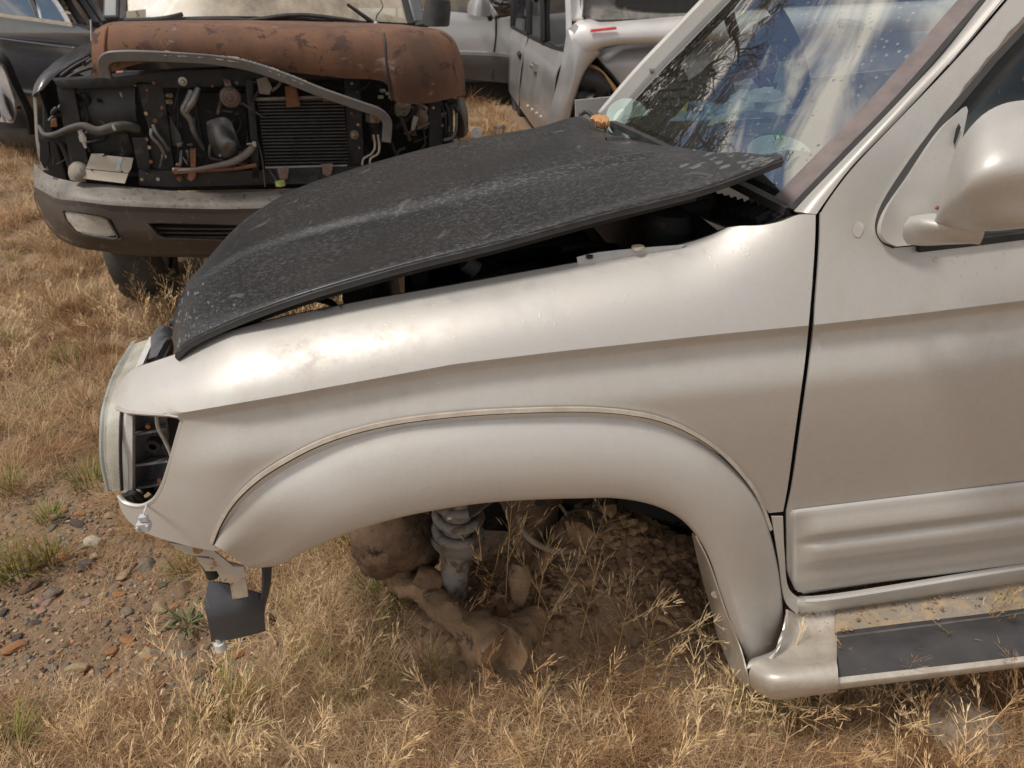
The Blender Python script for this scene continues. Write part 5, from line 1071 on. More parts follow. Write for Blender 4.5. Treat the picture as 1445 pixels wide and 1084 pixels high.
obj('roof', loft([K([(-300, -92, .1), (-40, -64, .12), (40, -22, .14), (80, -22, .2)]), K([(-300, -104, .9), (-40, -78, .9), (60, -36, .9), (110, -26, .9)])], 16, 3), KP, kd, thick=.02)
# front wheel opening without its fender: pale inner structure and a stripped hinge
obj('open_door', loft([K([(-60, 40, -.35), (-10, 62, -.33), (8, 78, -.30), (26, 120, -.27), (44, 160, -.24), (48, 188, -.24)]), K([(-60, 46, -.37), (-16, 70, -.36), (0, 84, -.35), (16, 122, -.33), (34, 162, -.32), (40, 190, -.31)])], 26, 3), DBLACK, kd, thick=.02, label='dark edge of a stripped door opening')
inr = obj('inner_panel', panel(KF, [(-80, 60), (-14, 76), (0, 92), (10, 112), (20, 142), (22, 160), (18, 174), (0, 172), (-80, 170)], dv=lambda x, y: -.30 + .06 * sm(10, -20, x), step=8), worn('pale_grey_lining', (.26, .24, .235), (.36, .335, .32), 7, (.5, .8), 0, .2, 40), kd, thick=.01)
obj('fold', loft([K([(-6, 120, -.33), (4, 132, -.34), (10, 150, -.34), (18, 168, -.33)]), K([(-14, 130, -.30), (-4, 145, -.31), (2, 158, -.31), (12, 170, -.31)])], 14, 3), worn('bluish_lining', (.2, .2, .215), (.28, .28, .3), 8, (.4, .7)), inr, thick=.01)
obj('lining_hole', disc(KF.at(-3, 158, -.32), -KF.v, .05, .01, 16), DARKIN, inr)
obj('speaker_bolt', disc(KF.at(0, 85, -.34), -KF.v, .03, .02, 12), ALU, inr)
obj('hinge_scraps', join([tube(K([(28, 140, -.2), (36, 142, -.2), (34, 150, -.2)]), .02, 6), tube(K([(26, 152, -.2), (40, 150, -.2)]), .015, 6)]), DBLACK, kd)
obj('sill', loft([K([(-420, 165, .02), (-60, 180, -.1), (0, 180, -.18), (44, 176, -.16), (80, 184, .02)]), K([(-420, 176, .0), (-60, 188, -.12), (0, 186, -.2), (44, 186, -.18), (80, 194, .0)]), K([(-420, 196, .03), (-60, 206, -.05), (0, 204, -.12), (44, 200, -.10), (80, 208, .05)])], 24, 3), worn('dusty_sill', (.05, .045, .04), (.09, .08, .07), 6, (.6, .9)), kd, thick=.02)
obj('underside', box(KF.loc(-.6, .9, -.6), axes(KF), (3.6, 1.4, .25)), DARKIN, kd)
for u_ in (-1.6, .75):
    c = KF.loc(u_, .35, 0); c[2] = .34
    obj('wheel', disc(c - KF.v * .1, KF.v, 1, 1, 28, [(0, .02), (.2, .02), (.22, 0), (.31, .0), (.33, .05), (.33, .17), (.3, .2), (0, .2)]), RUBBER, kd)

# ------------------------------------------------------------------ silver SUV far behind, side on
SP = worn('far_silver_paint', (.52, .52, .52), (.60, .60, .59), 2, (.3, .45), .6, .05, 30, coat=.4)
SCL = worn('far_cladding', (.085, .078, .074), (.12, .11, .105), 3, (.4, .6), .2, .05, 40)
ss = thing('distant_suv', 'pale silver SUV standing side on behind the mirror of the wrecked SUV', 'car', (SF.loc(0, .9, 0)[0], SF.loc(0, .9, 0)[1], 0))
S = lambda L: SF.pts(L)
def ssil(x, y): return .02 + .05 * sm(30, 0, y) - .02 * sm(30, 60, y) + .04 * sm(80, 120, y)
obj('body_side', panel(SF, [(380, 10), (586, 12), (676, 20), (692, 26), (720, 28), (800, 34), (838, 48), (838, 84), (722, 78), (600, 72), (380, 66)], dv=ssil, step=10), SP, ss, thick=.01)
obj('cladding', panel(SF, [(380, 66), (600, 71), (722, 77), (838, 83), (836, 110), (722, 118), (600, 106), (380, 98)], dv=lambda x, y: ssil(x, y) - .02 * sm(70, 76, y) - .01 * sm(84, 88, y), step=7), SCL, ss, thick=.01)
obj('cladding_strip', tube(S([(500, 69, -.01), (600, 73, -.01), (700, 77, -.01), (722, 79, -.01)]), 1, 4, 3, flat=(.02, .05)), worn('mid_grey_strip', (.26, .24, .23), (.34, .32, .31), 5), ss, bevel=.008)
obj('door_gap', tube(S([(700, 22, .0), (700, 50, -.0), (697, 78, -.004), (695, 112, .0)]), .012, 6), RUBBER, ss)
obj('door_gap', tube(S([(560, 12, .0), (560, 60, .0), (562, 100, .0)]), .012, 6), RUBBER, ss)
obj('side_glass', panel(SF, [(400, 10), (440, -50), (600, -54), (650, -30), (676, 16), (640, 18)], dv=lambda x, y: .05 + .002 * (15 - y), step=20), glass('tinted_yellow_glass', (.20, .17, .10), 2.2, (.42, .33, .18), .5, drops=False), ss)
obj('cabin_dark', panel(SF, [(400, 10), (440, -50), (600, -54), (650, -30), (680, 20)], dv=.3, step=40), DARKIN, ss)
obj('roof', loft([S([(420, -54, .1), (600, -58, .1), (655, -32, .1)]), S([(420, -60, 1.5), (600, -64, 1.5), (660, -40, 1.5)])], 12, 3), SP, ss, thick=.02)
obj('windshield_pillar', tube(S([(700, 24, .05), (686, 2, .08), (664, -28, .12)]), 1, 4, 4, flat=(.09, .06)), SP, ss, bevel=.01)
obj('windshield', loft([S([(704, 23, .08), (690, 0, .12), (668, -28, .16)]), S([(760, 18, 1.5), (740, -4, 1.45), (710, -32, 1.4)])], 12, 3), SGLASS, ss)
obj('bonnet', loft([S([(704, 26, .03), (760, 28, .03), (838, 46, .05)]), S([(740, 18, 1.5), (790, 20, 1.5), (850, 34, 1.5)])], 12, 3), SP, ss, thick=.01)
sm_ = obj('side_mirror', loft([S([(662, 18, -.05), (664, 6, -.05), (668, 1, -.05)]), S([(674, 23, -.20), (676, 8, -.20), (678, 0, -.20)]), S([(690, 22, -.16), (690, 8, -.16), (688, 1, -.16)])], 12, 5), SP, ss, thick=.03)
obj('mirror_foot', tube(S([(690, 20, -.08), (692, 27, -.02)]), .03, 8, 1), RUBBER, sm_)
for u_ in (-2.0, 1.25):
    c = SF.loc(u_, .25, 0); c[2] = .36
    obj('wheel', disc(c - SF.v * .1, SF.v, 1, 1, 28, [(0, .02), (.22, .02), (.24, 0), (.34, .0), (.37, .05), (.37, .2), (0, .2)]), RUBBER, ss)
obj('underbody', box(SF.loc(-.7, .9, -.45), axes(SF), (3.4, 1.5, .3)), DARKIN, ss)

# ------------------------------------------------------------------ silver wagon: its rear corner near, doors running away
WP = worn('dusty_silver_paint', (.42, .41, .40), (.52, .51, .50), 3, (.3, .45), .6, .05, 30, c3=(.34, .28, .22), c3scale=10, c3pos=(.62, .76), coat=.4)
WW = worn('pale_ledge_paint', (.62, .60, .59), (.70, .68, .67), 3, (.3, .5), .25, .05, 30, coat=.3)
wa = thing('silver_wagon', 'dusty silver wagon with a white rear ledge, red lamp and open rear corner', 'car', (WF.loc(0, 1, 0)[0], WF.loc(0, 1, 0)[1], 0))
Wp = lambda L: WF.pts(L)
# side: rows from the sills up, near corner (right) to the far front (left)
def wline(pts): return Wp(pts)
side = [
  [(800, 76, .02), (778, 66, .5), (745, 48, 1.5), (722, 36, 2.6)],
  [(786, 100, -.02), (768, 90, .45), (738, 72, 1.45), (718, 60, 2.6)],
  [(780, 140, -.01), (762, 126, .48), (735, 100, 1.47), (717, 84, 2.6)],
  [(776, 178, .04), (758, 160, .5), (732, 128, 1.5), (716, 108, 2.65)],
  [(780, 215, .1), (758, 186, .6), (732, 150, 1.6), (717, 128, 2.7)]]
obj('body_side', loft([Wp(r) for r in side], 30, 5), WP, wa, thick=.01)
gh = [[(802, 76, .03), (780, 66, .5), (745, 48, 1.5), (722, 37, 2.6)], [(801, 30, .07), (779, 22, .54), (745, 10, 1.53), (724, 2, 2.62)], [(800, -12, .13), (779, -16, .6), (745, -22, 1.58), (726, -26, 2.66)], [(797, -46, .2), (777, -46, .66), (744, -48, 1.64), (728, -48, 2.72)]]
WGL = glass('wagon_glass', (.06, .075, .08), 3.4, (.2, .2, .2), .05, drops=False)
obj('side_window', loft([Wp(r) for r in gh], 24, 4), WGL, wa, sharp=180)
obj('cabin_dark', loft([[p + WF.u * .12 for p in Wp(r)] for r in gh], 10, 1), DARKIN, wa)
for x0, d0 in ((803, .03), (766, .78), (746, 1.45), (723, 2.55)):
    y0 = float(np.interp(x0, [722, 745, 780, 803], [37, 48, 66, 76]))
    obj('window_post', tube(Wp([(x0, y0, d0 - .015), (x0 - .5, y0 - 46, d0 + .03), (x0 - 2, -14, d0 + .08), (x0 - 4, -46, d0 + .15)]), 1, 4, 3, flat=(.05, .05)), WW if x0 > 800 else RUBBER, wa, bevel=.008)
obj('window_sill', tube(Wp([(804, 79, .0), (780, 68, .48), (746, 50, 1.48), (723, 38, 2.58)]), 1, 4, 3, flat=(.035, .03)), RUBBER, wa)
obj('side_roof', loft([Wp([(790, -42, .16), (760, -42, .5), (728, -34, 2.4)]), Wp([(1100, -60, .2), (1060, -60, .6), (960, -46, 2.4)])], 14, 3), WP, wa, thick=.02)
for q, r_ in (([(752, 92, .9), (756, 96, .75)], .035), ([(733, 76, 1.75), (735, 80, 1.6)], .03)):
    obj('door_handle', tube(Wp([(a, b, c - .10) for a, b, c in q]), r_, 10, 1), CHROME if r_ > .03 else RUBBER, wa)
obj('door_gap', tube(Wp([(746, 50, 1.4), (736, 100, 1.36), (733, 150, 1.5)]), .008, 6), RUBBER, wa)
for k in range(4):
    obj('body_clip', disc(WF.at(746 + 6.2 * k, 150 + 5 * k, .72 - .17 * k), -WF.u, .014, .02, 8), WHPL, wa)
c = WF.loc(.02, 2.1, 0); c[2] = .34
obj('wheel', disc(c - WF.u * .1, WF.u, 1, 1, 28, [(0, .02), (.2, .02), (.22, 0), (.31, .0), (.34, .05), (.34, .17), (0, .2)]), RUBBER, wa)
c = WF.loc(-.2, .7, 0); c[2] = .3
# rear pillar column curving from the ledge down to the corner
col = [
  [(800, 42, .02), (794, 80, .0), (786, 118, -.02), (776, 155, -.02), (768, 185, .0)],
  [(812, 34, -.05), (806, 78, -.09), (800, 115, -.10), (790, 150, -.10), (782, 185, -.08)],
  [(828, 52, -.10), (818, 86, -.12), (810, 116, -.13), (800, 150, -.13), (792, 185, -.11)],
  [(846, 74, -.08), (826, 98, -.09), (816, 122, -.10), (807, 152, -.10), (800, 185, -.08)],
  [(846, 76, .0), (826, 100, .0), (816, 124, .0), (807, 154, .0), (800, 187, .0)]]
obj('rear_pillar', loft([Wp(r) for r in col], 30, 5), WP, wa, thick=.01)
led = [
  [(803, 40, .12), (814, 30, .10), (826, 27, .10), (845, 33, .12), (880, 31, .14), (990, 22, .16), (1100, 14, .18), (1280, 4, .2), (1500, -14, .24)],
  [(803, 44, .0), (818, 36, -.05), (830, 34, -.06), (850, 38, -.06), (880, 37, -.06), (990, 28, -.05), (1100, 20, -.04), (1280, 10, -.02), (1500, -6, .04)],
  [(808, 60, -.06), (824, 52, -.11), (836, 49, -.12), (855, 48, -.13), (885, 46, -.13), (990, 40, -.12), (1100, 33, -.12), (1280, 24, -.1), (1500, 10, -.04)],
  [(822, 80, -.08), (838, 68, -.12), (850, 63, -.13), (870, 60, -.13), (895, 59, -.13), (990, 55, -.12), (1100, 50, -.11), (1280, 42, -.09), (1500, 28, -.03)],
  [(826, 84, .0), (842, 70, -.0), (854, 65, -.0), (874, 62, .0), (898, 61, .0), (990, 57, .0), (1100, 52, .0), (1280, 44, .0), (1500, 30, .06)]]
lgd = obj('rear_ledge', loft([Wp(r) for r in led], 50, 5), WW, wa, thick=.01, label='white rear ledge below the back window')
obj('brake_lamp', loft([Wp([(833, 42, -.128), (850, 40.5, -.138), (869, 38, -.138)]), Wp([(833, 46, -.135), (850, 44, -.148), (870, 42, -.145)])], 10, 2), worn('red_lens', (.55, .035, .03), (.66, .06, .045), 20, (.2, .35), 0, .05, 40, coat=.5), lgd, thick=.015, bevel=.004)
for k, (x, w) in enumerate(((948, 5), (954, 3), (961, 3), (967, 2))):
    obj('worn_letter', box(WF.at(x, 52 - k * .3, -.128), axes(WF), (w * .006, .004, .02)), worn('faded_ink', (.36, .33, .32), (.48, .45, .44), 60), lgd)
obj('back_window', loft([Wp([(826, 28, .12), (900, 27, .14), (990, 20, .16), (1280, 4, .2)]), Wp([(826, -12, .30), (900, -14, .32), (990, -20, .34), (1280, -40, .38)])], 20, 3), glass('grey_sheen_glass', (.35, .36, .35), 1.5, (.34, .33, .31), .75), wa)  # the pane's grey reflection is painted in as its diffuse film
obj('back_window_shade', tube(Wp([(870, -4, .2), (920, 5, .18), (990, 8, .18), (1100, 4, .2), (1280, -8, .22)]), 1, 4, 4, flat=(.02, .12)), RUBBER, wa)
obj('corner_pillar', tube(Wp([(812, 30, .08), (812, -10, .2), (812, -50, .36)]), 1, 4, 3, flat=(.14, .05)), WW, wa, bevel=.015)
obj('pillar_strip', tube(Wp([(822, 26, .08), (823, -10, .2), (824, -50, .34)]), 1, 4, 3, flat=(.035, .05)), RUBBER, wa)
# what shows in the open corner: a dented white panel with an orange-foamed edge, a black airbox and its pipe
pn = obj('dented_panel', loft([Wp([(836, 74, .25), (870, 66, .22), (940, 62, .22), (1100, 54, .24), (1280, 46, .26), (1480, 36, .26)]), Wp([(850, 90, .15), (890, 84, .08), (950, 84, .06), (1100, 78, .06), (1280, 70, .08), (1480, 60, .08)]), Wp([(868, 110, .12), (905, 106, .04), (960, 108, .02), (1100, 104, .02), (1280, 96, .04), (1480, 86, .04)]), Wp([(884, 136, .14), (915, 134, .08), (960, 140, .06), (1100, 140, .06), (1280, 130, .08), (1480, 120, .08)]), Wp([(896, 160, .2), (920, 165, .16), (960, 175, .14), (1100, 175, .14), (1280, 170, .16), (1480, 160, .16)])], 40, 5), worn('bluish_white_paint', (.55, .56, .60), (.63, .63, .66), 3, (.3, .5), .1, .1, 30, coat=.3), wa, thick=.01, label='dented bluish white panel inside the open corner')
obj('panel_seal', tube(Wp([(836, 76, .2), (850, 92, .11), (868, 112, .08), (884, 136, .10), (896, 160, .16)]), .014, 8), RUBBER, pn)
obj('foam_edge', loft([Wp([(824, 88, .16), (840, 94, .10), (858, 112, .08), (874, 134, .10), (882, 152, .14)]), Wp([(830, 93, .14), (842, 100, .08), (856, 116, .06), (870, 138, .08), (876, 154, .12)])], 20, 3), worn('orange_foam', (.50, .28, .11), (.62, .38, .18), 16, (.8, 1), 0, .5, 50, c3=(.25, .16, .1), c3scale=22), pn, thick=.02)
obj('inner_skin', loft([Wp([(838, 104, .16), (852, 120, .14), (866, 140, .14), (874, 160, .16)]), Wp([(846, 140, .16), (852, 150, .15), (860, 160, .15), (868, 172, .16)])], 14, 3), worn('cream_skin', (.42, .38, .31), (.52, .48, .40), 9), pn, thick=.01)
obj('airbox', loft([Wp([(806, 104, .12), (822, 98, .06), (842, 104, .06), (854, 116, .1)]), Wp([(804, 118, .08), (824, 112, .0), (846, 118, .0), (857, 126, .06)]), Wp([(806, 130, .12), (826, 128, .05), (846, 132, .05), (856, 134, .1)])], 20, 4), BLACKPL, wa, thick=.04)
for x in (820, 834, 848):
    obj('airbox_rib', tube(Wp([(x, 104, .03), (x + 1, 118, -.02), (x, 130, .03)]), .012, 6, 3), DBLACK, wa)
a_, b_ = WF.at(806, 138, .08), WF.at(838, 146, -.06)
obj('intake_pipe', tube([a_, (a_ + b_) / 2, b_], .085, 24, 2, cap=False), BLACKPL, wa, thick=.012)
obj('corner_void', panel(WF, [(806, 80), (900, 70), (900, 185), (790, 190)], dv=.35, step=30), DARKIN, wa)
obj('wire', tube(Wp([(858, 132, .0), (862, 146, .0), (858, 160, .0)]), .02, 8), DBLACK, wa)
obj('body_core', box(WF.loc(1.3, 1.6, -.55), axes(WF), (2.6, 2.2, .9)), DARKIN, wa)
# ------------------------------------------------------------------ inside the silver SUV, seen through the windshield
DASH = worn('dark_dash', (.03, .03, .031), (.05, .049, .048), 9, (.6, .85), 0, .15, 90, c3=(.12, .10, .08), c3scale=18)
obj('dashboard', loft([[p + MF.u * .03 - MF.n * .012 for p in WSR[0]], [p + MF.u * .22 - MF.n * .0 for p in WSR[0]], [p + MF.u * .40 - MF.n * .01 for p in WSR[0]], [p + MF.u * .47 - MF.n * .05 for p in WSR[0]], [p + MF.u * .48 - MF.n * .35 for p in WSR[0]]], 30, 4), DASH, sv, thick=.02)
obj('instrument_hood', loft([MF.pts([(985, 112, .98), (1000, 90, .96), (1030, 78, .94), (1060, 78, .9), (1092, 96, .86)]), MF.pts([(1000, 124, 1.1), (1012, 100, 1.08), (1040, 88, 1.06), (1064, 90, 1.02), (1092, 106, .98)])], 20, 4), DASH, sv, thick=.015)
obj('dash_trim', tube(MF.pts([(1005, 121, .9), (1050, 106, .88), (1104, 93, .85)]), 1, 4, 4, flat=(.02, .018)), worn('brown_trim', (.2, .085, .04), (.3, .14, .07), 12, (.5, .7)), sv)
c0 = MF.at(1078, 62, 1.12); ring = []
ax1 = MF.v; ax2 = MF.n * .88 - MF.u * .48
sw = obj('steering_wheel', tube([c0 + (ax1 * cos(a) + ax2 * sin(a)) * .19 for a in np.linspace(0, 2 * pi, 40)], .017, 10, 1), RUBBER, sv)
for a in (radians(200), radians(270), radians(340)):
    obj('spoke', tube([c0, c0 + (ax1 * cos(a) + ax2 * sin(a)) * .185], [.03, .016], 8, 1), RUBBER, sw)
obj('hub', disc(c0, MF.u * .88 + MF.n * .48, .06, .04, 20), RUBBER, sw)
obj('steering_column', tube([c0, c0 - MF.u * .35 - MF.n * .2], .04, 10, 1), DASH, sv)
for v_ in (.42, 1.15):
    st_ = obj('seat', loft([[MF.loc(u, v_ + w, n) for w in (-.24, -.2, 0, .2, .24)] for u, n in ((.62, .02), (.66, .10), (1.05, .06), (1.15, .12), (1.28, .65), (1.34, .66), (1.38, .1))], 20, 5), worn('grey_seat', (.09, .088, .085), (.14, .137, .13), 14, (.8, 1)), sv, thick=.04)
    obj('headrest', loft([[MF.loc(u, v_ + w, n) for w in (-.13, 0, .13)] for u, n in ((1.30, .69), (1.28, .74), (1.30, .84), (1.36, .85), (1.38, .74), (1.36, .69))], 14, 4), MATS['grey_seat'], st_, thick=.02)
stk = obj('inspection_sticker', panel(MF, [(1086, 212), (1110, 202), (1116, 190), (1096, 196)], dv=.22, step=12), glass('sticker_film', (.8, .88, .82), 1.5, (.6, .66, .6), .35, drops=False), ws)
text('27', MF.at(1098, 193, .24), MF.u, MF.n, .022, plain('green_ink', (.05, .25, .10), .6), stk, mirror=True)

def top(o, label, cat, group=None): return tag(o, label, cat, group)
# clutter heaped on the dash
tc = MF.at(930, 172, 1.22)
ty = thing('spare_tyre', 'worn grey tyre seen tread-on, standing on edge behind the windshield', 'tyre', tc)
obj('carcass', disc(tc - MF.u * .05 + MF.n * .0, MF.u, 1, 1, 40, [(.09, 0), (.13, -.005), (.15, .0), (.158, .02), (.158, .08), (.15, .10), (.13, .105), (.09, .10)]), worn('grey_tyre', (.10, .098, .09), (.16, .155, .14), 20, (.8, 1), 0, .3, 60), ty)
tb = []
for k in range(40):
    a = 2 * pi * k / 40
    d_ = MF.v * cos(a) + MF.n * sin(a); e_ = -MF.v * sin(a) + MF.n * cos(a)
    for off_ in (-.034, .0, .034):
        tb.append(box(tc + MF.u * off_ + d_ * .161, (MF.u, e_, d_), (.028, .019, .010)))
obj('tread_block', join(tb), MATS['grey_tyre'], ty, kind='stuff', smooth=False)
PALE = worn('pale_green_disc', (.60, .72, .64), (.72, .80, .74), 12, (.35, .6), 0, .1, 60, c3=(.12, .13, .12), c3scale=30, c3pos=(.64, .66))
def plate(px, py, dv, r, label, tilt=.35):
    c = MF.at(px, py, dv); a = MF.n * cos(tilt) - MF.v * sin(tilt)
    t = thing('plate', label, 'plate', c)
    obj('rim', disc(c, a, 1, 1, 32, [(r * .62, .004), (r * .8, .010), (r, .016), (r * 1.01, .014), (r * .8, .006), (r * .6, .0)]), PALE, t)
    obj('well', disc(c, a, 1, 1, 32, [(0, .001), (r * .25, .002), (r * .27, .006), (r * .32, .006), (r * .34, .002), (r * .62, .004), (r * .6, 0), (0, -.002)]), PALE, t)
plate(884, 172, 1.06, .062, 'pale green spotted plate tilted in the far corner of the dash, left of the tyre', 1.0)
plate(1046, 199, .62, .085, 'pale green plate lying in the middle of the dash, ringed in grey', .5)
plate(1097, 226, .34, .062, 'white ring plate nearest the windshield, just behind the black hood corner', .4)
fo = obj('folder', loft([MF.pts([(958, 162, .86), (986, 132, .84), (990, 130, .84)]), MF.pts([(956, 180, .84), (975, 168, .80), (991, 158, .80)]), MF.pts([(957, 202, .80), (976, 204, .76), (992, 200, .76)])], 14, 4), worn('mustard_card', (.45, .40, .12), (.55, .50, .2), 10, (.7, .9)), None, thick=.006, origin=MF.at(970, 180, .8))
top(fo, 'mustard yellow folder standing between the tyre and the heap of bags', 'folder')
bx = obj('box', loft([MF.pts([(988, 128, .86), (1000, 118, .86), (1014, 126, .86)]), MF.pts([(990, 160, .84), (1003, 164, .8), (1017, 158, .84)])], 8, 2), BLACKPL, None, thick=.05, origin=MF.at(1000, 140, .85), bevel=.006)
top(bx, 'black box standing beside the yellow folder on the dash', 'box')
def crumple(name, c, su, sv2, sn, mat, label, cat, seed):
    V = []; nr, nc = 22, 30
    for i in range(nr):
        for j in range(nc):
            th = pi * i / (nr - 1); ph = 2 * pi * j / nc
            d = np.array([sin(th) * cos(ph), sin(th) * sin(ph), cos(th)])
            q = 1 + .35 * noise.fractal(Vector((d[0] * 1.6 + seed, d[1] * 1.6, d[2] * 1.6)), .8, 2.2, 4) + .10 * abs(noise.noise(Vector((d[0] * 7 + seed, d[1] * 7, d[2] * 7))))
            V.append(c + (MF.u * d[0] * su + MF.v * d[1] * sv2 + MF.n * d[2] * sn) * q)
    o = obj(name, (V, grid_faces(nr, nc, True)), mat, None, origin=c); tag(o, label, cat); return o
crumple('bag', MF.at(1032, 168, .78), .13, .10, .05, worn('blue_plastic', (.16, .28, .50), (.40, .52, .68), 9, (.2, .45), 0, .3, 40, c3=(.7, .74, .78), c3scale=14), 'crumpled blue and white plastic bag heaped on the dash', 'plastic bag', 2.)
crumple('bag', MF.at(1068, 150, .72), .07, .07, .035, worn('white_plastic_bag', (.55, .58, .56), (.74, .76, .74), 9, (.25, .5), 0, .3, 40), 'small crumpled white bag on top of the blue bag', 'plastic bag', 5.)
crumple('cloth', MF.at(1010, 185, .72), .12, .08, .025, worn('grey_cloth', (.10, .10, .095), (.22, .21, .19), 16, (.8, 1), 0, .5, 60), 'crumpled dark grey cloth under the bags at the dash edge', 'cloth', 8.)
crumple('cloth', MF.at(1085, 190, .50), .09, .06, .02, worn('olive_cloth', (.10, .105, .075), (.18, .175, .12), 16, (.8, 1), 0, .5, 60), 'crumpled olive cloth beside the ringed green plate', 'cloth', 11.)
for k, (x, y, dv, w, h, lab) in enumerate(((1113, 100, .74, .07, .05, 'painted pale reflection, highest behind the steering column'), (1108, 125, .70, .05, .055, 'painted pale reflection just below the other one'))):  # pale sheets added in place of white reflections in the windshield
    c = MF.at(x, y, dv)
    q = obj('reflection_patch', ([c - MF.u * w / 2 - MF.n * h / 2, c + MF.u * w * .4 - MF.n * h * .4, c + MF.u * w / 2 + MF.n * h / 2, c - MF.u * w * .35 + MF.n * h * .45], [(0, 1, 2, 3)]), worn('pale_reflection', (.52, .60, .58), (.62, .68, .66), 20, (.7, .9)), None, thick=.002, origin=c)
    tag(q, lab, 'reflection')
vm = obj('glass_reflection', loft([MF.pts([(1184, 26, .62), (1205, 28, .60), (1240, 40, .58)]), MF.pts([(1186, 44, .62), (1215, 50, .60), (1241, 56, .58)])], 12, 3), worn('white_reflection', (.5, .56, .55), (.6, .66, .64), 8, (.3, .5)), sv, thick=.02)  # pale sheet painting a white reflection in the windshield
# ------------------------------------------------------------------ stones
def rock_mesh(seed, sub=3, angular=.5, flat=.6):
    import bmesh
    bm = bmesh.new(); bmesh.ops.create_icosphere(bm, subdivisions=sub, radius=1.0)
    rs = random.Random(seed)
    planes = [(Vector((rs.gauss(0, 1), rs.gauss(0, 1), rs.gauss(0, 1))).normalized(), rs.uniform(.55, .9)) for _ in range(11)]
    for v in bm.verts:
        d = v.co.copy()
        for n_, h in planes:
            k = d.dot(n_)
            if k > h: d -= n_ * (k - h) * (.75 + .25 * angular)
        d *= 1 + .10 * noise.fractal(d * 2.2 + Vector((seed * 3.1, 0, 0)), .9, 2.1, 3)
        v.co = d
    me = bpy.data.meshes.new('stone'); bm.to_mesh(me); bm.free()
    me.polygons.foreach_set('use_smooth', [True] * len(me.polygons))
    try: me.set_sharp_from_angle(angle=radians(32))
    except Exception: pass
    return me
def stone_mat(name, a, b, c):
    return worn(name, a, b, 7, (.75, .95), 0, .6, 30, .05, c3=c, c3scale=4, c3pos=(.52, .68))
SM = {'brown': stone_mat('brown_stone', (.20, .13, .075), (.30, .20, .12), (.16, .10, .065)), 'grey': stone_mat('grey_stone', (.22, .175, .13), (.32, .265, .205), (.16, .12, .085)),
      'tan': stone_mat('tan_stone', (.42, .30, .17), (.54, .41, .26), (.27, .16, .08)), 'orange': stone_mat('orange_stone', (.40, .18, .075), (.50, .26, .12), (.30, .15, .08)),
      'white': stone_mat('white_stone', (.60, .52, .40), (.72, .65, .52), (.45, .36, .25)), 'dark': stone_mat('dark_stone', (.085, .07, .062), (.13, .11, .095), (.2, .14, .1)), 'pink': stone_mat('pink_stone', (.38, .22, .17), (.46, .30, .24), (.3, .18, .14))}
RM = [rock_mesh(k) for k in range(7)]
RMM = {}
def stone(px, py, w, col, label=None, asp=.7, hgt=.6, rz=None, group=None, seed=None, name='stone', cat='stone', sink=.35):
    p = ground_at(px, py); t = to_px(p)[2]; s = w / FPX * t / 2 / .85
    k = random.randrange(7) if seed is None else seed
    key = (k, col)
    if key not in RMM:
        me = RM[k].copy(); me.materials.append(SM[col]); RMM[key] = me
    o = bpy.data.objects.new(name, RMM[key]); COL.objects.link(o)
    o.scale = (s, s * asp, s * hgt * .8); o.location = (p[0], p[1], p[2] + s * hgt * .8 * (1 - 2 * sink) * .6)
    o.rotation_euler = (random.uniform(-.25, .25), random.uniform(-.25, .25), random.uniform(0, 6.3) if rz is None else rz)
    o['label'] = label or 'small %s stone lying on the bare gravelly soil' % col
    o['category'] = cat; o['group'] = group or 'loose stones on the bare soil'
    return o
for a in [(133, 767, 25, 'white', 'whitish pebble below the headlight, brightest stone on the soil', .9, .8), (176, 812, 27, 'tan', 'wedge-shaped ochre stone on open soil below the dangling connector', .6, .4),
          (118, 800, 28, 'dark', 'dark slaty stone behind the whitish pebble', .7, .6), (208, 798, 30, 'grey', 'greyish flat stone right of the ochre wedge', .7, .5),
          (225, 858, 26, 'tan', 'blocky tan stone in front of the grass rosette', .85, .7), (260, 832, 36, 'brown', 'long brown stone half hidden below the fender bracket', .55, .5),
          (238, 884, 26, 'grey', 'slanting pale grey stone left of the green rosette', .5, .5), (180, 905, 24, 'orange', 'orange stone lying lowest in the middle of the soil', .7, .6),
          (160, 835, 26, 'grey', 'thin grey flake of stone in the middle of the soil', .5, .35), (133, 822, 16, 'tan', 'small tan chip beside the pinkish stone', .5, .6), (142, 810, 18, 'pink', 'pinkish stone behind the small tan chip', .8, .6),
          (40, 830, 30, 'brown', 'rounded brown stone in front of the largest green tuft', .8, .6), (76, 838, 24, 'grey', 'squarish grey-brown stone right of the largest green tuft', .9, .8),
          (110, 946, 34, 'tan', 'long tan stone at the lower edge of the soil', .5, .6), (20, 915, 30, 'orange', 'rusty orange stone at the left edge of the soil', .8, .5),
          (280, 950, 34, 'brown', 'flat square brown stone left of the splash guard plug', .8, .4), (380, 880, 26, 'brown', 'pointed brown stone standing right of the splash guard', .7, 1.1),
          (845, 982, 26, 'orange', 'orange stone in the grass below the wheel arch', .7, .9), (135, 410, 40, 'tan', 'tan stone beside the tyre of the wrecked SUV', .7, .5),
          (108, 740, 22, 'dark', 'dark flat stone below the small green tuft', .7, .4), (246, 858, 14, 'orange', 'small orange chip right of the blocky tan stone', .7, .6), (255, 770, 20, 'brown', 'brown stone beneath the front bracket', .8, .5),
          (262, 925, 24, 'grey', 'mottled grey stone above the flat square stone', .7, .5), (205, 922, 22, 'tan', 'crumbly tan stone right of the orange one', .7, .4), (48, 880, 20, 'dark', 'dark reddish flake at the left of the soil', .6, .4)]:
    stone(a[0], a[1], a[2], a[3], a[4], a[5], a[6], seed=None)
rs = random.Random(4); n_ = 0
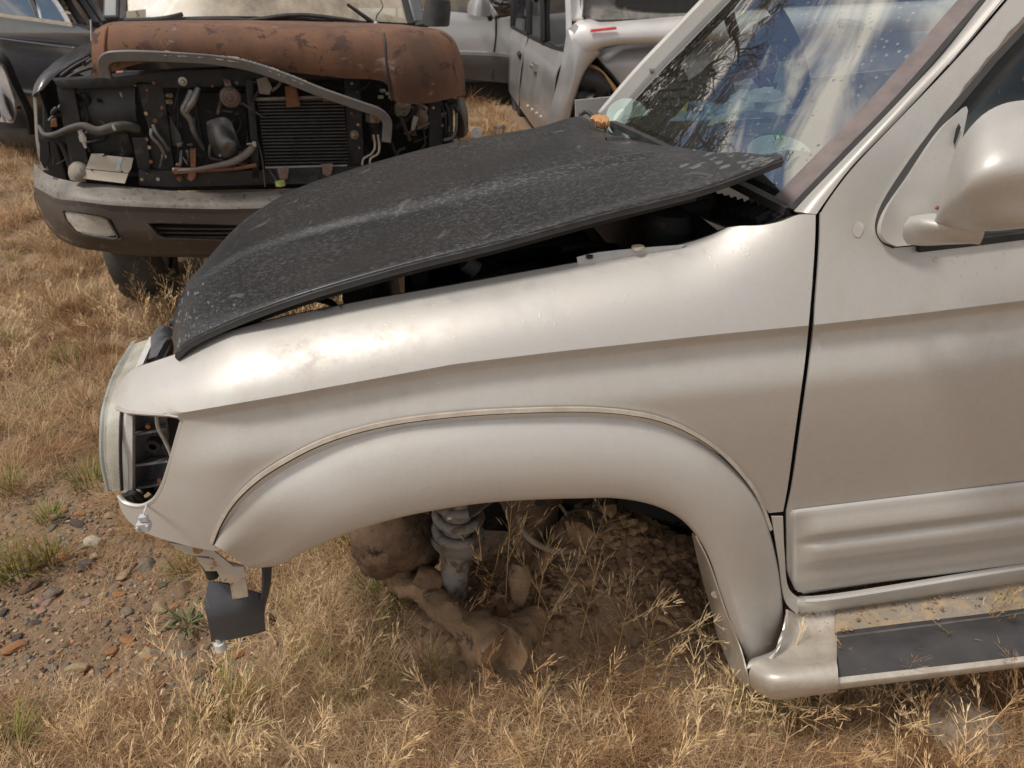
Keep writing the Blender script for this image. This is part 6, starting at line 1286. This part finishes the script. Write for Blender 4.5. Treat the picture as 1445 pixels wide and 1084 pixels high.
while n_ < 230:
    x, y = rs.uniform(-10, 420), rs.uniform(690, 985)
    p = ground_at(x, y)
    if not bareness(p[0], p[1])[0]: continue
    random.seed(n_ + 50)
    stone(x, y, rs.choice([5, 6, 7, 8, 9, 10, 12, 15, 18]), rs.choice(['brown', 'brown', 'brown', 'grey', 'grey', 'tan', 'tan', 'orange', 'dark', 'pink']), asp=rs.uniform(.55, 1), hgt=rs.uniform(.4, .8))
    n_ += 1
# finer gravel: nobody could count it
me = RM[0]
def gravel(name, pts, mats, smin, smax, label, seed=1, ico=1):
    rg = np.random.default_rng(seed); V, F, MI = [], [], []
    phi = (1 + 5**.5) / 2
    iv = np.array([(-1, phi, 0), (1, phi, 0), (-1, -phi, 0), (1, -phi, 0), (0, -1, phi), (0, 1, phi), (0, -1, -phi), (0, 1, -phi), (phi, 0, -1), (phi, 0, 1), (-phi, 0, -1), (-phi, 0, 1)]) / 1.9
    fi = [(0,11,5),(0,5,1),(0,1,7),(0,7,10),(0,10,11),(1,5,9),(5,11,4),(11,10,2),(10,7,6),(7,1,8),(3,9,4),(3,4,2),(3,2,6),(3,6,8),(3,8,9),(4,9,5),(2,4,11),(6,2,10),(8,6,7),(9,8,1)]
    for p in pts:
        s = smin * (smax / smin)**(rg.random()**2); o = len(V)
        v = iv * rg.uniform(.6, 1.1, (12, 1)) * np.array([1, rg.uniform(.6, 1), rg.uniform(.4, .8)]) * s
        a = rg.uniform(0, 6.28); R_ = np.array([[cos(a), -sin(a), 0], [sin(a), cos(a), 0], [0, 0, 1]])
        V += list(v @ R_.T + np.array(p) + (0, 0, s * .2)); F += [tuple(i + o for i in f) for f in fi]; MI += [rg.integers(len(mats))] * 20
    o = obj(name, (V, F), None, smooth=False)
    for m in mats: o.data.materials.append(m)
    o.data.polygons.foreach_set('material_index', MI)
    o['kind'] = 'stuff'
    if label: o['label'] = label
    return o
gp = []
while len(gp) < 5200:
    x, y = RNG.uniform(BARE[:, 0].min() - .1, BARE[:, 0].max() + .1), RNG.uniform(BARE[:, 1].min() - .1, BARE[:, 1].max() + .1)
    if bareness(x, y)[0] or RNG.random() < .06: gp.append((x, y, gz(x, y)))
gravel('gravel', gp, list(SM.values())[:4] + [SM['dark'], SM['brown'], SM['grey']], .0025, .010, 'fine gravel scattered over the bare soil')
mp = []
for mx, my, mh, mr in MOUND[:3]:
    for _ in range(1100):
        a, b = mx + RNG.normal(0, mr * .6), my + RNG.normal(0, mr * .6); mp.append((a, b, gz(a, b)))
clodm = [worn('dry_clod', (.23, .145, .078), (.33, .225, .13), 30, (.9, 1), 0, .6, 80), worn('dark_clod', (.15, .09, .048), (.22, .14, .078), 30, (.9, 1), 0, .6, 80)]
gravel('soil_clods', mp, clodm, .004, .030, 'dry clods of soil heaped under the wheel arch', 3)
st_o = gravel('step_dirt', STEPPTS, clodm + [worn('tan_crumb', (.36, .26, .15), (.46, .35, .22), 30, (.9, 1), 0, .5, 80)], .0015, .007, None, 7)
st_o.parent = rb; st_o.location = tuple(-world_origin(rb))
# broken slab of concrete under the running board
p0 = ground_at(1340, 1010)
SM['concrete'] = worn('old_concrete', (.20, .145, .098), (.31, .24, .17), 5, (.85, 1), 0, .5, 14, .03, c3=(.15, .105, .07), c3scale=6, c3pos=(.5, .6))
bk = stone(1350, 1030, 130, 'concrete', 'large dusty lump of broken concrete on the ground under the running board', .75, .55, rz=.4, group='rubble under the running board', seed=5, name='concrete_lump', cat='rubble', sink=.15)
b2_ = stone(1290, 975, 120, 'concrete', 'broken concrete slab behind the large lump, in the shade of the running board', .8, .5, rz=1.2, group='rubble under the running board', seed=4, name='concrete_lump', cat='rubble', sink=.2)
# ------------------------------------------------------------------ dry grass
def blade(V, F, C, base, az, lean, length, width, curl, col, seg=4):
    """One curved, tapering blade; lean from the vertical grows along its length."""
    p = np.array(base, float); o = len(V); a = lean
    side = np.array([-sin(az), cos(az), 0.0])
    for k in range(seg + 1):
        w = width * (1 - (k / seg)**1.5) * .5 + .0002
        V.append(p - side * w); V.append(p + side * w); C.append(col); C.append(col)
        st = length / seg
        p = p + st * np.array([cos(az) * sin(a), sin(az) * sin(a), cos(a)])
        if p[2] < .003: p[2] = .003 + .002 * k
        a += curl / seg; az2 = az
    for k in range(seg):
        q = o + 2 * k; F.append((q, q + 1, q + 3, q + 2))
STRAW = [(0.551, 0.416, 0.254), (0.486, 0.346, 0.194), (0.378, 0.238, 0.130), (0.626, 0.497, 0.324), (0.281, 0.167, 0.092), (0.518, 0.383, 0.227), (0.421, 0.270, 0.151)]
GREEN = [(0.256, 0.320, 0.077), (0.333, 0.384, 0.109), (0.179, 0.243, 0.058), (0.410, 0.397, 0.141), (0.538, 0.397, 0.166)]
m, N, L, P = nodes_of('straw')
at_ = N.new('ShaderNodeAttribute'); at_.attribute_name = 'Col'
oi = N.new('ShaderNodeObjectInfo'); rp = ramp(N, L, oi.outputs['Random'], [(0, (.72, .66, .62)), (.5, (1, 1, 1)), (1, (1.0, .96, .90))])
mu = N.new('ShaderNodeMix'); mu.data_type = 'RGBA'; mu.blend_type = 'MULTIPLY'; mu.inputs['Factor'].default_value = 1
L.new(at_.outputs['Color'], mu.inputs['A']); L.new(rp.outputs['Color'], mu.inputs['B']); ge_ = N.new('ShaderNodeNewGeometry'); nz = N.new('ShaderNodeTexNoise'); nz.inputs['Scale'].default_value = 2.6; nz.inputs['Detail'].default_value = 4; L.new(ge_.outputs['Position'], nz.inputs['Vector'])
nr = ramp(N, L, nz.outputs['Fac'], [(.36, (.66, .53, .44)), (.52, (1, .97, .94)), (.68, (1.0, 1.0, 1.0))])
mu2 = N.new('ShaderNodeMix'); mu2.data_type = 'RGBA'; mu2.blend_type = 'MULTIPLY'; mu2.inputs['Factor'].default_value = 1
L.new(mu.outputs['Result'], mu2.inputs['A']); L.new(nr.outputs['Color'], mu2.inputs['B']); L.new(mu2.outputs['Result'], P.inputs['Base Color'])
P.inputs['Roughness'].default_value = .75; P.inputs['Specular IOR Level'].default_value = .25
STRAWM = m
def clump_mesh(name, fn, seed):
    rg = random.Random(seed); V, F, C = [], [], []
    fn(rg, V, F, C)
    me = bpy.data.meshes.new(name); me.from_pydata([tuple(v) for v in V], [], F); me.update()
    ca = me.color_attributes.new('Col', 'FLOAT_COLOR', 'POINT')
    ca.data.foreach_set('color', np.c_[np.array(C), np.ones(len(C))].astype(np.float32).ravel())
    me.materials.append(STRAWM); return me
def f_mat(rg, V, F, C):          # matted straw
    for _ in range(95):
        r, a = .085 * sqrt(rg.random()), rg.uniform(0, 6.28)
        blade(V, F, C, (r * cos(a), r * sin(a), rg.uniform(0, .02)), rg.uniform(0, 6.28), rg.uniform(.7, 1.5), rg.uniform(.05, .16), rg.uniform(.0011, .0022), rg.uniform(.0, .9), rg.choice(STRAW))
def f_up(rg, V, F, C):           # upright dry tuft
    for _ in range(62):
        r, a = .04 * sqrt(rg.random()), rg.uniform(0, 6.28)
        blade(V, F, C, (r * cos(a), r * sin(a), 0), a + rg.gauss(0, .9), rg.uniform(.05, .75), rg.uniform(.07, .21), rg.uniform(.0011, .0021), rg.uniform(.1, 1.2), rg.choice(STRAW))
def f_mix(rg, V, F, C):          # dry tuft with green in its heart
    for _ in range(66):
        r, a = .04 * sqrt(rg.random()), rg.uniform(0, 6.28)
        blade(V, F, C, (r * cos(a), r * sin(a), 0), a + rg.gauss(0, .8), rg.uniform(.1, .8), rg.uniform(.06, .15), rg.uniform(.0013, .0024), rg.uniform(.2, 1.1), rg.choice(GREEN + STRAW[:3]))
def f_stalk(rg, V, F, C):        # seed-head stalks: thin stems with forked, bristly tips
    for _ in range(3):
        az, ln, cv = rg.uniform(0, 6.28), rg.uniform(.20, .36), rg.uniform(.1, .7); lean = rg.uniform(.05, .5)
        b = np.array((rg.uniform(-.03, .03), rg.uniform(-.03, .03), 0)); p = b.copy(); a = lean; col = rg.choice([(.60, .45, .25), (.52, .37, .19), (.66, .50, .30)])
        blade(V, F, C, b, az, lean, ln, .0016, cv, col, 7)
        blade(V, F, C, b + np.array((0, 0, .0004)), az + 1.57, .001, .001, .0012, 0, col, 1)
        path = []
        for k in range(8):
            path.append((p.copy(), a)); p = p + ln / 7 * np.array([cos(az) * sin(a), sin(az) * sin(a), cos(a)]); a += cv / 7
        for k in (4, 5, 5, 6, 6, 6, 7, 7, 7):
            q, aa = path[k]
            for _ in range(rg.choice((1, 2))):
                z2 = az + rg.uniform(-1.6, 1.6); bl = rg.uniform(.03, .07)
                blade(V, F, C, q, z2, max(.1, aa + rg.uniform(-.1, .5)), bl, .0014, .2, col, 2)
                tip = q + bl * np.array([cos(z2) * sin(aa + .3), sin(z2) * sin(aa + .3), cos(aa + .3)])
                for _ in range(2):
                    blade(V, F, C, q + (tip - q) * rg.uniform(.5, 1), z2 + rg.uniform(-.5, .5), aa + rg.uniform(0, .5), rg.uniform(.012, .022), .0022, .1, (.68, .53, .33), 2)
def src_collection(name, meshes):
    c = bpy.data.collections.new(name)
    for k, me in enumerate(meshes):
        o = bpy.data.objects.new(me.name, me); c.objects.link(o)
    return c
CM = src_collection('straw_sources', [clump_mesh('straw_clump', f_mat, k) for k in range(7)] + [clump_mesh('straw_clump', f_up, 20 + k) for k in range(4)] + [clump_mesh('straw_clump', f_mix, 40 + k) for k in range(2)])
CS = src_collection('stalk_sources', [clump_mesh('stalk_clump', f_stalk, 60 + k) for k in range(8)])
def scatter(name, P, S, I, coll, label):
    """Points carrying a size and a pick each; geometry nodes set a clump on every one."""
    me = bpy.data.meshes.new(name); me.from_pydata([tuple(p) for p in P], [], []); me.update()
    for nm, arr, ty in (('size', S, 'FLOAT'), ('pick', I, 'INT'), ('turn', RNG.uniform(0, 6.28, len(P)), 'FLOAT'), ('tilt', RNG.normal(0, .12, len(P)), 'FLOAT')):
        at = me.attributes.new(nm, ty, 'POINT'); at.data.foreach_set('value', np.asarray(arr, np.int32 if ty == 'INT' else np.float32))
    o = bpy.data.objects.new(name, me); COL.objects.link(o)
    ng = bpy.data.node_groups.new(name, 'GeometryNodeTree')
    ng.interface.new_socket('Geometry', in_out='INPUT', socket_type='NodeSocketGeometry'); ng.interface.new_socket('Geometry', in_out='OUTPUT', socket_type='NodeSocketGeometry')
    n, l = ng.nodes, ng.links
    gi, go = n.new('NodeGroupInput'), n.new('NodeGroupOutput'); ip = n.new('GeometryNodeInstanceOnPoints'); ci = n.new('GeometryNodeCollectionInfo')
    ci.inputs['Collection'].default_value = coll; ci.inputs['Separate Children'].default_value = True; ci.inputs['Reset Children'].default_value = True
    ip.inputs['Pick Instance'].default_value = True
    def attr(nm, ty):
        a = n.new('GeometryNodeInputNamedAttribute'); a.data_type = ty; a.inputs['Name'].default_value = nm; return a.outputs['Attribute']
    cx = n.new('ShaderNodeCombineXYZ'); l.new(attr('tilt', 'FLOAT'), cx.inputs['X']); l.new(attr('turn', 'FLOAT'), cx.inputs['Z'])
    l.new(gi.outputs[0], ip.inputs['Points']); l.new(ci.outputs[0], ip.inputs['Instance']); l.new(attr('pick', 'INT'), ip.inputs['Instance Index'])
    l.new(cx.outputs[0], ip.inputs['Rotation']); l.new(attr('size', 'FLOAT'), ip.inputs['Scale']); l.new(ip.outputs[0], go.inputs[0])
    md = o.modifiers.new('scatter', 'NODES'); md.node_group = ng
    o['kind'] = 'stuff'; o['label'] = label
    return o
# where grass may stand: not on bare soil, thin on the mound and in the dark under the cars
def under(fr, u0, u1, v0, v1, X, Y):
    d = np.stack([X - fr.O[0], Y - fr.O[1]], 1); u = d @ (fr.u[:2] / np.linalg.norm(fr.u[:2])); v = d @ fr.v[:2]
    return (u > u0) & (u < u1) & (v > v0) & (v < v1)
CLEAR = [(*ground_at(*p)[:2], r) for p, r in (((760, 875), .13), ((650, 870), .11), ((850, 865), .13), ((930, 840), .2), ((720, 840), .2), ((990, 870), .08))]
def field(n, x0, x1, y0, y1):
    X = RNG.uniform(x0, x1, n); Y = RNG.uniform(y0, y1, n)
    px, py, t = to_px(np.stack([X, Y, np.zeros(n)], 1))
    k = (t > .3) & (px > -750) & (px < 2200) & (py < 1500)
    X, Y = X[k], Y[k]
    b = bareness(X, Y); keep = ~b | (RNG.random(len(X)) < .03)
    mound = np.zeros(len(X))
    for mx, my, mh, mr in MOUND: mound += mh * np.exp(-((X - mx)**2 + (Y - my)**2) / mr**2) / .24
    keep &= RNG.random(len(X)) > np.clip(mound * 1.15, 0, .97)
    for ex_, ey_, er_ in CLEAR: keep &= ((X - ex_)**2 + (Y - ey_)**2 > er_**2) | (RNG.random(len(X)) < .10)
    dens_ = np.array([fbm(a + 5, b + 70, 2.4) for a, b in zip(X, Y)]); keep &= ~((dens_ < -.22) & (RNG.random(len(X)) < .65))
    keep &= ~(under(MF, -.65, 2.6, .22, 1.6, X, Y) & (RNG.random(len(X)) < .97))
    keep &= ~(under(DF, -.8, .8, .5, 3.5, X, Y)) & ~under(KF, -2.4, 1.0, .3, 1.6, X, Y) & ~under(WF, -.3, 3, .3, 4, X, Y) & ~under(SF, -3, 1.5, .4, 1.6, X, Y)
    X, Y = X[keep], Y[keep]
    return X, Y, np.array([gz(a, b) for a, b in zip(X, Y)])
PT, SZ, PK = [], [], []
for n, box_, s0, s1 in ((11200, (-3.2, 3.0, .62, 2.5), .36, .72), (5400, (-5.0, 1.2, 2.2, 4.4), .5, .95), (3600, (-8, 3.5, 4.2, 9.5), .9, 1.6), (1500, (-12, 9, 9, 22), 2.0, 3.2)):
    X, Y, Z = field(n, *box_)
    patch = np.array([fbm(a + 31, b, 1.7) for a, b in zip(X, Y)])
    for a, b, z, q in zip(X, Y, Z, patch):
        PT.append((a, b, z - .004)); SZ.append(RNG.uniform(s0, s1))
        r = RNG.random()
        PK.append(int(RNG.integers(0, 7)) if r < .83 else (int(RNG.integers(7, 11)) if r < .972 - .05 * (q > .2) else int(RNG.integers(11, 13))))
scatter('dry_grass', PT, SZ, PK, CM, 'matted straw-coloured dry grass covering the yard')
PT, SZ, PK = [], [], []
for n, box_, s0, s1 in ((400, (-.75, 2.2, .66, 1.45), .45, .9), (60, (-1.4, -.6, .66, 1.4), .4, .7), (40, (-2.4, .4, 1.5, 2.6), .5, .9), (90, (-2.3, -.2, 2.7, 3.6), .7, 1.2), (260, (-3, 2.5, 3.6, 8), 1.0, 1.9)):
    X, Y, Z = field(n, *box_)
    for a, b, z in zip(X, Y, Z): PT.append((a, b, z)); SZ.append(RNG.uniform(s0, s1)); PK.append(int(RNG.integers(0, 8)))
q_ = [k for k, p in enumerate(PT) if sum(mh * exp(-((p[0] - mx)**2 + (p[1] - my)**2) / mr**2) for mx, my, mh, mr in MOUND) < .03 and not (560 < to_px(np.array(p))[0] < 960 and to_px(np.array(p))[1] < 925)]
PT, SZ, PK = [PT[k] for k in q_], [SZ[k] for k in q_], [PK[k] for k in q_]
for px_, py_, s in ((740, 900, 1.05), (830, 930, 1.05), (700, 880, 1.2), (770, 910, 1.0), (920, 960, .9), (1000, 930, .8), (1330, 985, 1.1), (1345, 990, .95), (610, 900, 1.0), (560, 880, 1.1), (880, 940, 1.0)):
    p = ground_at(px_, py_); PT.append(tuple(p)); SZ.append(s); PK.append(int(RNG.integers(0, 8)))
scatter('grass_stalks', PT, SZ, PK, CS, 'thin dry stalks with forked seed heads rising from the straw')
# green tufts one can pick out
def f_green(rg, V, F, C):
    for _ in range(120):
        r, a = .045 * sqrt(rg.random()), rg.uniform(0, 6.28)
        blade(V, F, C, (r * cos(a), r * sin(a), 0), a + rg.gauss(0, .5), rg.uniform(.05, .9), rg.uniform(.06, .125), rg.uniform(.0016, .003), rg.uniform(.2, 1.0), rg.choice(GREEN + GREEN[:3] + [(.45, .27, .10)]))
def f_rosette(rg, V, F, C):
    for _ in range(46):
        r, a = .02 * sqrt(rg.random()), rg.uniform(0, 6.28)
        blade(V, F, C, (r * cos(a), r * sin(a), rg.uniform(0, .03)), a, rg.uniform(.5, 1.3), rg.uniform(.035, .075), rg.uniform(.003, .0055), rg.uniform(.1, .6), rg.choice([(.22, .27, .13), (.28, .32, .17), (.17, .22, .10)]))
GT = [clump_mesh('grass_tuft', f_green, 80 + k) for k in range(3)]; GRS = clump_mesh('grass_rosette', f_rosette, 95)
for k, (x, y, s, lab) in enumerate([(20, 812, 1.2, 'largest green grass tuft at the left edge of the bare soil'), (70, 795, .95, 'green grass tuft adjoining the largest one on its right'), (125, 685, 1.05, 'green grass tuft just left of the headlight'),
        (70, 735, .7, 'low green tuft above the largest tuft'), (12, 692, .8, 'green tuft at the left edge, level with the headlight'), (262, 805, .8, 'green and orange tuft beneath the front bracket'),
        (97, 512, 1.0, 'pale green tuft in the straw behind the headlight'), (320, 1010, 1.2, 'dark green tuft in the foreground straw below the splash guard'), (490, 765, 1.2, 'dark green tuft in the shade under the front of the wheel arch'),
        (1065, 1000, .8, 'green tuft below the nose of the running board'), (15, 1065, 1.0, 'green tuft in the bottom left corner'), (545, 850, 1.1, 'green tuft between the spring and the front of the arch'), (15, 485, .9, 'faint green tuft at the left edge behind the soil')]):
    p = ground_at(x, y)
    o = bpy.data.objects.new('grass_tuft', GT[k % 3]); COL.objects.link(o); o.location = tuple(p); o.scale = (s, s, s); o.rotation_euler = (0, 0, k * 1.3)
    o['label'] = lab; o['category'] = 'grass tuft'; o['group'] = 'green grass tufts'
p = ground_at(268, 885)
o = bpy.data.objects.new('rosette_plant', GRS); COL.objects.link(o); o.location = tuple(p); o.scale = (1.1,) * 3; tag(o, 'small grey-green leafy rosette left of the splash guard', 'weed')
# ------------------------------------------------------------------ bare trees and scrub beyond the yard
BARK = worn('grey_bark', (.07, .055, .045), (.13, .105, .085), 6, (.85, 1), 0, .5, 20)
def tree(x, y, h, seed, label):
    rg = random.Random(seed); t = thing('bare_tree', label, 'tree', (x, y, gz(x, y)), 'bare trees beyond the yard')
    trunk = [np.array((x, y, gz(x, y) - .1))]
    for k in range(6): trunk.append(trunk[-1] + np.array((rg.gauss(0, .14), rg.gauss(0, .14), h * .13)))
    obj('trunk', tube(trunk, [h * .022, h * .018, h * .013, h * .008], 9, 4), BARK, t)
    parts = []
    def grow(p, d, ln, r, lev):
        q = p + d * ln * .5 + np.array((rg.gauss(0, .05), rg.gauss(0, .05), rg.gauss(0, .04))) * ln; e = p + d * ln
        parts.append(tube([p, q, e], [r, r * .75, r * .5], 5 if lev < 2 else 3, 2, cap=False))
        if lev >= 4: return
        for _ in range(4 if lev < 3 else 3):
            k = rg.uniform(.35, 1); dd = d + np.array((rg.gauss(0, .55), rg.gauss(0, .55), rg.gauss(.1, .4))); dd /= np.linalg.norm(dd)
            grow(p + (e - p) * k, dd, ln * rg.uniform(.5, .75), r * .5, lev + 1)
    for k in range(2, 7):
        for _ in range(3):
            a = rg.uniform(0, 6.28); d = np.array((cos(a) * .8, sin(a) * .8, rg.uniform(.3, .9))); d /= np.linalg.norm(d)
            grow(trunk[k], d, h * rg.uniform(.16, .26), h * .007, 1)
    obj('crown', join(parts), BARK, t, kind='stuff', smooth=False)
for k, (x, y, h) in enumerate(((-7.5, 15, 11.5), (-9.5, 18, 16), (-3.2, 19, 14), (-13, 20, 15), (2.5, 21, 13), (7, 22, 13), (-6, 24, 15))):
    tree(x, y, h, 300 + k, 'tall bare grey tree standing beyond the parked cars')
# autumn scrub as a belt
V, F, MI = [], [], []
for _ in range(44000):
    x = RNG.uniform(-40, 40); y = 27 + RNG.normal(0, 1.6) + .006 * x * x; hh = 7.8 + 2.2 * noise.noise(Vector((x * .22, 1, 0))) + 1.0 * noise.noise(Vector((x * .9, 4, 0)))
    hh *= 1 + .75 * float(sm(1, -7, x)) * float(sm(-40, -24, x))
    z = hh * RNG.random()**.8 + .05; s = RNG.uniform(.12, .36); d = RNG.normal(0, 1, (2, 3)); d /= np.linalg.norm(d, axis=1)[:, None]
    o = len(V); c = np.array((x, y, z)); V += [c - d[0] * s - d[1] * s * .4, c + d[0] * s - d[1] * s * .5, c + d[0] * s * .8 + d[1] * s * .5, c - d[0] * s * .7 + d[1] * s * .6]; F.append((o, o + 1, o + 2, o + 3)); MI.append(RNG.choice(4, p=(.35, .3, .2, .15)))
sb_ = obj('scrub', (V, F), None, smooth=False)
for nm, c in (('rust_leaves', (.12, .062, .032)), ('brown_leaves', (.10, .07, .045)), ('olive_leaves', (.07, .07, .035)), ('straw_leaves', (.20, .15, .085))):
    sb_.data.materials.append(worn(nm, tuple(q * .8 for q in c), tuple(q * 1.2 for q in c), 3, (.8, 1), 0, 0))
sb_.data.polygons.foreach_set('material_index', MI); sb_['kind'] = 'stuff'; sb_['label'] = 'belt of brown autumn scrub beyond the yard'
